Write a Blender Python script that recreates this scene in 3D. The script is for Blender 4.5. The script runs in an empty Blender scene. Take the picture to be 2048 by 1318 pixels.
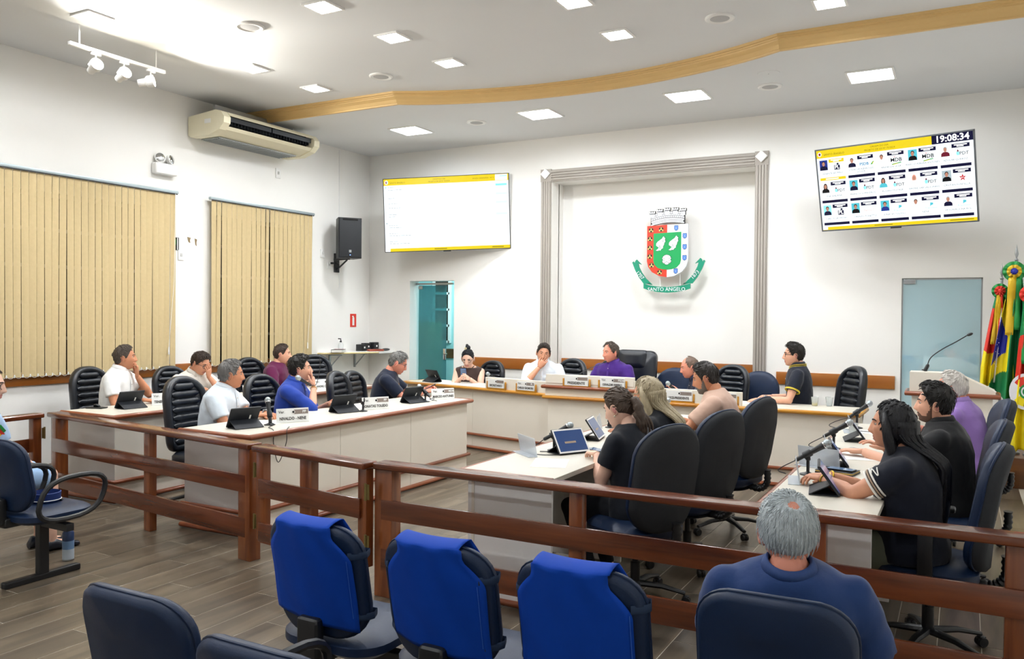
import bpy, bmesh, math, random
import numpy as np
from mathutils import Vector, Matrix, Quaternion
random.seed(7); np.random.seed(7)
S = bpy.context.scene
C = S.collection
PI = math.pi
R = math.radians

# ------------------------------------------------------------------ camera
cam = bpy.data.cameras.new('camera'); cam.sensor_fit = 'HORIZONTAL'; cam.sensor_width = 36.0
cam.lens = 36.0 * 1655.0 / 2048.0; cam.clip_start = 0.05; cam.clip_end = 100
co = bpy.data.objects.new('camera', cam); C.objects.link(co); S.camera = co
_yaw, _pitch, _roll = R(28.57), R(1.035), R(-0.487)
_f = Vector((-math.sin(_yaw)*math.cos(_pitch), math.cos(_yaw)*math.cos(_pitch), -math.sin(_pitch)))
_r = Vector((math.cos(_yaw), math.sin(_yaw), 0)); _d = _f.cross(_r)
_r2 = _r*math.cos(_roll) + _d*math.sin(_roll); _d2 = -_r*math.sin(_roll) + _d*math.cos(_roll)
mw = Matrix.Identity(4)
for i in range(3):
    mw[i][0] = _r2[i]; mw[i][1] = -_d2[i]; mw[i][2] = -_f[i]
mw.translation = Vector((0, 0, 1.66)); co.matrix_world = mw

# ------------------------------------------------------------------ world and exposure
w = bpy.data.worlds.new('world'); S.world = w; w.use_nodes = True
w.node_tree.nodes['Background'].inputs[0].default_value = (0.012, 0.014, 0.02, 1)   # night outside
w.node_tree.nodes['Background'].inputs[1].default_value = 1.0
S.view_settings.view_transform = 'Standard'; S.view_settings.look = 'None'
S.view_settings.gamma = 1.0; S.view_settings.use_curve_mapping = False
S.view_settings.exposure = 1.35
NEAR_W, FAR_W, SPOT_W = 7.0, 7.5, 4.0          # watts of one small, one large ceiling panel and one track spot
LAMP_COL = (0.972, 0.988, 1.0)
cy = S.cycles
cy.max_bounces = 5; cy.diffuse_bounces = 4; cy.glossy_bounces = 2; cy.transmission_bounces = 4; cy.transparent_max_bounces = 6; cy.caustics_reflective = False; cy.caustics_refractive = False; cy.sample_clamp_indirect = 4.0
cy.use_adaptive_sampling = True; cy.adaptive_threshold = 0.04

# ------------------------------------------------------------------ room sizes
XL, XR, YB, YF, ZF, ZN = -8.16, 0.95, 10.3, -4.6, 4.10, 4.22

# ------------------------------------------------------------------ helpers
def lin(h):
    h = h.lstrip('#'); o = []
    for i in (0, 2, 4):
        c = int(h[i:i+2], 16)/255.0
        o.append(c/12.92 if c <= 0.04045 else ((c+0.055)/1.055)**2.4)
    return (o[0], o[1], o[2], 1.0)

MATS = {}
def mat(name, hexc, rough=0.5, metal=0.0, var=0.06, scale=14.0, bump=0.0, bscale=60.0, spec=0.5, emit=0.0, ecol=None,
        alpha=1.0, trans=0.0, coat=0.0, stretch=None, rnd=0.0, sheen=0.0, sub=0.0):
    if name in MATS: return MATS[name]
    m = bpy.data.materials.new(name); m.use_nodes = True; nt = m.node_tree; N = nt.nodes; Lk = nt.links
    b = N['Principled BSDF']; col = lin(hexc)
    b.inputs['Roughness'].default_value = rough; b.inputs['Metallic'].default_value = metal
    b.inputs['Specular IOR Level'].default_value = spec
    if coat: b.inputs['Coat Weight'].default_value = coat; b.inputs['Coat Roughness'].default_value = 0.12
    if trans: b.inputs['Transmission Weight'].default_value = trans
    if sheen: b.inputs['Sheen Weight'].default_value = sheen
    if sub:
        b.inputs['Subsurface Weight'].default_value = sub; b.inputs['Subsurface Radius'].default_value = (0.012, 0.005, 0.003); b.inputs['Subsurface Scale'].default_value = 0.6
    tc = N.new('ShaderNodeTexCoord'); mp = N.new('ShaderNodeMapping')
    if stretch: mp.inputs['Scale'].default_value = stretch
    Lk.new(tc.outputs['Object'], mp.inputs['Vector'])
    nz = N.new('ShaderNodeTexNoise'); nz.inputs['Scale'].default_value = scale; nz.inputs['Detail'].default_value = 4
    Lk.new(mp.outputs['Vector'], nz.inputs['Vector'])
    mx = N.new('ShaderNodeMix'); mx.data_type = 'RGBA'
    mx.inputs[6].default_value = tuple(c*(1-var) for c in col[:3]) + (1,)
    mx.inputs[7].default_value = tuple(min(1, c*(1+var)) for c in col[:3]) + (1,)
    Lk.new(nz.outputs['Fac'], mx.inputs[0]); out = mx.outputs[2]
    if rnd:
        oi = N.new('ShaderNodeObjectInfo'); mr = N.new('ShaderNodeMapRange')
        mr.inputs[3].default_value = 1-rnd; mr.inputs[4].default_value = 1+rnd
        Lk.new(oi.outputs['Random'], mr.inputs[0]); vm = N.new('ShaderNodeVectorMath'); vm.operation = 'SCALE'
        Lk.new(out, vm.inputs[0]); Lk.new(mr.outputs[0], vm.inputs['Scale']); out = vm.outputs[0]
    Lk.new(out, b.inputs['Base Color'])
    if bump:
        n2 = N.new('ShaderNodeTexNoise'); n2.inputs['Scale'].default_value = bscale; n2.inputs['Detail'].default_value = 5
        Lk.new(mp.outputs['Vector'], n2.inputs['Vector'])
        bp = N.new('ShaderNodeBump'); bp.inputs['Strength'].default_value = bump; bp.inputs['Distance'].default_value = 0.01
        Lk.new(n2.outputs['Fac'], bp.inputs['Height']); Lk.new(bp.outputs['Normal'], b.inputs['Normal'])
    if emit:
        b.inputs['Emission Color'].default_value = lin(ecol or hexc); b.inputs['Emission Strength'].default_value = emit
    if alpha < 1: b.inputs['Alpha'].default_value = alpha
    MATS[name] = m
    return m

def wood(name, hexa, hexb, rough=0.3, axis=0, scale=3.0, coat=0.3, rnd=0.0):
    if name in MATS: return MATS[name]
    m = bpy.data.materials.new(name); m.use_nodes = True; nt = m.node_tree; N = nt.nodes; Lk = nt.links
    b = N['Principled BSDF']; b.inputs['Roughness'].default_value = rough; b.inputs['Coat Weight'].default_value = coat
    b.inputs['Coat Roughness'].default_value = 0.1
    tc = N.new('ShaderNodeTexCoord'); mp = N.new('ShaderNodeMapping')
    sc = [scale*9]*3; sc[axis] = scale*0.7; mp.inputs['Scale'].default_value = sc
    Lk.new(tc.outputs['Object'], mp.inputs['Vector'])
    if rnd:
        oi = N.new('ShaderNodeObjectInfo'); cb = N.new('ShaderNodeCombineXYZ'); mu = N.new('ShaderNodeMath'); mu.operation = 'MULTIPLY'; mu.inputs[1].default_value = 50
        Lk.new(oi.outputs['Random'], mu.inputs[0])
        for i in range(3): Lk.new(mu.outputs[0], cb.inputs[i])
        Lk.new(cb.outputs[0], mp.inputs['Location'])
    nz = N.new('ShaderNodeTexNoise'); nz.inputs['Scale'].default_value = 1.0; nz.inputs['Detail'].default_value = 7; nz.inputs['Distortion'].default_value = 0.6
    Lk.new(mp.outputs['Vector'], nz.inputs['Vector'])
    cr = N.new('ShaderNodeValToRGB'); cr.color_ramp.elements[0].position = 0.3; cr.color_ramp.elements[1].position = 0.72
    cr.color_ramp.elements[0].color = lin(hexa); cr.color_ramp.elements[1].color = lin(hexb)
    Lk.new(nz.outputs['Fac'], cr.inputs['Fac']); out = cr.outputs['Color']
    if rnd:
        mr = N.new('ShaderNodeMapRange'); mr.inputs[3].default_value = 1-rnd; mr.inputs[4].default_value = 1+rnd
        Lk.new(oi.outputs['Random'], mr.inputs[0]); vm = N.new('ShaderNodeVectorMath'); vm.operation = 'SCALE'
        Lk.new(out, vm.inputs[0]); Lk.new(mr.outputs[0], vm.inputs['Scale']); out = vm.outputs[0]
    Lk.new(out, b.inputs['Base Color'])
    bp = N.new('ShaderNodeBump'); bp.inputs['Strength'].default_value = 0.06; Lk.new(nz.outputs['Fac'], bp.inputs['Height']); Lk.new(bp.outputs['Normal'], b.inputs['Normal'])
    MATS[name] = m
    return m

def glassmat(name, hexc, alpha=0.35, rough=0.04):
    """thin sheet of tinted glass: part see-through, part mirror"""
    if name in MATS: return MATS[name]
    m = bpy.data.materials.new(name); m.use_nodes = True; nt = m.node_tree; N = nt.nodes; Lk = nt.links
    b = N['Principled BSDF']; b.inputs['Base Color'].default_value = lin(hexc); b.inputs['Roughness'].default_value = rough
    tr = N.new('ShaderNodeBsdfTransparent'); tr.inputs[0].default_value = lin(hexc)
    nz = N.new('ShaderNodeTexNoise'); nz.inputs['Scale'].default_value = 3; mr = N.new('ShaderNodeMapRange')
    mr.inputs[3].default_value = alpha*0.96; mr.inputs[4].default_value = min(1, alpha*1.04); Lk.new(nz.outputs['Fac'], mr.inputs[0])
    ms = N.new('ShaderNodeMixShader'); Lk.new(mr.outputs[0], ms.inputs[0]); Lk.new(tr.outputs[0], ms.inputs[1]); Lk.new(b.outputs[0], ms.inputs[2])
    Lk.new(ms.outputs[0], N['Material Output'].inputs[0])
    MATS[name] = m
    return m

# ---- mesh shapes added to a bmesh
ID = Matrix.Identity(4)
def T(x=0, y=0, z=0): return Matrix.Translation((x, y, z))
def RX(a): return Matrix.Rotation(R(a), 4, 'X')
def RY(a): return Matrix.Rotation(R(a), 4, 'Y')
def RZ(a): return Matrix.Rotation(R(a), 4, 'Z')

def _setmi(faces, mi):
    if mi:
        for f in faces: f.material_index = mi

def box(bm, c, s, b=0.0, M=None, mi=0, seg=2):
    t = bmesh.new(); bmesh.ops.create_cube(t, size=1.0)
    bmesh.ops.transform(t, matrix=Matrix.Diagonal((s[0], s[1], s[2], 1)), verts=t.verts)
    if b > 0:
        bmesh.ops.bevel(t, geom=list(t.edges), offset=min(b, 0.49*min(s)), segments=seg, affect='EDGES', profile=0.6)
    A = (M if M is not None else ID) @ T(*c)
    vm = {v: bm.verts.new(A @ v.co) for v in t.verts}
    for f in t.faces:
        nf = bm.faces.new([vm[v] for v in f.verts]); nf.material_index = mi
    t.free()

def ring_faces(bm, rings, caps=True, mi=0, closed=True):
    V = [[bm.verts.new(p) for p in r] for r in rings]; n = len(V[0])
    for a, b in zip(V[:-1], V[1:]):
        for i in range(n if closed else n-1):
            j = (i+1) % n
            f = bm.faces.new((a[i], a[j], b[j], b[i])); f.material_index = mi
    if caps and closed:
        f = bm.faces.new(list(reversed(V[0]))); f.material_index = mi
        f = bm.faces.new(V[-1]); f.material_index = mi
    return V

def tube(bm, pts, r, n=8, mi=0, M=None, flat=1.0, up=None, caps=True):
    """round (or flattened) tube along a path; r is one radius or one per point"""
    P = [Vector(p) for p in pts]; k = len(P)
    rr = r if isinstance(r, (list, tuple)) else [r]*k
    tang = []
    for i in range(k):
        a = P[max(0, i-1)]; b = P[min(k-1, i+1)]; d = (b-a)
        tang.append(d.normalized() if d.length > 1e-9 else Vector((0, 0, 1)))
    u = Vector(up) if up is not None else (Vector((0, 0, 1)) if abs(tang[0].z) < 0.9 else Vector((1, 0, 0)))
    rings = []
    for i in range(k):
        t = tang[i]; s = t.cross(u)
        if s.length < 1e-6: s = t.cross(Vector((0, 1, 0)))
        s.normalize(); u2 = s.cross(t).normalized()
        if up is None: u = u2
        ring = []
        for j in range(n):
            a = 2*PI*j/n
            p = P[i] + s*math.cos(a)*rr[i] + u2*math.sin(a)*rr[i]*flat
            ring.append(M @ p if M is not None else p)
        rings.append(ring)
    ring_faces(bm, rings, caps, mi)

def spline(pts, n=6):
    """Catmull-Rom through points"""
    P = [Vector(p) for p in pts]; out = []
    Q = [P[0]*2-P[1]] + P + [P[-1]*2-P[-2]]
    for i in range(1, len(Q)-2):
        p0, p1, p2, p3 = Q[i-1:i+3]
        for k in range(n):
            t = k/n
            out.append(0.5*((2*p1)+(-p0+p2)*t+(2*p0-5*p1+4*p2-p3)*t*t+(-p0+3*p1-3*p2+p3)*t**3))
    out.append(P[-1]); return out

def lathe(bm, prof, n=20, M=None, mi=0):
    A = M if M is not None else ID
    rings = [[A @ Vector((max(r, 1e-4)*math.cos(2*PI*j/n), max(r, 1e-4)*math.sin(2*PI*j/n), z)) for j in range(n)] for r, z in prof]
    ring_faces(bm, rings, True, mi)

def prism(bm, poly, z0, z1, M=None, mi=0):
    A = M if M is not None else ID
    a = [bm.verts.new(A @ Vector((p[0], p[1], z0))) for p in poly]
    b = [bm.verts.new(A @ Vector((p[0], p[1], z1))) for p in poly]
    n = len(poly)
    fs = [bm.faces.new(list(reversed(a))), bm.faces.new(b)]
    for i in range(n): fs.append(bm.faces.new((a[i], a[(i+1) % n], b[(i+1) % n], b[i])))
    for f in fs: f.material_index = mi

def ell(bm, c, r, seg=14, rings=10, M=None, mi=0):
    A = M if M is not None else ID
    c = Vector(c); rr = []
    for i in range(1, rings):
        la = -PI/2 + PI*i/rings
        rr.append([A @ (c + Vector((r[0]*math.cos(la)*math.cos(2*PI*j/seg), r[1]*math.cos(la)*math.sin(2*PI*j/seg), r[2]*math.sin(la)))) for j in range(seg)])
    V = ring_faces(bm, rr, False, mi)
    b = bm.verts.new(A @ (c - Vector((0, 0, r[2])))); t = bm.verts.new(A @ (c + Vector((0, 0, r[2]))))
    for j in range(seg):
        f = bm.faces.new((b, V[0][(j+1) % seg], V[0][j])); f.material_index = mi
        f = bm.faces.new((t, V[-1][j], V[-1][(j+1) % seg])); f.material_index = mi

def rrect(w, h, r, n=5, r2=None):
    """rounded rectangle outline, bottom radius r2"""
    if r2 is None: r2 = r
    o = []
    for cx, cy, a0, q in ((w/2-r, h/2-r, 0, r), (-w/2+r, h/2-r, 90, r), (-w/2+r2, -h/2+r2, 180, r2), (w/2-r2, -h/2+r2, 270, r2)):
        for i in range(n+1):
            a = R(a0 + 90*i/n); o.append((cx+q*math.cos(a), cy+q*math.sin(a)))
    return o

def inset(poly, d):
    n = len(poly); o = []
    for i in range(n):
        a = Vector(poly[i-1]); b = Vector(poly[i]); c = Vector(poly[(i+1) % n])
        e = (c-a)
        if e.length < 1e-9: o.append(poly[i]); continue
        e.normalize(); nrm = Vector((-e.y, e.x)); o.append((b.x+nrm.x*d, b.y+nrm.y*d))
    return o

def slab(bm, outline, prof, M=None, fn=None, mi=0):
    """cushion: outline (ccw, in local x,z) swept through profile [(inset, y)], fn(x,z)->extra y"""
    A = M if M is not None else ID; rings = []
    for d, y in prof:
        o = inset(outline, d) if d else outline
        rings.append([A @ Vector((x, y + (fn(x, z) if fn else 0), z)) for x, z in o])
    V = ring_faces(bm, rings, False, mi)
    for ring, rev in ((V[0], False), (V[-1], True)):
        cx = sum((v.co for v in ring), Vector())/len(ring)
        # two inner rings so that the cap can follow the curve of fn
        prev = ring
        for k in (0.55, ):
            cur = [bm.verts.new(v.co.lerp(cx, k)) for v in ring]
            for i in range(len(ring)):
                j = (i+1) % len(ring); q = (prev[i], cur[i], cur[j], prev[j])
                f = bm.faces.new(q if rev is False else tuple(reversed(q))); f.material_index = mi
            prev = cur
        f = bm.faces.new(prev if rev else list(reversed(prev))); f.material_index = mi

def obj(name, bm, m, parent=None, smooth=False, ang=35, M=None):
    me = bpy.data.meshes.new(name); bmesh.ops.recalc_face_normals(bm, faces=bm.faces); bm.to_mesh(me); bm.free()
    for q in (m if isinstance(m, (list, tuple)) else [m]): me.materials.append(q)
    if smooth: shade(me, ang)
    o = bpy.data.objects.new(name, me); C.objects.link(o)
    if parent is not None: o.parent = parent
    if M is not None: o.matrix_basis = M
    return o

def shade(me, ang=35):
    me.polygons.foreach_set('use_smooth', [True]*len(me.polygons))
    if ang < 180:
        try: me.set_sharp_from_angle(angle=R(ang))
        except Exception: pass

def tag(o, label, cat, group=None):
    o['label'] = label; o['category'] = cat
    if group: o['group'] = group
    return o
def thing(name, label, cat, loc=(0, 0, 0), rz=0.0, group=None, M=None):
    o = bpy.data.objects.new(name, None); C.objects.link(o); o.empty_display_size = 0.1
    if M is not None: o.matrix_basis = M
    else: o.location = loc; o.rotation_euler = (0, 0, R(rz))
    return tag(o, label, cat, group)
def struct(o): o['kind'] = 'structure'; return o
def B(): return bmesh.new()
def bobj(name, c, s, b, m, parent=None, M=None, smooth=True):
    bm = B(); box(bm, c, s, b, M); return obj(name, bm, m, parent, smooth)
def dup(root, loc=None, rz=None, label=None, group=None, M=None):
    r = root.copy(); C.objects.link(r)
    if M is not None: r.matrix_basis = M
    elif loc is not None:
        r.location = loc; r.rotation_euler = (0, 0, R(rz or 0))
    if label: r['label'] = label
    if group: r['group'] = group
    for ch in list(root.children):
        c = ch.copy(); C.objects.link(c); c.parent = r
        for g in list(ch.children):
            d = g.copy(); C.objects.link(d); d.parent = c
    return r

_fonts = {}
def text(s, size, m, parent, M, align='CENTER', name='lettering', ext=0.0004, bold=0.0, sx=1.0):
    cu = bpy.data.curves.new('txt', 'FONT'); cu.body = s; cu.size = size; cu.align_x = align; cu.align_y = 'CENTER'
    cu.extrude = ext; cu.offset = bold; cu.resolution_u = 2
    t = bpy.data.objects.new('txt', cu); me = bpy.data.meshes.new_from_object(t)
    bpy.data.objects.remove(t); bpy.data.curves.remove(cu)
    me.name = name; me.materials.clear(); me.materials.append(m)
    o = bpy.data.objects.new(name, me); C.objects.link(o); o.parent = parent
    o.matrix_basis = M @ Matrix.Diagonal((sx, 1, 1, 1)); return o
UP = Matrix(((1, 0, 0, 0), (0, 0, -1, 0), (0, 1, 0, 0), (0, 0, 0, 1)))     # text standing up, facing -y

# ------------------------------------------------------------------ materials
M_wall = mat('wall_paint', 'f8f7f3', 0.75, var=0.015, scale=3, bump=0.03, bscale=180)
M_ceil = mat('ceiling_paint', 'e6e8ea', 0.8, var=0.012, scale=2)
M_gold = mat('cornice_paint', 'dcb97c', 0.5, var=0.05, scale=5)
M_grout = mat('grout', 'bdb5a6', 0.9)
M_tile = wood('floor_tile', '4a4136', '776a58', rough=0.36, axis=1, scale=1.1, coat=0.12, rnd=0.10)
M_rail = wood('railing_wood', '48200f', '7c3e1d', rough=0.26, axis=0, scale=1.6, coat=0.5)
M_railv = wood('railing_wood_upright', '5c2b12', '905027', rough=0.26, axis=2, scale=1.6, coat=0.5)
M_oak = wood('rail_oak', '94541c', 'ad6a28', rough=0.35, axis=0, scale=1.0, coat=0.3)
M_oaky = wood('rail_oak_y', '94541c', 'ad6a28', rough=0.35, axis=1, scale=1.0, coat=0.3)
M_trimr = wood('desk_trim_red', '7c3d22', '99532f', rough=0.3, axis=0, scale=1.0, coat=0.4)
M_trimg = wood('desk_trim_gold', 'b9771c', 'd29a35', rough=0.3, axis=0, scale=1.0, coat=0.4)
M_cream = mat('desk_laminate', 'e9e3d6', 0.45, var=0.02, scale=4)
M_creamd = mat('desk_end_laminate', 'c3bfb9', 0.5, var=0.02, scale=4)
M_top = mat('desk_top', 'd6d1c4', 0.38, var=0.015, scale=6)
M_white = mat('white_plastic', 'f3f3f1', 0.4, var=0.01)
M_greyf = mat('niche_frame_paint', 'a8a199', 0.55, var=0.03, scale=6)
M_black = mat('black_plastic', '14161a', 0.42, var=0.1)
M_blackg = mat('black_gloss', '0b0d11', 0.18, var=0.1)
M_metal = mat('grey_metal', 'a9adb0', 0.35, metal=0.85, var=0.04)
M_chrome = mat('chrome', 'd4d7da', 0.15, metal=1.0, var=0.02)
M_brass = mat('hinge_brass', '8f8050', 0.35, metal=0.8)
M_leather = mat('black_leather', '101722', 0.34, var=0.15, bump=0.10, bscale=220, spec=0.6)
M_fabric = mat('charcoal_fabric', '23262b', 0.85, var=0.14, scale=60, bump=0.2, bscale=400)
M_vinyl = mat('navy_vinyl', '0a2140', 0.46, var=0.10, bump=0.06, bscale=260, spec=0.4)
M_cover = mat('blue_cover', '053fa6', 0.7, var=0.08, scale=8, bump=0.12, bscale=14, spec=0.2)
M_paper = mat('paper', 'f6f6f2', 0.7, var=0.015)
M_ink = mat('black_ink', '1c1c1e', 0.6)
# ================================================================== THE ROOM
def floor():
    bm = B(); box(bm, ((XL+XR)/2, (YB+YF)/2+0.8, -0.0515), (XR-XL+0.4, YB-YF+2.6, 0.10))
    fl = struct(obj('floor', bm, M_grout))
    pw, pl, g = 0.198, 1.2, 0.004
    me_bm = B(); box(me_bm, (0, 0, -0.0035), (pw-g, pl-g, 0.007), 0.001, seg=1)
    proto = obj('floor_tile', me_bm, M_tile, fl)
    cells = []
    nx = int((XR-XL)/pw)+1
    for i in range(-1, nx+1):
        x = 0.11 + pw/2 - pw*i
        if x-pw/2 < XL or x+pw/2 > XR+0.02: continue
        off = (i*0.37 % 1.0)*pl
        y = -1.2 - off
        while y < YB-0.2:
            yc = y + pl/2; y += pl
            if yc + pl/2 > YB+0.01: continue
            dx, dy = x, yc
            dep = (-0.478)*dx + 0.878*dy; rgt = 0.878*dx + 0.478*dy
            vis = dep > 1.6 and abs(rgt) < dep*0.66 + 0.6
            cells.append((0 if vis else 1, dep if vis else 50+abs(dep), x, yc))
    cells.sort()
    first = True; rest = B()
    for k, (a, b_, x, y) in enumerate(cells):
        if k < 300:
            o = proto if first else proto.copy()
            if not first: C.objects.link(o); o.parent = fl
            o.location = (x, y, 0); first = False
        else: box(rest, (x, y, -0.0035), (pw-g, pl-g, 0.007))
    st = obj('floor_tiles', rest, M_tile, fl); st['kind'] = 'stuff'
floor()

def ceiling():
    # cornice line: straight, one shallow bow in the middle, straight
    cx, hw, y0, bow = -3.66, 2.15, 7.86, 0.52
    line = [(XL, y0), (cx-hw, y0)]
    for i in range(1, 24):
        u = -1 + 2*i/24; line.append((cx + u*hw, y0 + bow*(1-u*u)**0.9))
    line += [(cx+hw, y0), (XR, y0)]
    bm = B(); prism(bm, [(XL-0.2, YF), (XR+0.2, YF)] + [(XR+0.2, y0)] + [p for p in reversed(line)] + [(XL-0.2, y0)], ZN, ZN+0.1)
    prism(bm, [(XL-0.2, y0)] + line + [(XR+0.2, y0), (XR+0.2, YB+2.5), (XL-0.2, YB+2.5)], ZF, ZN+0.12)
    ce = struct(obj('ceiling', bm, M_ceil))
    prof = [(0.0, ZF-0.012), (-0.03, ZF-0.012), (-0.032, ZF+0.004), (-0.036, ZF+0.006), (-0.052, ZF+0.04), (-0.085, ZF+0.068), (-0.088, ZF+0.080), (-0.10, ZF+0.083), (-0.103, ZF+0.094),
            (-0.122, ZF+0.097), (-0.124, ZN), (0.0, ZN)]
    bm = B(); rings = []
    n = len(line)
    for i, p in enumerate(line):
        a = Vector(line[max(0, i-1)]); b = Vector(line[min(n-1, i+1)]); t = (b-a).normalized(); nr = Vector((-t.y, t.x))
        rings.append([Vector((p[0]+nr.x*d, p[1]+nr.y*d, z)) for d, z in prof])
    ring_faces(bm, rings, True)
    struct(obj('trim_1', bm, M_gold, None))
ceiling()

def bricks(bm, x0, x1, z0, z1, holes, mk):
    """wall rectangle with rectangular holes cut out, built of blocks; holes = (a0,a1,b0,b1)"""
    xs = sorted(set([x0, x1] + [h[0] for h in holes] + [h[1] for h in holes]))
    for a, b in zip(xs[:-1], xs[1:]):
        m = (a+b)/2; cuts = sorted([(h[2], h[3]) for h in holes if h[0] <= m <= h[1]]); z = z0
        for c0, c1 in cuts:
            if c0 > z+1e-6: mk(a, b, z, c0)
            z = c1
        if z < z1-1e-6: mk(a, b, z, z1)

def walls():
    # left wall with two windows
    bm = B()
    mk = lambda a, b, z0, z1: box(bm, (XL-0.1, (a+b)/2, (z0+z1)/2), (0.2, b-a, z1-z0))
    wins = [(3.2, 6.42, 1.0, 2.86), (7.24, 8.74, 1.0, 2.86)]
    bricks(bm, YF, YB+0.2, 0, ZN+0.05, wins, mk)
    wl = struct(obj('wall_left', bm, M_wall))
    Mf = mat('window_frame_paint', '6b6660', 0.5); Mg = mat('night_glass', '05070a', 0.06, var=0.02)
    for k, (a, b, z0, z1) in enumerate(wins):
        root = thing('window_%d' % (k+1), 'dark window behind the vertical blind', 'window'); del root['label']; del root['category']; root['kind'] = 'structure'
        root.location = (XL-0.1, 0, 0)
        bm = B()
        for y in (a+0.02, b-0.02): box(bm, (0, y, (z0+z1)/2), (0.06, 0.04, z1-z0))
        for z in (z0+0.02, z1-0.02): box(bm, (0, (a+b)/2, z), (0.06, b-a, 0.04))
        nb = 5
        for i in range(1, nb): box(bm, (0, (a+b)/2, z0+(z1-z0)*i/nb), (0.05, b-a-0.08, 0.035))
        obj('window_frame', bm, Mf, root)
        for i in range(nb):
            bm = B(); zc0 = z0+(z1-z0)*i/nb; box(bm, (-0.01, (a+b)/2, zc0+(z1-z0)/nb/2), (0.006, b-a-0.08, (z1-z0)/nb-0.036)); obj('pane', bm, Mg, root)
    # back wall with the niche and two doors
    bm = B()
    mk = lambda a, b, z0, z1: box(bm, ((a+b)/2, YB+0.12, (z0+z1)/2), (b-a, 0.24, z1-z0))
    bricks(bm, XL-0.2, XR+0.2, 0, ZN+0.05, [(-7.38, -6.585, 0, 2.155), (-5.0, -2.25, 0, 3.49), (-0.61, 0.185, 0, 2.105)], mk)
    box(bm, (-3.625, YB+0.42, 1.75), (2.75+0.2, 0.1, 3.6))                      # back of the niche
    for x in (-5.0-0.05, -2.25+0.05): box(bm, (x, YB+0.30, 1.75), (0.1, 0.16, 3.6))
    box(bm, (-3.625, YB+0.30, 3.54), (2.95, 0.16, 0.1))
    struct(obj('wall_back', bm, M_wall))
    bm = B(); box(bm, (XR+0.1, (YF+YB)/2, ZN/2), (0.2, YB-YF+0.4, ZN+0.1)); struct(obj('wall_right', bm, M_wall))
    bm = B(); box(bm, ((XL+XR)/2, YF-0.1, ZN/2), (XR-XL+0.4, 0.2, ZN+0.1)); struct(obj('wall_rear', bm, M_wall))
    # wooden chair rails
    def rail(name, bmf, m): struct(obj(name, bmf, m, None, True))
    bm = B(); box(bm, (XL+0.0125, 3.4, 0.978), (0.025, 12.0-1.2, 0.13), 0.006); rail('trim_2', bm, M_oaky)
    bm = B(); box(bm, ((-6.36-5.16)/2, YB-0.0125, 0.965), (1.2, 0.025, 0.15), 0.006); rail('trim_3', bm, M_oak)
    bm = B(); box(bm, (-3.625, YB+0.3575, 0.975), (2.74, 0.025, 0.15), 0.006); rail('trim_4', bm, M_oak)
    bm = B(); box(bm, ((-1.966-0.664)/2, YB-0.0125, 0.925), (1.302, 0.025, 0.15), 0.006); rail('trim_5', bm, M_oak)
    # low grey baseboard on the left and back wall
    Mb = mat('baseboard_tile', '6f665b', 0.4)
    bm = B(); box(bm, (XL+0.006, (YF+YB)/2, 0.05), (0.012, YB-YF, 0.10)); struct(obj('baseboard_left', bm, Mb))
    bm = B(); box(bm, ((-6.58-5.16)/2, YB-0.006, 0.05), (1.42, 0.012, 0.10)); box(bm, ((-2.07-0.61)/2, YB-0.006, 0.05), (1.46, 0.012, 0.10)); struct(obj('baseboard_back', bm, Mb))
    # fluted frame round the niche
    bm = B()
    def flute(p0, p1, w0):   # board with three raised bands
        (x0, z0), (x1, z1) = p0, p1
        if abs(x1-x0) < 1e-6:
            box(bm, (x0, YB-0.012, (z0+z1)/2), (w0, 0.024, abs(z1-z0)))
            for d in (-0.052, -0.017, 0.017, 0.052): box(bm, (x0+d, YB-0.028, (z0+z1)/2), (0.027, 0.016, abs(z1-z0)), 0.006)
        else:
            box(bm, ((x0+x1)/2, YB-0.012, z0), (abs(x1-x0), 0.024, w0))
            for d in (-0.052, -0.017, 0.017, 0.052): box(bm, ((x0+x1)/2, YB-0.028, z0+d), (abs(x1-x0), 0.016, 0.027), 0.006)
    flute((-5.08, 0), (-5.08, 3.50), 0.15); flute((-2.17, 0), (-2.17, 3.50), 0.15); flute((-5.0, 3.575), (-2.25, 3.575), 0.16)
    for x in (-5.08, -2.17): box(bm, (x, YB-0.016, 3.58), (0.16, 0.032, 0.17))
    fr = struct(obj('trim_6', bm, M_greyf, None, True))
    for x in (-5.08, -2.17):
        bm = B(); box(bm, (0, 0, 0), (0.105, 0.03, 0.105), 0.004, M=T(x, YB-0.045, 3.60) @ RY(45)); obj('diamond_tile', bm, M_white, fr)
walls()

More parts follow.
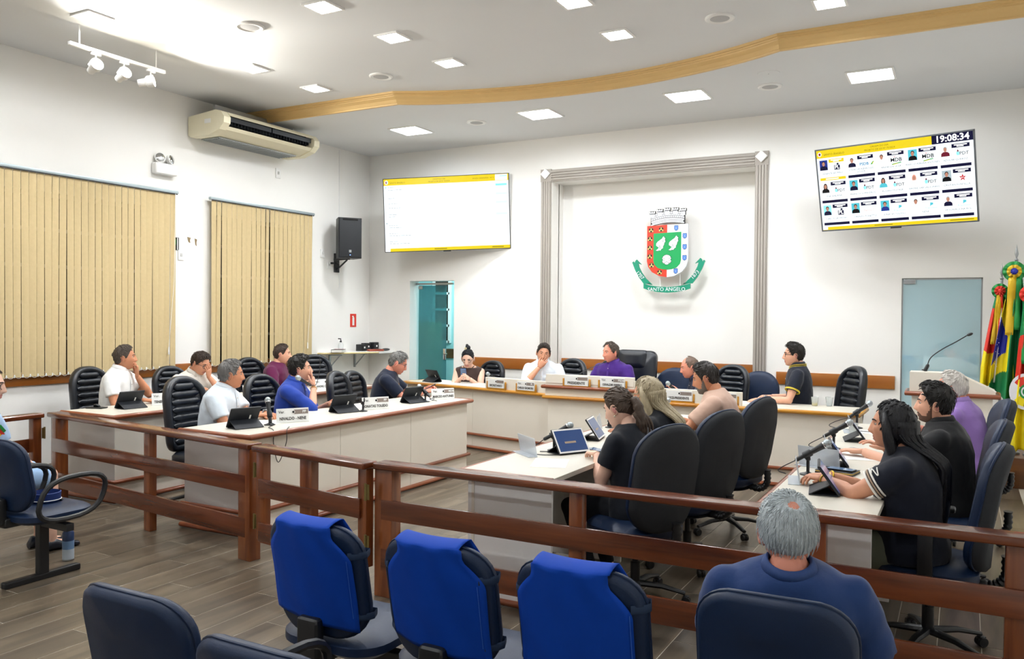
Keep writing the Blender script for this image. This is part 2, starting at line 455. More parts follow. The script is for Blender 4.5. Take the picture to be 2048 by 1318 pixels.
# ---------------- blinds
def blind(label, y0, y1, z0, z1, n, gaps):
    t = thing('vertical_blind', label, 'blind', (XL+0.075, 0, 0))
    Msl = MATS.get('blind_cloth') or mat('blind_cloth', 'cdb88c', 0.85, var=0.07, scale=26, bump=0.15, bscale=90)
    Mal = mat('aluminium', 'a9b6bb', 0.35, metal=0.5)
    bm = B(); box(bm, (0, (y0+y1)/2, z1+0.02), (0.045, y1-y0+0.05, 0.034), 0.008); obj('head_rail', bm, Mal, t, True)
    bm = B(); box(bm, (0.018, (y0+y1)/2, z1-0.001), (0.004, y1-y0+0.02, 0.012)); obj('rail_lip', bm, M_black, t)
    st = (y1-y0)/n
    for i in range(n):
        y = y0+st*(i+0.5); a = -R(random.uniform(-2, 2) + (random.uniform(-16, 10) if i in gaps else 0))
        w_, b = st*0.950, B(); c, s = math.cos(a), math.sin(a)
        lean = random.uniform(-0.004, 0.004) + (random.uniform(-0.02, 0.0) if i in gaps else 0)
        rr = []
        for z, dy in ((z1-0.005, 0), (z1*0.5+z0*0.5, lean*0.6), (z0, lean)):
            row = []
            for k in range(5):
                u = (k/4-0.5); cur = 0.006*(1-4*u*u)
                row.append(Vector((-s*u*w_ + cur*c, y+dy+c*u*w_ + cur*s, z)))
            rr.append(row)
        f = [p + Vector((0.0012, 0, 0)) for p in rr[0]]
        rings = [row + [p - Vector((0.0016, 0, 0)) for p in reversed(row)] for row in rr]
        ring_faces(b, rings, True)
        o = obj('slat', b, Msl, t, True, 60)
        b = B(); box(b, (0.0, y+lean-0.028, z0+0.012), (0.01, 0.012, 0.03), 0.002); obj('weight_clip', b, M_white, o)
        if i < n-1:
            b = B(); p = [(0.006, y-0.028+st*k/6, z0+0.018-0.028*(1-(k/3-1)**2)) for k in range(7)]; tube(b, p, 0.0016, 4); obj('bead_chain', b, M_white, t, True)
    b = B(); tube(b, [(0.03, y1-0.03, z1), (0.035, y1-0.05, (z0+z1)/2), (0.03, y1-0.12, z0+0.25)], 0.0025, 5); obj('pull_cord', b, M_white, t, True)
    b = B(); lathe(b, [(0.004, 0.09), (0.008, 0.07), (0.009, 0), (0.003, 0)], 8, T(0.03, y1-0.12, z0+0.16)); obj('cord_weight', b, M_white, t, True)
    return t
blind('wide beige vertical blind beside the emergency light, nearest the camera', 3.0, 6.62, 1.005, 3.03, 46, (27, 28, 44, 41, 42))
blind('narrower beige vertical blind between the wide blind and the wall loudspeaker', 7.14, 8.93, 1.0, 3.03, 22, (1, 7, 11))

# ---------------- doors
def doors():
    Mteal = glassmat('teal_glass', '7cc0c6', 0.30, 0.03)
    d = thing('door_1', '', ''); del d['label']; del d['category']; d['kind'] = 'structure'; d.location = (-7.33, YB+0.17, 0)
    A = RZ(9)
    b = B(); box(b, (0.23, 0, 1.05), (0.46, 0.012, 2.08), 0.002, A); obj('glass_leaf', b, Mteal, d)
    b = B(); box(b, (0.03, 0, 2.06), (0.07, 0.03, 0.05), 0.004, A); box(b, (0.03, 0, 0.04), (0.07, 0.03, 0.06), 0.004, A); obj('patch_fitting', b, M_metal, d)
    b = B(); box(b, (0.445, -0.022, 1.05), (0.045, 0.02, 0.17), 0.008, A); tube(b, [A @ Vector((0.445, -0.03, 1.06)), A @ Vector((0.445, -0.06, 1.06)), A @ Vector((0.50, -0.065, 1.06))], 0.009, 8); obj('lock_handle', b, M_chrome, d, True)
    b = B(); box(b, (0.27, 0.0, 2.115), (0.7, 0.03, 0.03)); obj('door_closer', b, M_metal, d)
    # corridor behind the left door
    Mco = mat('corridor_paint', 'a6d4d6', 0.7, var=0.02)
    b = B(); 
    box(b, (-7.4, YB+2.3, 1.3), (3.6, 0.1, 2.7)); box(b, (-9.15, YB+1.25, 1.3), (0.1, 2.1, 2.7)); box(b, (-5.7, YB+1.25, 1.3), (0.1, 2.1, 2.7)); box(b, (-7.4, YB+1.25, 2.65), (3.6, 2.2, 0.1))
    struct(obj('wall_corridor', b, Mco))
    b = B(); box(b, (-8.2, YB+2.24, 0.95), (1.8, 0.025, 0.17), 0.004); struct(obj('trim_7', b, wood('dark_rail', '4d3218', '6a4826', axis=0), None))
    win = thing('window_3', '', ''); del win['label']; del win['category']; win['kind'] = 'structure'; win.location = (-8.27, YB+2.23, 0)
    b = B()
    for x in (-0.17, 0.17): box(b, (x, 0, 1.74), (0.05, 0.04, 1.2))
    for i in range(5): box(b, (0, 0, 1.16+i*0.29), (0.34, 0.04, 0.04))
    obj('window_frame', b, M_white, win)
    Mdk = mat('dark_pane', '3a3029', 0.15)
    for i in range(4): b = B(); box(b, (0, 0.01, 1.305+i*0.29), (0.30, 0.01, 0.25)); obj('pane', b, Mdk, win)
    cb = thing('storage_cabinet', 'olive wooden cabinet blurred behind the ajar glass door', 'cabinet', (-8.17, YB+1.7, 0))
    Mol = mat('olive_board', '9a8f55', 0.6)
    b = B(); box(b, (0, 0, 0.76), (0.27, 0.4, 1.52), 0.01); obj('body', b, Mol, cb); b = B(); box(b, (0, -0.206, 0.76), (0.24, 0.012, 1.46), 0.004); dd = obj('door', b, Mol, cb)
    b = B(); box(b, (0.09, -0.22, 0.85), (0.02, 0.02, 0.12), 0.004); obj('handle', b, M_metal, dd)
    l = thing('corridor_lamp', 'ceiling lamp in the corridor behind the ajar door', 'lamp', (-7.3, YB+1.2, 2.58))
    b = B(); lathe(b, [(0.12, 0.02), (0.13, 0.0), (0.10, -0.03), (0.0, -0.04)], 20); obj('diffuser', b, mat('lamp_diffuser', 'eaf4ff', 0.4, emit=3.0), l, True)
    li = bpy.data.lights.new('corridor_light', 'POINT'); li.energy = 26; li.color = (0.8, 0.97, 1.0); li.shadow_soft_size = 0.12; lo = bpy.data.objects.new('corridor_light', li); C.objects.link(lo); lo.parent = l; lo.location = (0, 0, -0.16)
    # right door, closed mirror-like glass with a dark vestibule behind
    d2 = thing('door_2', '', ''); del d2['label']; del d2['category']; d2['kind'] = 'structure'; d2.location = (-0.2125, YB+0.03, 0)
    Mbl = glassmat('blue_mirror_glass', 'b9dfea', 0.85, 0.02)
    MATS['blue_mirror_glass'].node_tree.nodes['Principled BSDF'].inputs['Specular IOR Level'].default_value = 1.0
    MATS['blue_mirror_glass'].node_tree.nodes['Principled BSDF'].inputs['IOR'].default_value = 2.0
    b = B(); box(b, (0.0, 0, 1.045), (0.775, 0.012, 2.085), 0.002); obj('glass_leaf', b, Mbl, d2)
    b = B(); box(b, (-0.32, -0.012, 2.065), (0.12, 0.03, 0.05), 0.004); obj('patch_fitting', b, M_metal, d2)
    b = B(); box(b, (0.0, 0.0, 2.094), (0.785, 0.02, 0.016)); box(b, (0.39, 0, 1.05), (0.012, 0.02, 2.09)); box(b, (-0.39, 0, 1.05), (0.012, 0.02, 2.09)); obj('edge_channel', b, M_metal, d2)
    Mv = mat('vestibule_paint', '7d9aa5', 0.8)
    b = B(); box(b, (-0.2, YB+1.3, 1.3), (1.8, 0.1, 2.7)); box(b, (-1.05, YB+0.77, 1.3), (0.1, 1.0, 2.7)); box(b, (0.75, YB+0.77, 1.3), (0.1, 1.0, 2.7)); box(b, (-0.2, YB+0.77, 2.65), (1.8, 1.1, 0.1)); struct(obj('wall_vestibule', b, Mv))
doors()

# ---------------- ceiling lights
M_diff = mat('light_panel', 'ffffff', 0.4, emit=14.0, ecol='f4faff', var=0.0)
M_diff.cycles.emission_sampling = 'NONE'
def lights():
    def make(kind):
        big = kind == 'far'; w_ = 0.40 if big else 0.215
        t = thing('ceiling_light', 'x', 'ceiling light')
        b = B(); o = w_/2+0.022; i = w_/2
        for a, c_, s in (((0, o-0.011), None, (2*o, 0.022)), ((0, -o+0.011), None, (2*o, 0.022)), ((o-0.011, 0), None, (0.022, 2*i)), ((-o+0.011, 0), None, (0.022, 2*i))):
            box(b, (a[0], a[1], -0.008), (s[0], s[1], 0.016), 0.003)
        obj('frame', b, M_white, t)
        b = B(); box(b, (0, 0, -0.006), (w_, w_, 0.006)); obj('diffuser', b, M_diff, t)
        li = bpy.data.lights.new('panel_light', 'AREA'); li.shape = 'SQUARE'; li.size = w_; li.energy = FAR_W if big else NEAR_W; li.color = LAMP_COL; li.spread = R(165)
        lo = bpy.data.objects.new('panel_light', li); C.objects.link(lo); lo.parent = t; lo.location = (0, 0, -0.02)
        return t
    far = make('far'); near = make('near')
    rows = [('far', -6.48, 9.05, 'large square ceiling light nearest the left wall, beyond the gold cornice'), ('far', -4.54, 9.01, 'large square ceiling light beyond the cornice, left of the crest'),
            ('far', -2.71, 9.0, 'large square ceiling light beyond the cornice, right of the crest'), ('far', -0.85, 9.06, 'large square ceiling light above the right-hand television'),
            ('near', -6.69, 4.61, 'small square ceiling light in the upper left corner of the photo'), ('near', -4.73, 5.34, 'small square ceiling light cut by the top edge, right of a round grille'),
            ('near', -4.67, 6.23, 'small square ceiling light, third in the middle column before the cornice'), ('near', -4.63, 7.12, 'small square ceiling light beside a round grille, closest to the cornice'),
            ('near', -6.51, 7.24, 'small square ceiling light above the air conditioner'), ('near', -6.58, 6.35, 'small square ceiling light washed out by the glare of the track spots'),
            ('near', -2.82, 6.2, 'small square ceiling light at the top edge above the crest'), ('near', -2.80, 7.1, 'small square ceiling light above the crest, before the cornice'),
            ('near', -0.99, 7.16, 'small square ceiling light at the top edge above the right-hand television')]
    for x in (-0.99, -2.82, -4.7, -6.6):
        for y in ((1.2, -1.6) if x != -0.99 else (5.3, 1.2, -1.6)):
            rows.append(('near', x, y, 'small square ceiling light over the public seats behind the camera'))
    for y in (3.4,):
        for x in (-2.82, -6.6): rows.append(('near', x, y, 'small square ceiling light over the public seats behind the camera'))
    used = set()
    for k, x, y, lab in rows:
        src = far if k == 'far' else near; z = ZF if k == 'far' else ZN
        if k in used: o = dup(src, (x, y, z), 0, lab)
        else: o = src; used.add(k); o.location = (x, y, z); o['label'] = lab
        o['group'] = 'large ceiling lights' if k == 'far' else ('ceiling lights over the public' if 'public' in lab else 'small ceiling lights')
lights()

def ceiling_speakers():
    t = thing('ceiling_speaker', 'x', 'speaker grille', (0, 0, 0), 0, 'round ceiling speakers')
    b = B(); lathe(b, [(0.125, 0.0), (0.125, -0.012), (0.112, -0.018), (0.10, -0.012)], 28); obj('rim', b, M_white, t, True)
    b = B(); lathe(b, [(0.105, -0.004), (0.105, -0.010), (0.06, -0.014), (0.0, -0.016)], 28); obj('grille', b, mat('speaker_mesh', 'b9b9ba', 0.7, var=0.2, scale=300), t, True)
    L = [(-5.64, 5.41, ZN, 'round ceiling speaker above the bright glare of the track spots'), (-5.55, 7.19, ZN, 'round ceiling speaker just before the cornice on the left'), (-1.87, 7.11, ZN, 'round ceiling speaker near the top edge right of centre'),
         (-5.46, 9.04, ZF, 'round ceiling speaker between two large lights left of the crest'), (-1.83, 9.02, ZF, 'round ceiling speaker between two large lights right of the crest')]
    for i, (x, y, z, lab) in enumerate(L):
        if i == 0: t.location = (x, y, z); t['label'] = lab
        else: dup(t, (x, y, z), 0, lab)
    p = thing('ceiling_plate', 'thin round blank plate on the ceiling by the kink of the cornice', 'plate', (-1.75, 8.55, ZF)); b = B(); lathe(b, [(0.11, 0), (0.11, -0.004), (0.0, -0.005)], 24); obj('disc', b, M_ceil, p, True)
    b = B(); lathe(b, [(0.006, -0.004), (0.005, -0.008), (0, -0.009)], 8); obj('screw', b, M_metal, p, True)
ceiling_speakers()

def track():
    t = thing('track_light', 'white ceiling track with three round spotlights over the left wall', 'track light', (-6.98, 0, 0))
    b = B(); box(b, (0, 5.08, 4.03), (0.035, 1.0, 0.03), 0.003); obj('rail', b, M_white, t)
    for y in (4.68, 5.48):
        b = B(); tube(b, [(0, y, 4.04), (0, y, ZN)], 0.006, 6); obj('hanger', b, M_white, t)
    Mb = mat('spot_bulb', 'fff6dd', 0.3, emit=35, ecol='fff3d8', var=0)
    for i, (y, rz, el) in enumerate(((4.84, -12, 16), (5.13, -8, 18), (5.42, 38, 12))):
        b = B(); box(b, (0, y, 4.005), (0.03, 0.09, 0.03), 0.004); tube(b, [(0, y, 4.0), (0, y, 3.955)], 0.008, 6)
        adapter = obj('adapter', b, M_white, t)
        A = T(0, y, 3.90) @ RZ(rz) @ RY(90-el)        # local +z is the beam
        b = B(); lathe(b, [(0.02, -0.12), (0.035, -0.115), (0.038, -0.05), (0.055, -0.03), (0.058, 0.03), (0.054, 0.03), (0.05, 0.0)], 20, A)
        for s in (-1, 1): tube(b, [A @ Vector((0, 0.062*s, -0.02)), T(0, y, 3.90) @ Vector((0, 0.04*s, 0.045)), Vector((0, y, 3.955))], 0.004, 5)
        h = obj('spot_head', b, M_white, t, True)
        b = B(); ell(b, (0, 0, 0.01), (0.05, 0.05, 0.03), 16, 10, A); obj('bulb', b, Mb, h, True)
        li = bpy.data.lights.new('spot_light', 'SPOT'); li.energy = SPOT_W*14; li.color = (1, 0.96, 0.88); li.spot_size = R(118); li.spot_blend = 0.9; li.shadow_soft_size = 0.05
        lo = bpy.data.objects.new('spot_light', li); C.objects.link(lo); lo.parent = t; lo.matrix_basis = A @ T(0, 0, 0.06) @ RX(180)
track()
# ================================================================== DESKS
DZ = 0.763
def seg_matrix(p0, p1):
    """local x along p0->p1, local -y is the outer (front) side"""
    a = math.atan2(p1[1]-p0[1], p1[0]-p0[0]); return T(p0[0], p0[1], 0) @ Matrix.Rotation(a, 4, 'Z'), math.hypot(p1[0]-p0[0], p1[1]-p0[1])

def bull(bm, pts, r=0.021, flat=0.9): tube(bm, pts, r, 10, flat=flat, up=(0, 0, 1))

def desk(label, p0, p1, depth, ends=(True, True), nseam=1, endmat=None, trim=None, lift=None, zt=DZ, endtrim=True, frontpanel=True, cat='desk'):
    """front edge from p0 to p1 seen from the front left to right; body lies behind it (+y local)"""
    Mx, L = seg_matrix(p0, p1); trim = trim or M_trimr
    t = thing('desk', label, cat, M=Mx)
    o = 0.035
    b = B(); box(b, (L/2, depth/2, zt-0.0145), (L-0.01, depth, 0.029), 0.003); obj('desk_top', b, M_top, t)
    path = []
    if ends[0] and endtrim: path += [(0.0, depth, zt-0.016)]
    path += [(0.0, 0.0, zt-0.016), (L, 0.0, zt-0.016)]
    if ends[1] and endtrim: path += [(L, depth, zt-0.016)]
    def trimline(name, z, m, r=0.021, inn=0.0):
        b = B(); P = [Vector((p[0], p[1]+0, z)) for p in path]
        if inn: P = [Vector((min(max(p.x, inn), L-inn), max(p.y, inn), z)) for p in P]
        bull(b, P, r); obj(name, b, m, t, True, 60)
    trimline('edge_trim', zt-0.016, trim, 0.024)
    xs = [o + (L-2*o)*k/nseam for k in range(nseam+1)]
    for a, c in zip(xs[:-1], xs[1:]):
        b = B(); box(b, ((a+c)/2, o+0.009, (zt-0.03)/2+0.01), (c-a-0.004, 0.018, zt-0.05), 0.002); obj('front_panel', b, M_cream, t)
    for k, e in enumerate(ends):
        if e:
            b = B(); box(b, (o+0.009 if k == 0 else L-o-0.009, depth/2+0.012, (zt-0.03)/2+0.01), (0.018, depth-0.05, zt-0.05), 0.002); obj('end_panel', b, endmat or M_cream, t)
    trimline('skirting_trim', 0.185, M_trimr, 0.019, 0.018)
    trimline('floor_trim', 0.024, M_trimr, 0.022, 0.012)
    if lift:
        for a, c, h in lift:
            b = B(); box(b, ((a+c)/2, 0.03, zt+h/2), (c-a, 0.05, h), 0.004); obj('raised_front', b, M_cream, t)
    return t

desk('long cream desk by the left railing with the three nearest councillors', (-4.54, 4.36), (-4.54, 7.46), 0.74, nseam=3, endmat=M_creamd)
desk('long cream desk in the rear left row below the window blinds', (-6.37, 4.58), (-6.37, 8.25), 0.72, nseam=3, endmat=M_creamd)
desk('angled left wing of the cream presiding desk, in front of the woman in brown', (-6.52, 8.97), (-4.10, 8.43), 0.55, ends=(True, False), nseam=2, trim=M_trimg, lift=[(1.48, 2.46, 0.138)])
desk('straight right wing of the cream presiding desk with two plastic cups', (-3.02, 8.32), (-0.83, 8.30), 0.6, ends=(False, True), nseam=2, trim=M_trimg, lift=[(0.02, 1.10, 0.14)])
def center_desk():
    t = desk('raised middle part of the cream presiding desk, with two name plates below the crest', (-4.09, 8.26), (-3.02, 8.26), 0.62, ends=(True, True), nseam=1, trim=M_trimg)
    b = B(); box(b, (0.535, 0.06, DZ+0.1), (1.05, 0.08, 0.2), 0.003); box(b, (0.535, 0.32, DZ+0.118), (1.05, 0.5, 0.028), 0.004); obj('raised_front', b, M_cream, t)
    b = B(); bull(b, [(-0.02, 0.3, DZ+0.10), (-0.02, 0.0, DZ+0.10), (1.09, 0.0, DZ+0.10), (1.09, 0.3, DZ+0.10)], 0.022); obj('ledge_trim', b, M_trimr, t, True, 60)
    b = B(); box(b, (0.535, 0.04, DZ+0.19), (1.03, 0.05, 0.10), 0.004); obj('name_board', b, M_cream, t)
center_desk()

def table(label, x0, x1, y0, y1, front):
    """narrow table running along y, near end towards the public; front = side with the modesty panel (-1 low x)"""
    t = thing('desk', label, 'desk', ((x0+x1)/2, y0, 0)); W = x1-x0; L = y1-y0
    b = B(); box(b, (0, L/2, DZ-0.014), (W, L, 0.028), 0.002); obj('desk_top', b, M_top, t)
    for k in (1, 2):
        b = B(); box(b, (0, L*k/3, DZ+0.0002), (W-0.01, 0.003, 0.0006)); obj('top_joint', b, M_creamd, t)
    b = B(); tube(b, [(-W/2-0.004, -0.012, DZ-0.018), (W/2-0.004, -0.012, DZ-0.018)], 0.024, 10, flat=0.95); obj('end_trim', b, M_trimr, t, True, 60)
    b = B(); tube(b, [(-W/2-0.006, -0.012, DZ-0.018), (-W/2-0.006, L, DZ-0.018)], 0.022, 10, flat=0.95); obj('edge_trim', b, M_trimr, t, True, 60)
    for y in (0.03, L/3, 2*L/3, L-0.03):
        b = B(); box(b, (0.0, y, (DZ-0.03)/2+0.008), (W-0.05, 0.02, DZ-0.045), 0.002); obj('end_panel', b, M_white, t)
    for k in range(3):
        b = B(); box(b, (-W/2+0.06, L*(k+0.5)/3, 0.42), (0.018, L/3-0.03, 0.60), 0.002); obj('modesty_panel', b, M_cream, t)
    for z, n in ((0.185, 'skirting_trim'), (0.024, 'floor_trim')):
        b = B(); tube(b, [(W/2-0.03, 0.012, z), (-W/2+0.02, 0.012, z), (-W/2+0.02, L, z)], 0.02, 10, flat=0.95, up=(0, 0, 1)); obj(n, b, M_trimr, t, True, 60)
table('white table with two women and a bearded man seated along it', -2.54, -1.95, 4.08, 7.35, -1)
table('white table at the right where the woman with long black hair sits', -0.845, -0.325, 4.07, 7.55, -1)

# ================================================================== RAILING
def bars(t, L, posts, ups, z=(0.155, 0.285, 0.455, 0.572), top=True, foot=0.0):
    """railing in local x from 0 to L; posts/ups = (x, width)"""
    for x, w_ in posts: b = B(); box(b, (x, 0, (0.75+foot)/2), (w_, 0.09, 0.75-foot), 0.006); obj('post', b, M_railv, t, True)
    for x, w_ in ups: b = B(); box(b, (x, 0, (0.75+foot)/2), (w_, 0.06, 0.75-foot), 0.005); obj('upright', b, M_railv, t, True)
    b = B(); box(b, (L/2, -0.005, 0.768), (L, 0.125, 0.040), 0.014, seg=3); obj('top_rail', b, M_rail, t, True)
    b = B(); box(b, (L/2, -0.036, (z[2]+z[3])/2), (L-0.10, 0.022, z[3]-z[2]), 0.004); obj('middle_rail', b, M_rail, t, True)
    b = B(); box(b, (L/2, -0.036, (z[0]+z[1])/2), (L-0.10, 0.022, z[1]-z[0]), 0.004); obj('bottom_rail', b, M_rail, t, True)
def hinge(t, x, y, zs):
    for z in zs:
        b = B(); tube(b, [(x, y, z-0.05), (x, y, z+0.05)], 0.008, 8); box(b, (x+0.012, y+0.004, z), (0.03, 0.004, 0.09)); obj('hinge', b, M_brass, t, True)
def railings():
    Mx, L = seg_matrix((-6.88, 4.38), (-4.13, 4.02))
    t = thing('railing', 'dark wooden railing left of the gate, in front of the long desks', 'railing', M=Mx); bars(t, L, [(0.09, 0.12), (L-0.065, 0.125)], [(1.50, 0.08)])
    t = thing('railing', 'long wooden railing right of the gate, behind the blue-covered chairs', 'railing', (-3.02, 3.915, 0)); L = 3.9
    bars(t, L, [(0.065, 0.125)], [(1.285, 0.075), (2.45, 0.105), (3.23, 0.085)])
    Mx, L = seg_matrix((-4.075, 4.0), (-3.035, 3.86))
    g = thing('gate', 'low wooden swing gate with brass hinges in the middle of the railing', 'gate', M=Mx); bars(g, L, [], [(0.045, 0.075), (0.50, 0.11), (L-0.045, 0.07)], foot=0.165)
    hinge(g, -0.012, -0.03, (0.28, 0.62)); hinge(g, L+0.005, -0.05, (0.32, 0.62))
    g = thing('gate', 'dark wooden gate standing open by the left wall beside the officer', 'gate', (-6.90, 4.27, 0), -87)
    bars(g, 1.15, [], [(0.05, 0.075), (0.58, 0.10), (1.10, 0.07)], foot=0.165); hinge(g, 0.0, 0.05, (0.30, 0.62))
railings()

# ================================================================== LEFT WALL THINGS
def leftwall():
    # air conditioner
    t = thing('air_conditioner', 'cream air conditioner hung high on the left wall', 'air conditioner', (XL, 6.84, 0))
    Mac = mat('aged_plastic', 'efe8cc', 0.45, var=0.03); Mlo = mat('louvre_blade', '2a2f36', 0.4); Mgr = mat('grille_grey', '9ba0a0', 0.5)
    P = [(0.02, 3.98), (0.02, 3.76), (0.06, 3.735), (0.36, 3.735), (0.54, 3.79), (0.615, 3.86), (0.62, 3.93), (0.56, 4.0), (0.48, 4.02)]
    A = Matrix(((1, 0, 0, 0), (0, 0, 1, 0), (0, 1, 0, 0), (0, 0, 0, 1)))   # poly (x,z), extrude y
    for y0, y1 in ((0, 0.10), (1.52, 1.62)):
        b = B(); prism(b, P, y0, y1, A); obj('end_cap', b, Mac, t, True, 25)
    b = B(); Q = [(0.02, 3.97), (0.02, 3.77), (0.06, 3.745), (0.36, 3.745), (0.54, 3.80), (0.575, 3.835), (0.45, 3.86), (0.40, 3.97), (0.46, 4.01)]
    prism(b, Q, 0.10, 1.52, A); obj('casing', b, Mac, t, True, 25)
    b = B(); prism(b, [(0.40, 3.99), (0.48, 4.02), (0.565, 4.0), (0.60, 3.965), (0.59, 3.955), (0.55, 3.985), (0.47, 4.0)], 0.10, 1.52, A); obj('top_lip', b, Mac, t, True, 25)
    b = B(); box(b, (0.47, 0.81, 3.915), (0.012, 1.42, 0.15)); obj('outlet_recess', b, M_blackg, t)
    for i in range(28):
        b = B(); box(b, (0.515, 0.14+i*0.05, 3.905), (0.06, 0.004, 0.075), 0, None); obj('vane', b, Mlo, t)
    for k in (0, 1):
        b = B(); box(b, (0.565, 0.455+k*0.71, 3.925), (0.006, 0.69, 0.055), 0.002, None); obj('louvre', b, Mlo, t)
    b = B(); box(b, (0.22, 0.80, 3.736), (0.30, 1.30, 0.012), 0.002); g = obj('intake_grille', b, Mgr, t)
    for i in range(7):
        b = B(); box(b, (0.09+i*0.043, 0.80, 3.726), (0.012, 1.26, 0.008)); obj('grille_bar', b, Mgr, g)
    b = B(); box(b, (0.35, -0.003, 3.90), (0.10, 0.004, 0.05)); obj('rating_label', b, M_paper, t)
    b = B(); box(b, (0.29, 0.8, 4.05), (0.03, 1.3, 0.16)); obj('mounting_rail', b, M_metal, t)
    # emergency light
    t = thing('emergency_light', 'white twin-headed emergency light above the wide blind', 'emergency light', (XL, 6.49, 3.30))
    b = B(); box(b, (0.045, 0, 0), (0.09, 0.30, 0.13), 0.025, seg=3); obj('battery_box', b, M_white, t, True)
    for y, a in ((-0.075, -25), (0.08, 20)):
        A = T(0.06, y, 0.125) @ RZ(a) @ RY(78)
        b = B(); lathe(b, [(0.02, -0.06), (0.05, -0.04), (0.062, 0.0), (0.058, 0.004)], 18, A); tube(b, [(0.05, y, 0.055), (0.05, y, 0.09)], 0.015, 8); h = obj('lamp_head', b, M_white, t, True)
        b = B(); lathe(b, [(0.056, 0.0), (0.05, 0.006), (0.02, 0.012), (0, 0.013)], 18, A); obj('lens', b, M_chrome, h, True)
    # plates
    def plate(label, y, z, w_=0.085, h=0.12, kind='outlet'):
        t = thing('wall_plate', label, 'wall plate', (XL, y, z)); b = B(); box(b, (0.006, 0, 0), (0.012, w_, h), 0.004); obj('cover', b, M_white, t, True)
        b = B(); box(b, (0.014, 0, 0.005), (0.006, w_*0.35, h*0.3), 0.002); obj(kind, b, mat('switch_grey', 'c9c9c6', 0.5), t)
    plate('white switch plate right of the wide blind below the wall scars', 6.75, 2.33, kind='rocker'); plate('white wall plate under the air conditioner', 8.33, 3.54, 0.09, 0.13, 'blank_insert')
    plate('white socket plate between the narrow blind and the loudspeaker', 9.22, 2.52); plate('small socket plate with a black plug below the loudspeaker', 9.36, 2.36, 0.08, 0.11)
    b = B(); box(b, (XL+0.03, 9.40, 2.39), (0.04, 0.03, 0.03), 0.006); tube(b, spline([(XL+0.04, 9.41, 2.39), (XL+0.06, 9.48, 2.40), (XL+0.03, 9.56, 2.38)], 5), 0.005, 6); tag(obj('power_plug', b, M_black, None, True), 'black plug and short lead beside the loudspeaker bracket', 'plug')
    t = thing('exit_sign', 'narrow black and green sign half hidden behind the wide blind', 'sign', (XL, 6.67, 2.46)); b = B(); box(b, (0.004, 0, 0), (0.008, 0.10, 0.15), 0.001); obj('board', b, M_black, t)
    b = B(); box(b, (0.009, -0.015, 0.02), (0.003, 0.04, 0.06)); obj('green_panel', b, mat('sign_green', '1fa24a', 0.5), t); b = B(); box(b, (0.009, 0.028, 0), (0.003, 0.012, 0.14)); obj('white_stripe', b, M_white, t)
    for i, (y, z, w_, h) in enumerate(((6.87, 2.52, 0.05, 0.07), (6.97, 2.50, 0.035, 0.09))):
        b = B(); pl = [(-w_/2, h/2), (w_/2, h/2*0.8), (w_/4, 0), (w_/3, -h/2), (-w_/6, -h/3), (-w_/3, 0)]
        prism(b, pl, 0, 0.003, T(XL, y, z) @ RZ(90) @ RX(90)); tag(obj('wall_scar', b, mat('bare_plaster', '8d7a5a', 0.9, var=0.4, scale=80)), ['triangular chipped patch of bare plaster right of the wide blind', 'slim chipped patch of bare plaster nearer the narrow blind'][i], 'wall scar')
    # red extinguisher sign
    t = thing('extinguisher_sign', 'small red fire extinguisher sign on the left wall near the corner', 'sign', (XL, 9.916, 1.55)); b = B(); box(b, (0.003, 0, 0), (0.006, 0.14, 0.20), 0.002); obj('board', b, mat('sign_red', 'd8301f', 0.5), t)
    b = B(); prism(b, [(-0.022, -0.075), (0.022, -0.075), (0.022, 0.04), (0.008, 0.055), (0.008, 0.07), (-0.03, 0.07), (-0.03, 0.055), (-0.012, 0.05), (-0.022, 0.04)], 0, 0.002, T(0.006, 0, 0) @ RZ(90) @ RX(90)); obj('pictogram', b, M_white, t)
    # loudspeaker
    t = thing('loudspeaker', 'black loudspeaker on a wall bracket between the blinds and the left television', 'loudspeaker', (-7.86, 9.42, 2.74), 54)
    b = B(); prism(b, [(-0.17, -0.14), (0.17, -0.14), (0.13, 0.16), (-0.13, 0.16)], -0.29, 0.29, ); obj('cabinet', b, M_black, t)
    b = B(); box(b, (0, -0.147, 0.0), (0.31, 0.016, 0.55), 0.006); obj('grille', b, mat('perforated_steel', '1b1e23', 0.6, var=0.3, scale=400), t, True)
    b = B(); box(b, (0, -0.158, -0.19), (0.035, 0.004, 0.035), 0.001); obj('badge', b, M_metal, t); b = B(); box(b, (0, -0.158, -0.245), (0.012, 0.004, 0.008)); obj('power_led', b, mat('led_blue', '5a7dff', 0.3, emit=4), t)
    b = B(); box(b, (0, -0.157, 0.262), (0.22, 0.004, 0.02)); obj('handle_slot', b, M_blackg, t)
    t2 = thing('speaker_bracket', 'black steel arm bracket under the loudspeaker', 'bracket', (XL, 9.52, 2.40)); b = B(); box(b, (0.012, 0, 0), (0.024, 0.10, 0.28), 0.003); obj('wall_plate', b, M_black, t2)
    b = B(); box(b, (0.19, -0.04, 0.05), (0.34, 0.04, 0.03), 0.004, RZ(-12)); obj('arm', b, M_black, t2); b = B(); tube(b, [(0.02, 0, -0.10), (0.26, -0.06, 0.035)], 0.012, 8); obj('strut', b, M_black, t2)
    # corner shelf
    t = thing('corner_shelf', 'white L-bracketed shelf in the corner by the glass door', 'shelf', (XL, YB, 1.06))
    b = B(); prism(b, [(0.0, 0.0), (0.0, -1.16), (0.10, -1.16), (0.50, -0.40), (0.50, 0.0)], 0, 0.03); obj('board', b, M_white, t)
    b = B(); tube(b, [(0.0, -1.165, 0.015), (0.10, -1.165, 0.015), (0.505, -0.40, 0.015)], 0.012, 6); obj('edging', b, mat('yellowed_edge', 'e6d39a', 0.5), t, True)
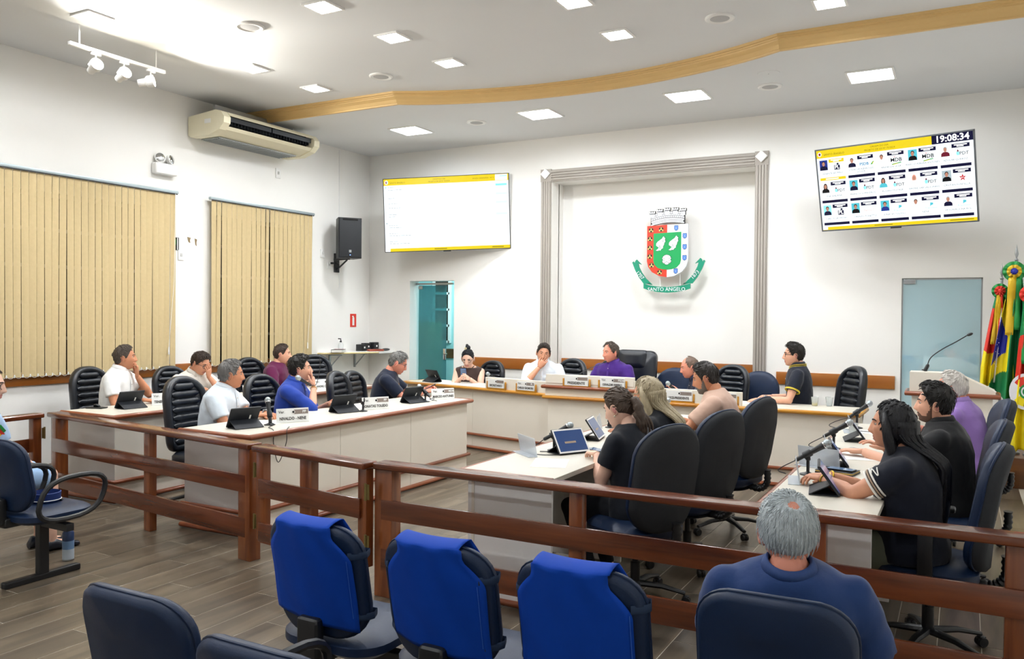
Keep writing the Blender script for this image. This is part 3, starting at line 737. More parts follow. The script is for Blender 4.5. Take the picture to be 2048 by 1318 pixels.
    for y in (-0.92, -0.35):
        b = B(); box(b, (0.012, y, -0.11), (0.02, 0.03, 0.22)); box(b, (0.12, y, -0.012), (0.22, 0.03, 0.02)); tube(b, [(0.015, y, -0.20), (0.20, y, -0.02)], 0.009, 6); obj('bracket', b, M_metal, t)
    zs = 1.09
    t = thing('soap_dispenser', 'clear pump bottle with black nozzle on the corner shelf', 'dispenser', (-8.07, 9.53, zs)); b = B(); lathe(b, [(0.036, 0), (0.038, 0.01), (0.038, 0.10), (0.030, 0.125), (0.014, 0.135), (0.014, 0.145)], 18); obj('bottle', b, mat('clear_plastic', 'e9eeee', 0.12, alpha=0.45), t, True)
    b = B(); lathe(b, [(0.016, 0.14), (0.016, 0.16), (0.006, 0.165), (0.006, 0.19)], 12); tube(b, [(0, 0, 0.188), (-0.01, -0.045, 0.192)], 0.008, 8); obj('pump', b, M_black, t, True)
    t = thing('book', 'thick book with a dark and red cover on the corner shelf', 'book', (-7.95, 9.34, zs), 25); b = B(); box(b, (0, 0, 0.022), (0.15, 0.22, 0.036)); obj('pages', b, M_paper, t); b = B(); box(b, (0, 0, 0.042), (0.155, 0.225, 0.004)); box(b, (-0.077, 0, 0.022), (0.004, 0.225, 0.044)); obj('cover', b, mat('cover_dark', '3c3a3d', 0.4), t)
    b = B(); box(b, (0, 0.06, 0.045), (0.15, 0.05, 0.002)); box(b, (-0.08, 0.06, 0.022), (0.002, 0.05, 0.04)); obj('red_band', b, mat('cover_red', 'b3273c', 0.4), t)
    Mbx = mat('box_black', '121419', 0.5)
    for k, (x, y, s, lab) in enumerate(((-7.98, 9.90, (0.12, 0.12, 0.10), 'black device box nearest the book on the corner shelf'), (-8.02, 10.06, (0.10, 0.12, 0.115), 'middle black box in the row on the corner shelf'), (-7.98, 10.2, (0.11, 0.10, 0.125), 'tallest black box in the corner of the shelf'))):
        t = thing('device_box', lab, 'box', (x, y, zs)); b = B(); box(b, (0, 0, s[2]/2), s, 0.006); obj('case', b, Mbx, t, True); b = B(); box(b, (s[0]/2+0.001, 0.0, s[2]*0.55), (0.002, 0.03, 0.025)); obj('sticker', b, M_white, t)
    t = thing('leather_pouch', 'red-brown leather pouch lying on the corner shelf', 'pouch', (-7.78, 9.98, zs), 60); b = B(); box(b, (0, 0, 0.015), (0.24, 0.11, 0.03), 0.012, seg=3); obj('body', b, mat('red_leather', '9c4a36', 0.4), t, True); b = B(); box(b, (0.03, 0, 0.031), (0.10, 0.112, 0.008), 0.003); obj('flap', b, mat('red_leather_dark', '6d2f24', 0.4), t, True)
    t = thing('sunglasses_case', 'dark oval case at the right end of the corner shelf', 'case', (-7.74, 10.18, zs), 75); b = B(); ell(b, (0, 0, 0.02), (0.08, 0.035, 0.02), 18, 10); obj('shell', b, M_black, t, True); b = B(); tube(b, [(0.08*math.cos(a), 0.0355*math.sin(a), 0.02) for a in [2*PI*i/18 for i in range(19)]], 0.0018, 4); obj('zip', b, M_metal, t)
    t = thing('cable_conduit', 'thin white cable conduit running down the left wall near the corner', 'conduit', (XL+0.006, 9.58, 0)); b = B(); box(b, (0, 0, 3.05), (0.012, 0.012, 2.06)); obj('channel', b, M_white, t); b = B(); box(b, (0.001, 0, 4.04), (0.016, 0.022, 0.03), 0.002); obj('coupling', b, M_white, t)
leftwall()
# ================================================================== SCREENS
def emat(name, hexc, s=0.9):
    s = s*0.58
    return mat(name, '050505', 0.25, var=0.0, emit=s, ecol=hexc, spec=0.3)
def tvpose(c, yaw, tilt, roll):
    cz, sz = math.cos(R(yaw)), math.sin(R(yaw)); ct, st = math.cos(R(tilt)), math.sin(R(tilt)); cr, sr = math.cos(R(roll)), math.sin(R(roll))
    r = Vector((cz, sz, 0)); n = Vector((sz, -cz, 0)); u2 = Vector((0, 0, 1))*ct + n*st
    X = r*cr + u2*sr; Z = -r*sr + u2*cr; Y = Z.cross(X)
    m = Matrix.Identity(4)
    for i in range(3): m[i][0] = X[i]; m[i][1] = Y[i]; m[i][2] = Z[i]
    m.translation = Vector(c); return m

def tv(label, pose, W, bez, bezm):
    H = W*0.5625+0.02
    t = thing('television', label, 'television', M=pose)
    b = B(); box(b, (0, 0.03, 0), (W-0.06, 0.05, H-0.06), 0.012); obj('back_shell', b, M_black, t)
    b = B()
    for s in (-1, 1): box(b, (s*(W/2-bez/2), 0, 0), (bez, 0.03, H), 0.002); box(b, (0, 0, s*(H/2-bez/2)), (W, 0.03, bez), 0.002)
    obj('bezel', b, bezm, t)
    b = B(); box(b, (0, 0.002, 0), (W-2*bez, 0.014, H-2*bez)); sc = obj('screen', b, emat('screen_white', 'f2fbff', 1.0), t)
    b = B(); box(b, (0, -0.006, -H/2-0.006), (0.11, 0.02, 0.014), 0.003); obj('sensor_foot', b, M_black, t)
    b = B(); box(b, (0, 0.07, -0.02), (0.30, 0.04, 0.3), 0.006); iv = pose.inverted(); tube(b, [(0, 0.07, 0), iv @ Vector((pose.translation.x, YB-0.01, pose.translation.z))], 0.025, 8); obj('mount_arm', b, M_black, t)
    w, h = W-2*bez, H-2*bez
    def rect(u0, u1, v0, v1, m, name='panel', d=0.0006):
        b = B(); box(b, ((u0+u1)/2*w-w/2, -0.0052-d, h/2-(v0+v1)/2*h), ((u1-u0)*w, 0.0008, (v1-v0)*h)); return obj(name, b, m, t)
    def tx(s, u, v, size, m, align='CENTER', bold=0.0, sx=1.0): return text(s, size, m, t, T(u*w-w/2, -0.0068, h/2-v*h) @ UP, align, sx=sx, bold=bold)
    def poly(pts, m, name='graphic', d=0.0010):
        b = B(); prism(b, [(u*w-w/2, h/2-v*h) for u, v in pts], 0, 0.0006, T(0, -0.0052-d, 0) @ UP); return obj(name, b, m, t)
    return t, w, h, rect, tx, poly

def screens():
    yel = emat('px_yellow', 'f0d51c', 0.75); navy = emat('px_navy', '12123f', 0.55); dk = emat('px_dark', '30404a', 0.5); cyan = emat('px_cyan', '8fe4ee', 0.9); grey = emat('px_grey', 'a9b8bd', 0.85)
    yd = emat('px_olive', '8c7a10', 0.6); wh = emat('px_white', 'ffffff', 1.0); faint = emat('px_faint', 'cfe9ee', 0.95)
    red = emat('px_red', 'd0323a', 0.7); green = emat('px_green', '2fae4c', 0.7); skin = emat('px_skin', 'c98f78', 0.7); teal = emat('px_teal', '56c3d2', 0.8); blk = emat('px_black', '111318', 0.4); pur = emat('px_purple', '5d3f93', 0.7); maroon = emat('px_maroon', '7d1f36', 0.6); shirt = emat('px_shirt', 'dfe9ea', 0.9); org = emat('px_orange', 'e9a08c', 0.8); blue = emat('px_blue', '2b3f9e', 0.6)
    # left: session agenda
    t, w, h, rect, tx, poly = tv('wide television with a white agenda page under a yellow header, left of the crest', tvpose((-6.523, 9.979, 3.102), 19.256, 1.8124, 1.6887), 1.85, 0.008, M_black)
    rect(0, 1, 0, 0.088, yel, 'header_bar'); rect(0, 1, 0.957, 1, yel, 'footer_bar'); rect(0.895, 0.99, 0.004, 0.082, wh, 'clock_box', 0.001); rect(0.0, 0.04, 0.957, 1.0, wh, 'corner_tab', 0.001)
    poly([(0.023+0.014*math.cos(a), 0.045+0.028*math.sin(a)) for a in [2*PI*i/16 for i in range(16)]], wh, 'logo_disc'); poly([(0.015, 0.03), (0.024, 0.03), (0.024, 0.068), (0.015, 0.055)], red, 'logo_left', 0.0016); poly([(0.024, 0.03), (0.031, 0.03), (0.031, 0.055), (0.024, 0.068)], teal, 'logo_right', 0.0016)
    tx('SANTO ÂNGELO', 0.05, 0.055, 0.030, yd, 'LEFT'); tx('ORDEM DO DIA', 0.45, 0.028, 0.026, yd); tx('PROJETO DE LEI Nº 75/2024', 0.45, 0.060, 0.026, yd); tx('SESSÃO ORDINÁRIA - Nº 2', 0.80, 0.045, 0.026, yd)
    for v in (0.14, 0.26, 0.375, 0.53): rect(0.897, 0.985, v-0.014, v+0.016, faint if v > 0.2 else cyan, 'button')
    rect(0.93, 0.985, 0.02, 0.032, cyan, 'clock_line', 0.0016); rect(0.94, 0.985, 0.05, 0.062, faint, 'clock_line', 0.0016)
    rows = [(0.115, 0.06), (0.15, 0.11), (0.265, 0.05), (0.34, 0.07), (0.37, 0.65), (0.40, 0.10), (0.49, 0.07), (0.52, 0.06), (0.55, 0.45), (0.64, 0.07), (0.67, 0.10), (0.70, 0.32), (0.75, 0.07), (0.78, 0.18), (0.81, 0.72), (0.86, 0.07), (0.89, 0.17), (0.92, 0.62)]
    for v, L in rows:
        u = 0.035
        while u < 0.035+L:
            q = random.uniform(0.008, 0.035); rect(u, min(u+q, 0.035+L), v-0.004, v+0.004, faint if L > 0.2 else grey, 'text_line'); u += q+0.006
    for v, m in ((0.115, cyan), (0.455, faint), (0.61, grey)): poly([(0.017+0.006*math.cos(a), v+0.011*math.sin(a)) for a in [2*PI*i/10 for i in range(10)]], m, 'marker')
    rect(0.40, 0.50, 0.975, 0.985, yd, 'footer_line', 0.001); rect(0.86, 0.95, 0.975, 0.985, yd, 'footer_line', 0.001)
    # right: voting panel
    t, w, h, rect, tx, poly = tv('television with the voting panel of fifteen portraits and a clock, right of the crest', tvpose((-0.6741, 9.679, 3.083), -13.984, 14.911, 0.141), 1.60, 0.014, mat('tv_silver', '6b7076', 0.35, metal=0.6))
    rect(0, 0.757, 0, 0.098, yel, 'header_bar'); rect(0.757, 1, 0, 0.098, navy, 'clock_box'); rect(0, 1, 0.962, 1, yel, 'footer_bar'); rect(0.0, 0.035, 0.962, 0.995, wh, 'corner_tab', 0.001); rect(0.36, 0.48, 0.976, 0.984, yd, 'footer_line', 0.001); rect(0.84, 0.98, 0.976, 0.984, yd, 'footer_line', 0.001)
    tx('19:08:34', 0.878, 0.050, 0.092, wh, bold=0.0022)
    poly([(0.022+0.013*math.cos(a), 0.05+0.027*math.sin(a)) for a in [2*PI*i/16 for i in range(16)]], wh, 'logo_disc'); poly([(0.015, 0.035), (0.022, 0.035), (0.022, 0.07), (0.015, 0.06)], red, 'logo_left', 0.0016); poly([(0.022, 0.035), (0.029, 0.035), (0.029, 0.06), (0.022, 0.07)], blk, 'logo_right', 0.0016)
    tx('SANTO ÂNGELO', 0.05, 0.06, 0.030, yd, 'LEFT'); tx('ORDEM DO DIA', 0.43, 0.032, 0.026, yd); tx('PROJETO DE LEI Nº 75/2024', 0.43, 0.068, 0.026, yd)
    cells = [('TENENTE BELMIRO', 'PL', (blue, navy, skin)), ('OSVALDIR RIBEIRO DE\nSOUZA', 'PSDB', (wh, navy, skin)), ('ANDRE DA SILVA', 'MDB', (wh, shirt, skin)), ('MARCIO PEREIRA ANTUNES', 'MDB', (teal, blk, skin)), ('ADOLAR QUEIROZ', 'PDT', (wh, maroon, skin)),
             ('ENF. ANDRÉIA', 'PDT', (wh, blk, skin)), ('FRANCISCO MEDEIROS', 'PDT', (teal, navy, skin)), ('ROSANI STOCKER', 'PDT', (wh, teal, skin)), ('SIMONE VARGAS LUNKES', 'PDT', (wh, shirt, skin)), ('CRISTIAN FONTELLA', 'PT', (grey, blk, skin)),
             ('CARLOS GROMOSKI', 'PL', (cyan, navy, skin)), ('LORENZO TONETTO', 'NOVO', (teal, blk, skin)), ('JONATAS TOLEDO', 'PP', (teal, blue, skin)), ('NENE', 'PP', (wh, shirt, skin)), ('VILSON ROCHA RUSI', 'PP', (wh, navy, skin))]
    women = (5, 7, 8)
    for k, (nm, party, (bg, cl, sk)) in enumerate(cells):
        i, j = k % 5, k//5; u0 = 0.012+0.1975*i; v0 = 0.115+0.282*j; cw = 0.180
        rect(u0, u0+cw, v0+0.228, v0+0.262, yel if k == 0 else navy, 'vote_bar')
        if k == 0: rect(u0+0.04, u0+cw-0.05, v0+0.238, v0+0.252, wh, 'vote_text', 0.0012)
        rect(u0+0.07, u0+cw-0.005, v0+0.005, v0+0.048, yel if k == 0 else navy, 'status_tag'); rect(u0+0.085, u0+cw-0.02, v0+0.013, v0+0.024, wh, 'tag_line', 0.0012); rect(u0+0.10, u0+cw-0.04, v0+0.029, v0+0.039, wh, 'tag_line', 0.0012)
        rect(u0+0.004, u0+0.06, v0+0.01, v0+0.135, bg, 'portrait_ground')
        c = u0+0.032; poly([(c-0.026, v0+0.134), (c-0.024, v0+0.10), (c-0.012, v0+0.083), (c+0.012, v0+0.083), (c+0.024, v0+0.10), (c+0.026, v0+0.134)], cl, 'portrait_body', 0.0014)
        if k in women: poly([(c+0.014*math.cos(a), v0+0.062+0.045*math.sin(a)) for a in [2*PI*q/14 for q in range(14)]], blk if k != 8 else org, 'portrait_hair', 0.0012)
        else: poly([(c+0.0115*math.cos(a), v0+0.047+0.024*math.sin(a)) for a in [2*PI*q/14 for q in range(14)]], blk if k not in (4, 14) else grey, 'portrait_hair', 0.0016)
        poly([(c+0.0095*math.cos(a), v0+0.058+0.026*math.sin(a)) for a in [2*PI*q/14 for q in range(14)]], sk, 'portrait_face', 0.002)
        lu, lv = u0+0.125, v0+0.105
        if party == 'PL': rect(lu-0.02, lu+0.02, lv-0.022, lv+0.035, navy, 'logo_box'); tx('PL', lu, lv+0.006, 0.052, wh, bold=0.001); poly([(lu+0.006+0.008*math.cos(a), lv-0.035+0.012*math.sin(a)) for a in [2*PI*q/10 for q in range(10)]], navy, 'logo_dot')
        elif party == 'PSDB': tx('PSDB', lu-0.012, lv+0.005, 0.042, emat('px_psdb', '1a86b8', 0.7), bold=0.001); poly([(lu+0.03, lv+0.02), (lu+0.045, lv-0.015), (lu+0.055, lv-0.02), (lu+0.042, lv+0.02)], green, 'logo_wing'); poly([(lu+0.04, lv+0.01), (lu+0.05, lv-0.012), (lu+0.054, lv-0.012), (lu+0.046, lv+0.01)], yel, 'logo_wing', 0.0016)
        elif party == 'MDB': tx('MDB', lu, lv, 0.055, blk, bold=0.001); poly([(lu-0.03, lv+0.045), (lu+0.03, lv+0.028), (lu+0.032, lv+0.038), (lu-0.028, lv+0.055)], green, 'logo_stroke'); poly([(lu-0.024, lv+0.05), (lu+0.01, lv+0.04), (lu+0.01, lv+0.046), (lu-0.022, lv+0.056)], yel, 'logo_stroke', 0.0016); poly([(lu-0.014, lv-0.03), (lu-0.010, lv-0.045), (lu-0.006, lv-0.03)], red, 'logo_flame')
        elif party == 'PDT':
            tx('PDT', lu+0.016, lv+0.012, 0.046, blk, bold=0.0004); poly([(lu-0.026, lv+0.03), (lu-0.03, lv+0.0), (lu-0.018, lv-0.02), (lu-0.01, lv+0.0), (lu-0.012, lv+0.03)], cyan, 'logo_hand'); poly([(lu-0.026, lv-0.01), (lu-0.02, lv-0.038), (lu-0.012, lv-0.012)], maroon, 'logo_rose', 0.0016)
        elif party == 'PT': poly([(lu+(0.022 if q % 2 == 0 else 0.009)*math.sin(PI*q/5), lv-(0.044 if q % 2 == 0 else 0.018)*math.cos(PI*q/5)) for q in range(10)], red, 'logo_star'); tx('PT', lu, lv+0.004, 0.022, wh)
        elif party == 'NOVO': tx('NOVO', lu, lv+0.005, 0.038, org)
        else: poly([(lu-0.004, lv-0.03), (lu+0.014, lv-0.024), (lu+0.014, lv-0.004), (lu, lv+0.006), (lu-0.006, lv+0.018)], teal, 'logo_leaf'); tx('Progressistas', lu, lv+0.032, 0.022, teal)
        tx(nm, u0+cw/2, v0+0.180, 0.026, dk)
screens()

# ================================================================== CREST
def crest():
    t = thing('coat_of_arms', 'painted municipal coat of arms with mural crown and green ribbon in the niche', 'coat of arms', (-3.405, 10.50, 2.504))
    s = 0.00106
    A = UP
    def P(pts): return [((x-660)*s, (650-y)*s) for x, y in pts]
    cr = mat('crest_red', 'e2402a', 0.35); cg = mat('crest_green', '12a45a', 0.35); cw = mat('crest_white', 'e9edf3', 0.35); cr_t = mat('crest_teal', '0c9273', 0.4); cbk = mat('crest_black', '16181c', 0.4); cgo = mat('crest_gold', 'd9c877', 0.4); cb = mat('crest_blue', '3f82e0', 0.35); cdt = mat('crest_teal_dark', '075847', 0.4)
    def pr(name, pts, z0, z1, m, parent=t):
        b = B(); prism(b, P(pts), z0, z1, A); return obj(name, b, m, parent)
    pr('shield_left', [(403, 332), (403, 770), (420, 840), (470, 905), (560, 953), (660, 970), (660, 326)], 0, 0.035, cr)
    rt = pr('shield_right', [(660, 326), (660, 970), (760, 953), (850, 905), (902, 840), (922, 770), (922, 322)], 0, 0.035, cw)
    pr('shield_field', [(487, 427), (487, 765), (500, 812), (545, 855), (600, 871), (660, 876), (720, 871), (780, 855), (825, 810), (838, 762), (838, 418)], 0.02, 0.039, cg)
    for cx, cy_ in ((454, 382), (583, 376), (441, 490), (441, 600), (441, 708), (464, 817), (569, 905)):
        b = B()
        prism(b, P([(cx-30, cy_+29), (cx-30, cy_+6), (cx-26, cy_-18), (cx-14, cy_-18), (cx-12, cy_-30), (cx+12, cy_-30), (cx+14, cy_-18), (cx+26, cy_-18), (cx+30, cy_+6), (cx+30, cy_+29)]), 0.03, 0.0365, A, 0)
        for dx, dy, w_, h in ((-20, 16, 16, 20), (20, 16, 16, 20), (0, -10, 14, 26), (0, 6, 30, 8)): prism(b, P([(cx+dx-w_/2, cy_+dy+h/2), (cx+dx+w_/2, cy_+dy+h/2), (cx+dx+w_/2, cy_+dy-h/2), (cx+dx-w_/2, cy_+dy-h/2)]), 0.036, 0.039, A, 1)
        obj('castle', b, [cbk, cgo], t)
    for cx, cy_ in ((774, 370), (882, 470), (882, 604), (882, 737), (773, 897)):
        b = B(); sh = lambda k: [(cx-24*k, cy_-30*k), (cx-24*k, cy_+12*k), (cx-14*k, cy_+26*k), (cx, cy_+31*k), (cx+14*k, cy_+26*k), (cx+24*k, cy_+12*k), (cx+24*k, cy_-30*k)]
        prism(b, P(sh(1.06)), 0.03, 0.0362, A, 0); prism(b, P(sh(0.92)), 0.036, 0.039, A, 1)
        for q in ((0, 0), (-9, -12), (9, -12), (-9, 11), (9, 11)): prism(b, P([(cx+q[0]+4*math.cos(a), cy_+q[1]+4*math.sin(a)) for a in [2*PI*i/6 for i in range(6)]]), 0.0385, 0.0395, A, 2)
        obj('small_shield', b, [cbk, cb, cw], t)
    wing = [(620, 466), (626, 480), (640, 488), (634, 506), (641, 530), (628, 545), (622, 572), (610, 590), (611, 612), (590, 622), (578, 642), (560, 636), (548, 645), (518, 640), (545, 620), (556, 602), (538, 590), (522, 578), (524, 552), (540, 532), (568, 512), (598, 492), (608, 474)]
    for dx, dy in ((0, 0), (163, -3)):
        b = B(); c = (580+dx, 560+dy); w2 = [(x+dx, y+dy) for x, y in wing]
        prism(b, P([(c[0]+(x-c[0])*1.07, c[1]+(y-c[1])*1.05) for x, y in w2]), 0.035, 0.0405, A, 0); prism(b, P(w2), 0.038, 0.044, A, 1)
        for (x0, y0, x1, y1) in ((565, 570, 560, 625), (578, 575, 575, 620), (600, 520, 625, 505), (595, 530, 620, 525)):
            tube(b, [A @ Vector(((x0+dx-660)*s, (650-y0-dy)*s, 0.044)), A @ Vector(((x1+dx-660)*s, (650-y1-dy)*s, 0.044))], 0.0016, 4, 0)
        obj('wing', b, [cbk, cw], t)
    shell = [(660, 694), (690, 702), (706, 718), (716, 738), (706, 756), (718, 775), (704, 793), (688, 800), (676, 812), (660, 815), (644, 812), (632, 800), (614, 794), (603, 776), (614, 757), (602, 738), (614, 716), (632, 701)]
    b = B(); prism(b, P([(660+(x-660)*1.07, 755+(y-755)*1.07) for x, y in shell]), 0.035, 0.0405, A, 0); prism(b, P(shell), 0.038, 0.044, A, 1)
    for k in (-1, 1):
        for y0 in (730, 755, 778): tube(b, [A @ Vector((k*54*s, (650-y0)*s, 0.044)), A @ Vector((k*22*s, (650-y0-16)*s, 0.044))], 0.0016, 4, 0)
    for k in (-1, 1): tube(b, [A @ Vector((k*28*s, (650-798)*s, 0.044)), A @ Vector((0, (650-775)*s, 0.044))], 0.0016, 4, 0)
    obj('shell', b, [cbk, cw], t)
    # mural crown: dark back, white stones
    arc = lambda x: 30*((x-672)/215.0)**2 + (660-x)*0.03      # drop of the arch towards the ends
    def band(x0, x1, y0, y1, n=10): return [(x0+(x1-x0)*i/n, y1+arc(x0+(x1-x0)*i/n)) for i in range(n+1)] + [(x0+(x1-x0)*i/n, y0+arc(x0+(x1-x0)*i/n)) for i in range(n, -1, -1)]
    b = B(); prism(b, P(band(446, 878, 158, 300)), 0.0, 0.03, A)
    xs = (464, 562, 658, 760, 856)
    for x in xs: prism(b, P([(x-30, 210), (x+30, 210), (x+30, 150+arc(x)), (x+40, 148+arc(x)), (x+40, 116+arc(x)), (x-40, 116+arc(x)), (x-40, 148+arc(x)), (x-30, 150+arc(x))]), 0.0, 0.03, A)
    obj('mural_crown', b, cbk, t)
    b = B(); st = B()
    for y0, y1, ins in ((240, 258, 4), (262, 276, 14), (280, 296, 2)): prism(st, P(band(450+ins, 874-ins, y0, y1)), 0.028, 0.035, A)
    for r, (y0, y1) in enumerate(((164, 186), (190, 210), (214, 234))):
        x = 452 - (14 if r % 2 else 0)
        while x < 868:
            w_ = 27; a0, a1 = max(x, 452), min(x+w_-4, 872)
            if a1-a0 > 6: prism(st, P(band(a0, a1, y0, y1, 1)), 0.028, 0.034, A)
            x += w_
    for x in xs:
        a = arc(x)
        prism(st, P([(x-26, 206+a*0.6), (x-3, 206+a*0.6), (x-3, 154+a), (x-26, 154+a)]), 0.030, 0.037, A); prism(st, P([(x+1, 206+a*0.6), (x+26, 206+a*0.6), (x+26, 154+a), (x+1, 154+a)]), 0.030, 0.037, A)
        prism(st, P([(x-36, 145+a), (x+36, 145+a), (x+36, 120+a), (x+22, 120+a), (x+18, 132+a), (x+8, 132+a), (x+6, 122+a), (x-8, 122+a), (x-10, 132+a), (x-20, 132+a), (x-22, 120+a), (x-36, 120+a)]), 0.030, 0.038, A)
    o = obj('crown_stones', st, cw, t); o['kind'] = 'stuff'; b.free()
    # ribbon
    pr('ribbon_band', [(360, 1045), (360, 1105), (430, 1130), (540, 1152), (660, 1160), (780, 1152), (880, 1135), (953, 1110), (953, 1050), (880, 1068), (780, 1084), (660, 1090), (540, 1084), (430, 1066)], 0.0, 0.03, cr_t)
    tail = [(205, 778), (222, 765), (236, 790), (246, 760), (264, 742), (328, 808), (285, 792), (296, 838), (330, 905), (385, 980), (472, 1062), (400, 1048), (362, 1050), (300, 972), (245, 875)]
    pr('ribbon_tail', tail, -0.004, 0.024, cr_t); pr('ribbon_tail', [(1338-x, y) for x, y in reversed(tail)], -0.004, 0.024, cr_t)
    pr('ribbon_fold', [(395, 1045), (472, 1066), (430, 1038)], 0.02, 0.026, cdt); pr('ribbon_fold', [(925, 1038), (850, 1070), (880, 1040)], 0.02, 0.026, cdt)
    def tx(sx, x, y, size, rot): text(sx, size, cw, t, T((x-660)*s, -0.0305, (650-y)*s) @ UP @ RZ(rot), ext=0.0008, bold=0.0006)
    tx('SANTO ÂNGELO', 655, 1120, 0.067, 0); tx('1707', 312, 940, 0.066, -48); tx('1873', 1014, 944, 0.066, 46)
    for x in (565, 820):
        b = B(); box(b, ((x-660)*s, 0.0, (650-1015)*s), (0.006, 0.006, 0.42)); obj('support_rod', b, M_white, t)
    for x in (520, 800):
        b = B(); box(b, ((x-660)*s, 0.06, (650-600)*s), (0.03, 0.13, 0.03)); obj('stand_off', b, M_white, t)
crest()

# ================================================================== LECTERN, FLAGS, STEPS
def lectern():
    t = thing('lectern', 'cream lectern with brown rounded trim in front of the blue glass door', 'lectern', (-0.08, 8.78, 0))
    W = 0.70
    b = B(); box(b, (0, 0.0, 0.49), (W-0.04, 0.34, 0.90), 0.004); obj('body', b, M_cream, t)
    b = B(); bull(b, [(-W/2-0.03, 0.18, 0.955), (-W/2-0.03, -0.20, 0.955), (W/2+0.03, -0.20, 0.955), (W/2+0.03, 0.18, 0.955)], 0.024); obj('ledge_trim', b, M_trimr, t, True, 60)
    A = Matrix(((0, 0, 1, 0), (1, 0, 0, 0), (0, 1, 0, 0), (0, 0, 0, 1)))
    b = B(); prism(b, [(-0.18, 0.97), (0.18, 0.97), (0.20, 1.02), (0.06, 1.155), (-0.18, 1.155)], -W/2, W/2-0.28, A); obj('head', b, M_cream, t)
    b = B(); prism(b, [(-0.18, 0.97), (0.18, 0.97), (0.18, 1.0), (-0.18, 1.0)], W/2-0.28, W/2, A)
    V = [(-0.18, 1.155), (0.06, 1.155)]
    q = [(W/2-0.28, -0.18, 1.0), (W/2-0.28, 0.14, 1.0), (W/2-0.28, 0.08, 1.14), (W/2-0.28, -0.18, 1.14), (W/2, -0.18, 1.0), (W/2, 0.14, 1.0)]
    vs = [b.verts.new(p) for p in q]
    for f in ((0, 1, 2, 3), (3, 2, 5, 4), (0, 3, 4), (1, 5, 2), (0, 4, 5, 1)): b.faces.new([vs[i] for i in f])
    obj('sloped_wing', b, M_cream, t)
    b = B(); bull(b, [(-W/2, 0.16, 0.19), (-W/2, -0.18, 0.19), (W/2, -0.18, 0.19), (W/2, 0.16, 0.19)], 0.02); obj('skirting_trim', b, M_trimr, t, True, 60)
    b = B(); bull(b, [(-W/2, 0.16, 0.024), (-W/2, -0.18, 0.024), (W/2, -0.18, 0.024), (W/2, 0.16, 0.024)], 0.022); obj('floor_trim', b, M_trimr, t, True, 60)
    b = B(); lathe(b, [(0.012, 0), (0.012, 0.003), (0.006, 0.006), (0, 0.006)], 10, T(0.12, -0.182, 1.0) @ RX(90)); obj('cable_port', b, M_metal, t, True)
    m = thing('gooseneck_microphone', 'black gooseneck microphone curving up from the lectern', 'microphone', (-0.31, 8.78, 1.155))
    b = B(); lathe(b, [(0.03, 0), (0.03, 0.008), (0.018, 0.012), (0.016, 0.06), (0.008, 0.075)], 14, RY(24)); obj('base', b, M_black, m, True)
    b = B(); tube(b, spline([(0.02, 0, 0.05), (0.05, 0, 0.13), (0.14, 0, 0.21), (0.25, 0, 0.28), (0.345, 0, 0.345)], 6), 0.005, 7); obj('neck', b, M_black, m, True)
    b = B(); ell(b, (0, 0, 0), (0.028, 0.014, 0.014), 12, 8, T(0.37, 0, 0.357) @ RY(-24)); obj('capsule', b, M_black, m, True)
lectern()

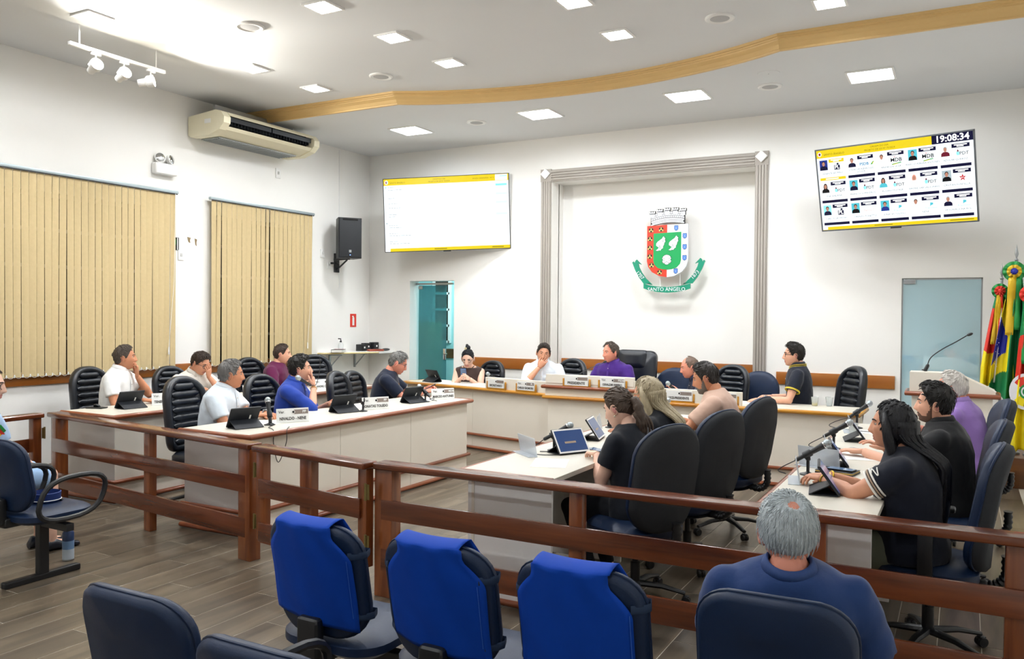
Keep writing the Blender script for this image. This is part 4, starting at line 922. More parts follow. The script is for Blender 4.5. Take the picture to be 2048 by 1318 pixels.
def flag(label, base, zt, zb, w_top, w_bot, paint, poledx, mats, pol=2.25, seed=1, ros=None, ribbons=()):
    """draped cloth hanging from a pole; paint(u, v)->material index; base=(x,y)"""
    rnd = random.Random(seed); t = thing('flag', label, 'flag', (base[0], base[1], 0))
    b = B(); tube(b, [(poledx, 0.03, 0.32), (poledx, 0.03, pol)], 0.014, 10); lathe(b, [(0.014, pol), (0.02, pol+0.01), (0.006, pol+0.03), (0.018, pol+0.07), (0.0, pol+0.17)], 10, T(poledx, 0.03, 0)); obj('pole', b, M_metal, t, True)
    b = B(); lathe(b, [(0.06, 0), (0.06, 0.02), (0.025, 0.04), (0.02, 0.08)], 18, T(poledx, 0.03, 0.301)); obj('pole_base', b, M_metal, t, True)
    nu, nv = 84, 76; ph = [rnd.uniform(0, 6.28) for _ in range(4)]
    G = []
    for j in range(nv+1):
        v = j/nv; row = []
        for i in range(nu+1):
            u = i/nu; wv = w_top + (w_bot-w_top)*min(1, v*1.25)**0.8
            zlow = zb[0]+(zb[1]-zb[0])*u + 0.05*math.sin(u*7+ph[3])
            z = zt + (zlow-zt)*v
            x = (u-0.5)*wv + poledx*(1-v) + 0.02*v*math.sin(u*5+ph[0])
            amp = 0.028+0.022*v
            y = -0.02 + amp*math.sin(u*2*PI*2.2+ph[1]+v*0.8) + 0.5*amp*math.sin(u*2*PI*4.3+ph[2])
            row.append(Vector((x, y-0.05, z)))
        G.append(row)
    b = B(); V = [[b.verts.new(p) for p in r] for r in G]
    for j in range(nv):
        for i in range(nu):
            f = b.faces.new((V[j][i], V[j+1][i], V[j+1][i+1], V[j][i+1])); f.material_index = paint((i+0.5)/nu, (j+0.5)/nv)
    cl = obj('cloth', b, mats, t, True, 180); so = cl.modifiers.new('thick', 'SOLIDIFY'); so.thickness = 0.003
    if ros:
        zc, xo, cols = ros
        for k, (r0, m) in enumerate(cols):
            b = B(); ring = []
            n = 40; rings = []
            for q, rr in enumerate((r0*0.15, r0*0.6, r0)):
                rings.append([Vector((xo+rr*math.cos(2*PI*i/n), -0.115-0.012*k+0.014*math.sin(i*2*PI*9/n)*(q/2), zc+rr*math.sin(2*PI*i/n))) for i in range(n)])
            ring_faces(b, rings, False); b.faces.new([v for v in b.verts][:n]) if False else None
            o = obj('rosette', b, m, t, True, 180); s_ = o.modifiers.new('thick', 'SOLIDIFY'); s_.thickness = 0.004
        b = B(); ell(b, (xo, -0.13-0.012*len(cols), zc), (0.02, 0.012, 0.02), 10, 6); obj('rosette_button', b, cols[-1][1], t, True)
    for (x0, x1, z0, z1, w_, m) in ribbons:
        b = B(); rows = []
        for j in range(15):
            v = j/14; x = x0+(x1-x0)*v; z = z0+(z1-z0)*v; yy = -0.12-0.012*math.sin(v*9)
            rows.append([Vector((x-w_/2, yy, z)), Vector((x, yy-0.012*math.cos(v*11), z)), Vector((x+w_/2, yy, z))])
        ring_faces(b, rows, False, closed=False); o = obj('ribbon', b, m, t, True, 180); s_ = o.modifiers.new('thick', 'SOLIDIFY'); s_.thickness = 0.002
    return t
def flags():
    fg = mat('flag_green', '0c7a45', 0.6, var=0.06); fy = mat('flag_yellow', 'f2dc10', 0.6, var=0.05); fb = mat('flag_blue', '2330a8', 0.6); fr = mat('flag_red', 'd9301e', 0.6, var=0.06); fw = mat('flag_white', 'e6e6ee', 0.6); fgo = mat('ribbon_gold', 'dcb51c', 0.5); fgr = mat('ribbon_green', '16883c', 0.5); fst = mat('flag_dark', '3a3f3c', 0.6)
    # city flag: red over yellow with white
    def p1(u, v):
        if v < 0.14: return 1
        if u < 0.5: return 0 if v < 0.62 + 0.06*u else 2
        return 3 if u < 0.86 else 2
    flag('leftmost flag of the three, red white and yellow with a gold and red ribbon', (0.295, 9.80), 1.90, (1.02, 0.92), 0.10, 0.30, p1, 0.05, [fr, fg, fy, fw], pol=2.06, seed=3, ros=(1.94, 0.03, [(0.075, fgr), (0.05, fr)]), ribbons=[(0.02, -0.03, 1.90, 1.40, 0.035, fgo), (0.045, 0.03, 1.90, 1.46, 0.03, fr), (0.03, 0.005, 1.88, 1.30, 0.025, fgo)])
    # national flag: green, yellow lozenge, blue disc with stars
    def p2(u, v):
        a = abs(v-0.56)*2.1 + u*0.9
        if a < 0.46 and abs(v-0.52) < 0.26 and u < 0.36: return 2
        if a < 0.80 and u < 0.42: return 1
        return 0
    f = flag('middle flag, green with a yellow lozenge and blue starry disc', (0.405, 9.70), 2.06, (0.96, 0.62), 0.10, 0.30, p2, 0.06, [fg, fy, fb], pol=2.24, seed=5, ros=(2.13, 0.035, [(0.10, fgr), (0.065, fgo), (0.032, fb)]), ribbons=[(0.02, -0.0, 2.07, 1.50, 0.07, fgo), (0.075, 0.065, 2.06, 1.55, 0.05, fgr)])
    for k, (x, z) in enumerate(((-0.098, 1.46), (-0.085, 1.42), (-0.10, 1.40), (-0.09, 1.36), (-0.11, 1.33), (-0.10, 1.29), (-0.085, 1.31), (-0.11, 1.25), (-0.12, 1.21), (-0.10, 1.18))):
        b = B(); ell(b, (x, -0.115, z), (0.004, 0.003, 0.004), 6, 4); obj('star', b, fw, f)
    # state flag: green, red, yellow with emblem
    def p3(u, v):
        w_ = v + 0.10*u
        return 0 if w_ < 0.26 else (1 if w_ < 0.60 - 0.16*(0.5-u) else 2)
    f = flag('rightmost flag, green red and yellow with a round emblem, cut by the photo edge', (0.585, 9.60), 1.90, (0.30, 0.36), 0.14, 0.32, p3, 0.02, [fg, fr, fy], pol=2.10, seed=9, ros=(1.90, -0.02, [(0.085, fr), (0.05, fr)]), ribbons=[(-0.03, -0.05, 1.86, 1.22, 0.06, fgr), (0.0, -0.02, 1.86, 1.15, 0.05, fr)])
    EM = T(-0.035, -0.12, 0.95) @ RX(90) @ Matrix.Diagonal((0.9, 1.15, 1, 1))
    def sect(nm, r0, r1, a0, a1, m, d):
        n = 10; P = [(r1*math.cos(R(a0+(a1-a0)*k/n)), r1*math.sin(R(a0+(a1-a0)*k/n))) for k in range(n+1)]
        P += [(r0*math.cos(R(a1-(a1-a0)*k/n)), r0*math.sin(R(a1-(a1-a0)*k/n))) for k in range(n+1)] if r0 > 0 else [(0, 0)]
        b = B(); prism(b, P, 0.003*d, 0.003*d+0.003, EM); obj(nm, b, m, f)
    b = B(); lathe(b, [(0.155, 0), (0.155, 0.003), (0, 0.0035)], 28, EM); obj('emblem_ground', b, fw, f, True)
    for a0, a1, m in ((35, 80, fy), (100, 145, fr), (145, 215, fw), (215, 262, fy), (278, 325, fr), (-35, 35, fw), (80, 100, fgo), (262, 278, fst)): sect('emblem_sector', 0.062, 0.128, a0, a1, m, 1)
    for k, (r0, m) in enumerate(((0.062, fgr), (0.044, fw), (0.030, fgr))): b = B(); lathe(b, [(r0, 0.003+0.002*k), (r0, 0.006+0.002*k), (0, 0.0062+0.002*k)], 24, EM); obj('emblem_ring', b, m, f, True)
    st = thing('wooden_step', 'brown wooden step block at the right wall under the flags', 'step', (0.66, 9.72, 0)); Mst = wood('step_wood', '5a3418', '74481f', axis=0, scale=0.8)
    b = B(); box(b, (-0.045, 0.14, 0.15), (0.65, 0.84, 0.298), 0.006); obj('upper_step', b, Mst, st, True); b = B(); box(b, (0.10, -0.40, 0.08), (0.34, 0.22, 0.158), 0.006); obj('lower_step', b, Mst, st, True)
flags()
# ================================================================== CHAIRS
def star_base(t, zseat=0.40):
    b = B(); tube(b, [(0, 0, 0.09), (0, 0, 0.22)], 0.028, 12); tube(b, [(0, 0, 0.22), (0, 0, zseat)], 0.018, 12); obj('gas_lift', b, M_black, t, True)
    for k in range(5):
        a = 2*PI*k/5+0.35; c, s = math.cos(a), math.sin(a)
        b = B(); tube(b, [(0.02*c, 0.02*s, 0.10), (0.16*c, 0.16*s, 0.095), (0.29*c, 0.29*s, 0.068)], [0.028, 0.022, 0.016], 8, flat=0.7); leg = obj('base_leg', b, M_black, t, True)
        b = B()
        for q in (-1, 1): lathe(b, [(0.0, -0.009), (0.024, -0.009), (0.026, 0.0), (0.024, 0.009), (0.0, 0.009)], 14, T(0.295*c, 0.295*s, 0.027) @ Matrix.Rotation(a, 4, 'Z') @ T(0, 0.013*q, 0) @ RX(90))
        box(b, (0, 0, 0.045), (0.035, 0.03, 0.022), 0.006, T(0.295*c, 0.295*s, 0) @ Matrix.Rotation(a, 4, 'Z')); obj('caster', b, M_black, leg, True)

def ribbed_chair():
    t = thing('office_chair', 'x', 'chair'); star_base(t)
    b = B(); slab(b, rrect(0.48, 0.46, 0.12), [(0.03, -0.05), (0.0, -0.02), (0.0, 0.02), (0.03, 0.05)], T(0, 0.01, 0.425) @ RX(-90)); obj('seat', b, M_leather, t, True, 50)
    A = T(0, -0.265, 0.785) @ RX(7)
    o = rrect(0.47, 0.64, 0.215, 7, 0.10); crv = lambda x, z: 0.05*(x/0.235)**2
    b = B(); slab(b, o, [(0.035, -0.045), (0.008, -0.035), (0, -0.01), (0, 0.015), (0.012, 0.04), (0.03, 0.048), (0.055, 0.040), (0.06, 0.022)], A, crv); obj('backrest', b, M_leather, t, True, 60)
    for k in range(8):
        z = -0.235+k*0.066; hw = 0.165 if z < 0.12 else 0.165-0.10*((z-0.12)/0.17)**1.6
        b = B(); pts = []
        for i in range(9):
            x = -hw+2*hw*i/8; pts.append(A @ Vector((x, 0.026+crv(x, 0), z)))
        tube(b, pts, [0.012]+[0.034]*7+[0.012], 8, flat=1.0); obj('rib', b, M_leather, t, True, 60)
    b = B(); box(b, (0, -0.21, 0.42), (0.09, 0.10, 0.03), 0.008); box(b, (0, -0.262, 0.50), (0.08, 0.025, 0.2), 0.008); obj('back_bracket', b, M_black, t, True)
    return t
def task_chair(fab=True, low=False):
    t = thing('task_chair', 'x', 'chair'); star_base(t)
    b = B(); slab(b, rrect(0.49, 0.47, 0.15, 6), [(0.035, -0.048), (0.0, -0.02), (0.0, 0.02), (0.035, 0.05)], T(0, 0.01, 0.425) @ RX(-90)); obj('seat', b, M_vinyl, t, True, 50)
    b = B(); slab(b, rrect(0.44, 0.42, 0.14, 6), [(0.02, -0.01), (0.0, 0.01)], T(0, 0.01, 0.37) @ RX(-90)); obj('seat_shell', b, M_black, t, True, 50)
    A = T(0, -0.275, 0.755 if not low else 0.735) @ RX(9)
    o = rrect(0.47, 0.62 if not low else 0.56, 0.22, 8, 0.17); crv = lambda x, z: 0.075*(x/0.235)**2 - 0.02*math.cos(z*7)
    b = B(); slab(b, o, [(0.03, -0.052), (0.006, -0.042), (0, -0.02), (0.002, -0.006)], A, crv); obj('back_shell', b, M_fabric, t, True, 60)
    b = B(); slab(b, o, [(0.002, -0.006), (0.0, 0.008), (0.012, 0.032), (0.05, 0.045)], A, crv); obj('backrest', b, M_vinyl, t, True, 60)
    b = B(); tube(b, [A @ Vector((x, -0.006+crv(x, z), z)) for x, z in o+o[:1]], 0.006, 6); obj('piping', b, M_vinyl, t, True)
    pts = spline([(0, -0.16, 0.385), (0, -0.27, 0.37), (0, -0.33, 0.42), (0, -0.335, 0.52)], 7)
    b = B(); tube(b, pts, [0.034 if i % 2 else 0.026 for i in range(len(pts))], 12, flat=0.75); obj('bellows', b, M_black, t, True, 60)
    x = 0.218; b = B(); box(b, (x, -0.002+crv(x, 0), -0.08), (0.004, 0.022, 0.05), 0.001, A @ RZ(0)); g = obj('maker_tag', b, M_vinyl, t)
    b = B(); box(b, (x+0.0028, -0.002+crv(x, 0), -0.08), (0.001, 0.012, 0.034), 0, A); obj('tag_print', b, mat('tag_blue', 'b9cdf2', 0.5), g)
    return t
def arms(t):
    for s in (-1, 1):
        b = B(); box(b, (s*0.27, 0.0, 0.53), (0.035, 0.07, 0.24), 0.012); box(b, (s*0.20, 0.0, 0.40), (0.16, 0.06, 0.02), 0.006); a = obj('arm_post', b, M_black, t, True)
        b = B(); box(b, (s*0.27, 0.02, 0.66), (0.075, 0.25, 0.03), 0.014, seg=3); obj('arm_pad', b, M_black, a, True)
def executive():
    t = thing('executive_chair', "large black executive chair behind the man in the purple shirt", 'chair', (-3.58, 9.42, 0), 176); star_base(t)
    b = B(); slab(b, rrect(0.56, 0.52, 0.12), [(0.03, -0.06), (0.0, -0.02), (0.0, 0.03), (0.04, 0.06)], T(0, 0.01, 0.44) @ RX(-90)); obj('seat', b, M_leather, t, True, 50)
    A = T(-0.0, -0.27, 0.83) @ RX(6); b = B(); slab(b, rrect(0.62, 0.80, 0.09, 6, 0.12), [(0.03, -0.06), (0.0, -0.03), (0.0, 0.02), (0.03, 0.05)], A, lambda x, z: 0.04*(x/0.3)**2); obj('backrest', b, M_leather, t, True, 50)
    b = B(); slab(b, rrect(0.40, 0.24, 0.06), [(0.0, 0.02), (0.0, 0.06), (0.03, 0.09)], A @ T(0, 0, 0.285)); obj('head_pillow', b, M_leather, t, True, 50)
    b = B(); slab(b, rrect(0.40, 0.42, 0.06), [(0.0, 0.02), (0.0, 0.05), (0.03, 0.075)], A @ T(0, 0, -0.08)); obj('lumbar_pad', b, M_leather, t, True, 50); arms(t)
executive()

RC = ribbed_chair(); TC = task_chair(); TA = task_chair(); arms(TA); TL = task_chair(low=True)
_used = set()
def put(proto, x, y, rz, lab, grp=None, z=0, s=1.0):
    if proto.name in _used: o = dup(proto, (x, y, z), rz, lab, grp)
    else:
        _used.add(proto.name); o = proto; o.location = (x, y, z); o.rotation_euler = (0, 0, R(rz)); o['label'] = lab
        if grp: o['group'] = grp
    if s != 1.0: o.scale = (s, s, s)
    return o
g = 'black ribbed office chairs'
put(RC, -7.46, 5.30, -84, 'ribbed black chair behind the man in the white polo with hand on chin', g)
put(RC, -7.47, 6.22, -95, 'ribbed black chair behind the man hiding his face in his hand', g, s=0.96)
put(RC, -7.50, 7.42, -95, 'ribbed black chair behind the man in the burgundy shirt', g)
put(RC, -7.42, 8.35, -122, 'empty ribbed black chair at the far end of the rear left row', g, s=1.0)
put(RC, -5.66, 4.95, -84, 'ribbed black chair behind the grey-haired man in the pale blue polo', g)
put(RC, -5.66, 5.82, -90, 'ribbed black chair behind the man in the blue shirt with hand at his cheek', g, s=0.97)
put(RC, -5.35, 6.62, -76, 'empty ribbed black chair between the blue shirt and the black t-shirt', g, s=0.97)
put(RC, -5.78, 7.36, -80, 'ribbed black chair hidden behind the man in the black t-shirt', g, s=0.92)
put(RC, -5.70, 9.62, 172, 'ribbed black chair behind the woman with the phone', g, s=0.93)
put(RC, -4.46, 9.48, 168, 'ribbed black chair behind the man in the white shirt at the presiding desk', g)
put(RC, -2.42, 9.40, 160, 'ribbed black chair right of the man in navy', g)
put(RC, -1.22, 9.26, 126, 'ribbed black chair behind the man in the yellow-striped polo', g, s=1.04)
g = 'low black chairs along the back wall'
put(TL, -3.12, 9.70, 180, 'low plain black chair beside the executive chair', g); put(TL, -2.09, 9.66, 180, 'low plain black chair at the right pillar of the niche', g)
g = 'charcoal task chairs'
put(TC, -1.66, 4.58, 62, 'dark task chair under the woman with the ponytail, nearest the railing', g); put(TC, -1.60, 5.42, 68, 'dark task chair under the blonde woman, second from the railing', g); put(TC, -1.58, 6.40, 74, 'dark task chair under the bearded man in the beige t-shirt', g)
put(TA, -0.13, 4.62, 88, 'dark task chair under the woman with long black hair', g); put(TC, -0.08, 5.68, 92, 'dark task chair under the young man in the black shirt', g); put(TC, 0.0, 7.10, 98, 'dark task chair under the white-haired man in purple', g)

# ---------------- public seats
def public_chair(armsides=()):
    t = thing('public_chair', 'x', 'chair')
    A = T(0, -0.225, 0.685) @ RX(11); crv = lambda x, z: 0.05*(x/0.23)**2
    b = B(); slab(b, rrect(0.435, 0.44, 0.125, 7, 0.13), [(0.02, -0.034), (0.003, -0.026), (0, -0.008), (0, 0.008), (0.012, 0.026), (0.04, 0.034)], A, crv); bk = obj('backrest', b, M_vinyl, t, True, 60)
    b = B(); tube(b, [A @ Vector((x, -0.008+crv(x, z), z)) for x, z in [(p[0]*1.004, p[1]*1.004) for p in rrect(0.435, 0.44, 0.125, 7, 0.13)]*1 + [(0.218, 0.096)]], 0.004, 6); obj('edge_welt', b, M_vinyl, bk, True)
    b = B(); slab(b, rrect(0.47, 0.45, 0.13, 6), [(0.03, -0.034), (0.0, -0.015), (0.0, 0.015), (0.03, 0.036)], T(0, 0.02, 0.425) @ RX(-90)); obj('seat', b, M_vinyl, t, True, 50)
    b = B(); box(b, (0, -0.16, 0.40), (0.11, 0.16, 0.06), 0.02, seg=3); box(b, (0, -0.245, 0.47), (0.10, 0.05, 0.16), 0.02, seg=3); obj('back_bracket', b, M_black, t, True)
    for s in armsides:
        pts = []
        for i in range(25):
            a = 2*PI*i/24; rx = 0.205*abs(math.cos(a))**0.75*(1 if math.cos(a) > 0 else -1); rz = 0.125*abs(math.sin(a))**0.75*(1 if math.sin(a) > 0 else -1)
            pts.append((s*0.262, 0.05+rx+0.04*(rz/0.125), 0.535+rz))
        b = B(); tube(b, pts, 0.016, 8, caps=False, up=(1, 0, 0)); obj('loop_arm', b, M_black, t, True)
    return t
def beam(label, x0, x1, y, legs):
    t = thing('seat_beam', label, 'seat frame', (0, y, 0)); b = B(); box(b, ((x0+x1)/2, 0.0, 0.355), (x1-x0, 0.05, 0.045), 0.004); obj('crossbar', b, M_black, t)
    for x in legs:
        b = B(); box(b, (x, 0, 0.19), (0.05, 0.06, 0.31), 0.005); l = obj('leg', b, M_black, t); b = B(); box(b, (x, 0.0, 0.02), (0.05, 0.48, 0.04), 0.01); obj('foot_bar', b, M_black, l)
PC = public_chair(); PL = public_chair((-1, 1)); PR = public_chair((1,))
g = 'navy public chairs'
put(PC, -2.08, 2.54, 0, 'navy public chair under the leftmost blue cover', g); put(PC, -1.54, 2.54, 0, 'navy public chair under the middle blue cover', g); put(PC, -1.02, 2.54, 0, 'navy public chair under the rightmost blue cover', g); put(PC, -0.45, 2.56, 2, 'navy public chair the grey-haired spectator leans on', g)
beam('black steel beam carrying the chairs with blue covers', -2.35, -0.15, 2.54, (-1.80, -0.74))
put(PR, -1.99, 1.72, 0, 'uncovered navy public chair in the left foreground with a loop arm', 'uncovered navy chairs'); put(PC, -1.41, 1.62, 0, 'uncovered navy public chair at the bottom edge, right of its neighbour', 'uncovered navy chairs')
beam('black steel beam under the two foreground chairs', -2.35, -1.15, 1.67, (-1.74,))
put(PL, -4.98, 3.07, 0, 'navy public chair with two loop arms and a cap on its seat, far left', 'navy chairs with loop arms'); put(PL, -5.56, 3.05, 0, 'navy public chair the officer in light blue sits on', 'navy chairs with loop arms')
beam('black steel beam under the chairs at the left edge', -5.9, -4.7, 3.09, (-4.98,))

def cover(label, x, y, rz=0, sh=0.0):
    t = thing('chair_cover', label, 'chair cover', (x, y, 0), rz, 'blue chair covers')
    A = T(0, -0.225, 0.685) @ RX(11); crv = lambda x_, z: 0.05*(x_/0.23)**2
    # back sheet with notched upper corners, gridded so it follows the backrest
    def half(z):     # half width of the sheet at height z
        return 0.192 if z < 0.10 else (0.192-0.065*min(1, (z-0.10)/0.085)**1.4)
    rows = []; nz = 26
    for j in range(nz+1):
        z = -0.145 + (0.222+0.145)*j/nz; r = []
        for i in range(17):
            u = -1+2*i/16; x_ = u*half(z)+sh*0.01; zz = z - (0.02*u+0.012)*(1-j/nz)
            r.append(A @ Vector((x_, -0.043+crv(x_, z) + 0.004*math.sin(7*u+z*22+sh*5)*(0.4+abs(z-0.05)*2), zz)))
        rows.append(r)
    for k in range(1, 9):      # fold over the top and down the front
        a = PI*k/8; r = []
        for i in range(17):
            u = -1+2*i/16; x_ = u*half(0.222)
            r.append(A @ Vector((x_, -0.043*math.cos(a)+crv(x_, 0.2), 0.222+0.010*math.sin(a))))
        rows.append(r)
    for k in range(1, 5):
        r = []
        for i in range(17):
            u = -1+2*i/16; z = 0.222-0.09*k; x_ = u*half(z if z > 0 else 0); r.append(A @ Vector((x_, 0.043+crv(x_, z), z)))
        rows.append(r)
    b = B(); ring_faces(b, rows, False, closed=False); o = obj('cloth', b, M_cover, t, True, 180); m = o.modifiers.new('thick', 'SOLIDIFY'); m.thickness = 0.003
    Mst = mat('elastic_strap', '152c4a', 0.7)
    for z in (0.115, -0.12):
        for s in (-1, 1):
            b = B(); pts = [A @ Vector((s*0.18, -0.040+crv(0.18, z), z)), A @ Vector((s*0.214, -0.028+crv(0.222, z), z-0.005)), A @ Vector((s*0.2235, 0.0+crv(0.22, z), z-0.01)), A @ Vector((s*0.214, 0.036+crv(0.2, z), z-0.012)), A @ Vector((s*0.17, 0.043+crv(0.17, z), z-0.012))]
            tube(b, pts, 0.0022, 8, flat=6.0, up=(0, 0, 1)); bm2 = b; obj('strap', bm2, Mst, t, True)
    b = B(); tube(b, [A @ Vector((0.178, -0.0465+crv(0.178, z/100), z/100)) for z in range(-12, 11, 2)], 0.0012, 4); obj('seam', b, mat('seam_blue', '2f66c4', 0.6), t)
cover('bright blue cloth cover on the leftmost covered chair, by the gate', -2.08, 2.54, 0, 0.3); cover('bright blue cloth cover on the middle covered chair', -1.54, 2.54, 0, 1.0); cover('bright blue cloth cover nearest the grey-haired spectator', -1.02, 2.54, 0, -0.6)
# ================================================================== PEOPLE
def remesh(bm, vox, smooth=4, disp=0.0, dscale=0.12):
    """fuse overlapping closed shapes into one continuous skin"""
    me = bpy.data.meshes.new('tmp'); bmesh.ops.recalc_face_normals(bm, faces=bm.faces); bm.to_mesh(me); bm.free()
    o = bpy.data.objects.new('tmp', me); C.objects.link(o)
    m = o.modifiers.new('r', 'REMESH'); m.mode = 'VOXEL'; m.voxel_size = vox
    if smooth: s = o.modifiers.new('s', 'SMOOTH'); s.factor = 0.5; s.iterations = smooth
    if disp:
        tx_ = bpy.data.textures.get('folds') or bpy.data.textures.new('folds', 'CLOUDS'); tx_.noise_scale = dscale; tx_.noise_depth = 1
        d = o.modifiers.new('d', 'DISPLACE'); d.texture = tx_; d.strength = disp; d.mid_level = 0.5; d.texture_coords = 'LOCAL'
    dg = bpy.context.evaluated_depsgraph_get(); ev = o.evaluated_get(dg); out = bpy.data.meshes.new_from_object(ev)
    bpy.data.objects.remove(o); bpy.data.meshes.remove(me)
    out.materials.clear(); return out

NLON, NLAT = 64, 46
def _ss(x, a, b):
    t = np.clip((x-a)/(b-a), 0, 1); return t*t*(3-2*t)
def head_points(female=False, wide=1.0):
    u = np.arange(NLON)/NLON; lon = 2*PI*u - 0.45*np.sin(2*PI*u); v = (np.arange(NLAT)+0.5)/NLAT; lat = -PI/2+PI*v
    LO, LA = np.meshgrid(lon, lat)
    x = 0.077*wide*np.sin(LO)*np.cos(LA); y = 0.097*np.cos(LO)*np.cos(LA); z = 0.118*np.sin(LA)
    t = np.clip(-z/0.118, 0, 1); fr = _ss(y, 0.0, 0.05)
    x = x*(1-(0.24 if female else 0.17)*t**1.4)*(1+0.05*_ss(z, 0.0, 0.06)*_ss(-y, 0, 0.05))
    y = np.where(y < 0, y*(1-0.42*t**1.2)*(1+0.06*_ss(z, -0.02, 0.05)), y)
    g = lambda a, s: np.exp(-(a/s)**2)
    y = y + fr*0.034*t**2.0*g(x, 0.05)                                     # jaw and chin
    y = y + fr*0.006*g(z+0.098, 0.016)*g(x, 0.022)
    y = y - fr*0.007*_ss(np.abs(x), 0.03, 0.06)*g(z-0.01, 0.05)
    nose = np.interp(z, [-0.046, -0.040, -0.030, -0.010, 0.012, 0.028], [0, 0.018, 0.025, 0.016, 0.007, 0.0])
    y = y + fr*nose*g(x, 0.0115+0.004*g(z+0.034, 0.012))
    y = y + fr*0.006*g(np.abs(x)-0.013, 0.008)*g(z+0.035, 0.009)            # nostril wings
    y = y - fr*0.009*g(np.abs(x)-0.031, 0.015)*g(z-0.008, 0.011)            # eye sockets
    y = y + fr*0.005*g(z-0.030, 0.011)*g(np.abs(x)-0.028, 0.03)             # brow
    y = y + fr*0.005*g(np.abs(x)-0.043, 0.018)*g(z+0.022, 0.02)             # cheeks
    y = y + fr*(0.0055*g(z+0.060, 0.006)+0.006*g(z+0.073, 0.006)-0.003*g(z+0.0665, 0.0028))*g(x, 0.021)
    y = y - fr*0.004*g(z+0.084, 0.006)*g(x, 0.03)
    return x, y, z, LO
def grid_mesh(bm, x, y, z, A, mi=0, mif=None):
    V = [[bm.verts.new(A @ Vector((x[j, i], y[j, i], z[j, i]))) for i in range(NLON)] for j in range(NLAT)]
    for j in range(NLAT-1):
        for i in range(NLON):
            k = (i+1) % NLON; f = bm.faces.new((V[j][i], V[j][k], V[j+1][k], V[j+1][i]))
            f.material_index = mif[j, i] if mif is not None else mi
    f = bm.faces.new(list(reversed(V[0]))); f.material_index = mi
    f = bm.faces.new(V[-1]); f.material_index = mi

HAIRLINE = {   # |lon| degrees -> lowest z of the hair
    'short':   ([0, 25, 45, 58, 72, 88, 105, 125, 180], [0.080, 0.079, 0.066, 0.035, -0.004, -0.004, -0.030, -0.056, -0.072]),
    'receding': ([0, 20, 38, 55, 72, 88, 105, 125, 180], [0.094, 0.104, 0.098, 0.052, -0.004, -0.004, -0.03, -0.056, -0.072]),
    'thin':    ([0, 20, 40, 58, 72, 88, 105, 125, 180], [0.112, 0.114, 0.108, 0.062, 0.0, 0.0, -0.03, -0.056, -0.072]),
    'long':    ([0, 25, 42, 55, 65, 80, 105, 180], [0.086, 0.078, 0.055, 0.0, -0.08, -0.13, -0.13, -0.13]),
    'pulled':  ([0, 25, 45, 60, 75, 90, 110, 180], [0.082, 0.078, 0.060, 0.028, 0.0, 0.004, -0.03, -0.062]),
}
def hand(bm, A, s, curl=25, spread=4, mi=0, thumb=35, sc=1.0):
    """hand from the wrist: local +y to the fingertips, -z is the palm; s=+1 right hand, -1 left hand; curl in degrees per joint"""
    A = A @ Matrix.Diagonal((sc, sc, sc, 1))
    rings = []
    for y, hw, th in ((-0.015, 0.025, 0.020), (0.01, 0.030, 0.018), (0.04, 0.040, 0.016), (0.075, 0.041, 0.014), (0.093, 0.038, 0.011)):
        rings.append([A @ Vector((hw*math.cos(2*PI*k/12), y, th*math.sin(2*PI*k/12))) for k in range(12)])
    ring_faces(bm, rings, True, mi)
    cl = curl if isinstance(curl, (list, tuple)) else [curl]*4
    for q, (xo, L, r) in enumerate(((-0.029, 0.072, 0.0088), (-0.0095, 0.080, 0.0092), (0.010, 0.075, 0.0088), (0.028, 0.058, 0.0078))):
        p = Vector((-xo*s*-1 if False else xo*s, 0.085 - 0.006*abs(q-1), 0.0)); d = Vector((math.sin(R((q-1.5)*spread))*s, math.cos(R((q-1.5)*spread)), 0)); pts = [p]; ang = R(cl[q]*0.6)
        for k, fr in enumerate((0.44, 0.31, 0.25)):
            dd = Vector((d.x*math.cos(ang), d.y*math.cos(ang), -math.sin(ang))); p = p + dd*L*fr; pts.append(p.copy()); ang += R(cl[q])
        pts.append(pts[-1] + (pts[-1]-pts[-2]).normalized()*0.004)
        tube(bm, [A @ v for v in pts], [r*sc, r*sc, r*0.92*sc, r*0.8*sc, r*0.4*sc], 8, mi)
    th = R(thumb); p0 = Vector((-0.022*s, 0.012, -0.004)); p1 = p0 + Vector((-math.sin(th)*s, math.cos(th), -0.25))*0.042; p2 = p1 + Vector((-math.sin(th*0.6)*s, math.cos(th*0.6), -0.2))*0.032; p3 = p2 + Vector((-math.sin(th*0.25)*s, math.cos(th*0.25), -0.2))*0.026
    tube(bm, [A @ p0, A @ p1, A @ p2, A @ p3], [0.016*sc, 0.013*sc, 0.0105*sc, 0.006*sc], 8, mi)

def look(d, n):
    """frame with +y along d and -z towards n (palm side)"""
    y = Vector(d).normalized(); z = -(Vector(n) - y*Vector(n).dot(y)); z.normalize(); x = y.cross(z)
    m = Matrix.Identity(4)
    for i in range(3): m[i][0] = x[i]; m[i][1] = y[i]; m[i][2] = z[i]
    return m

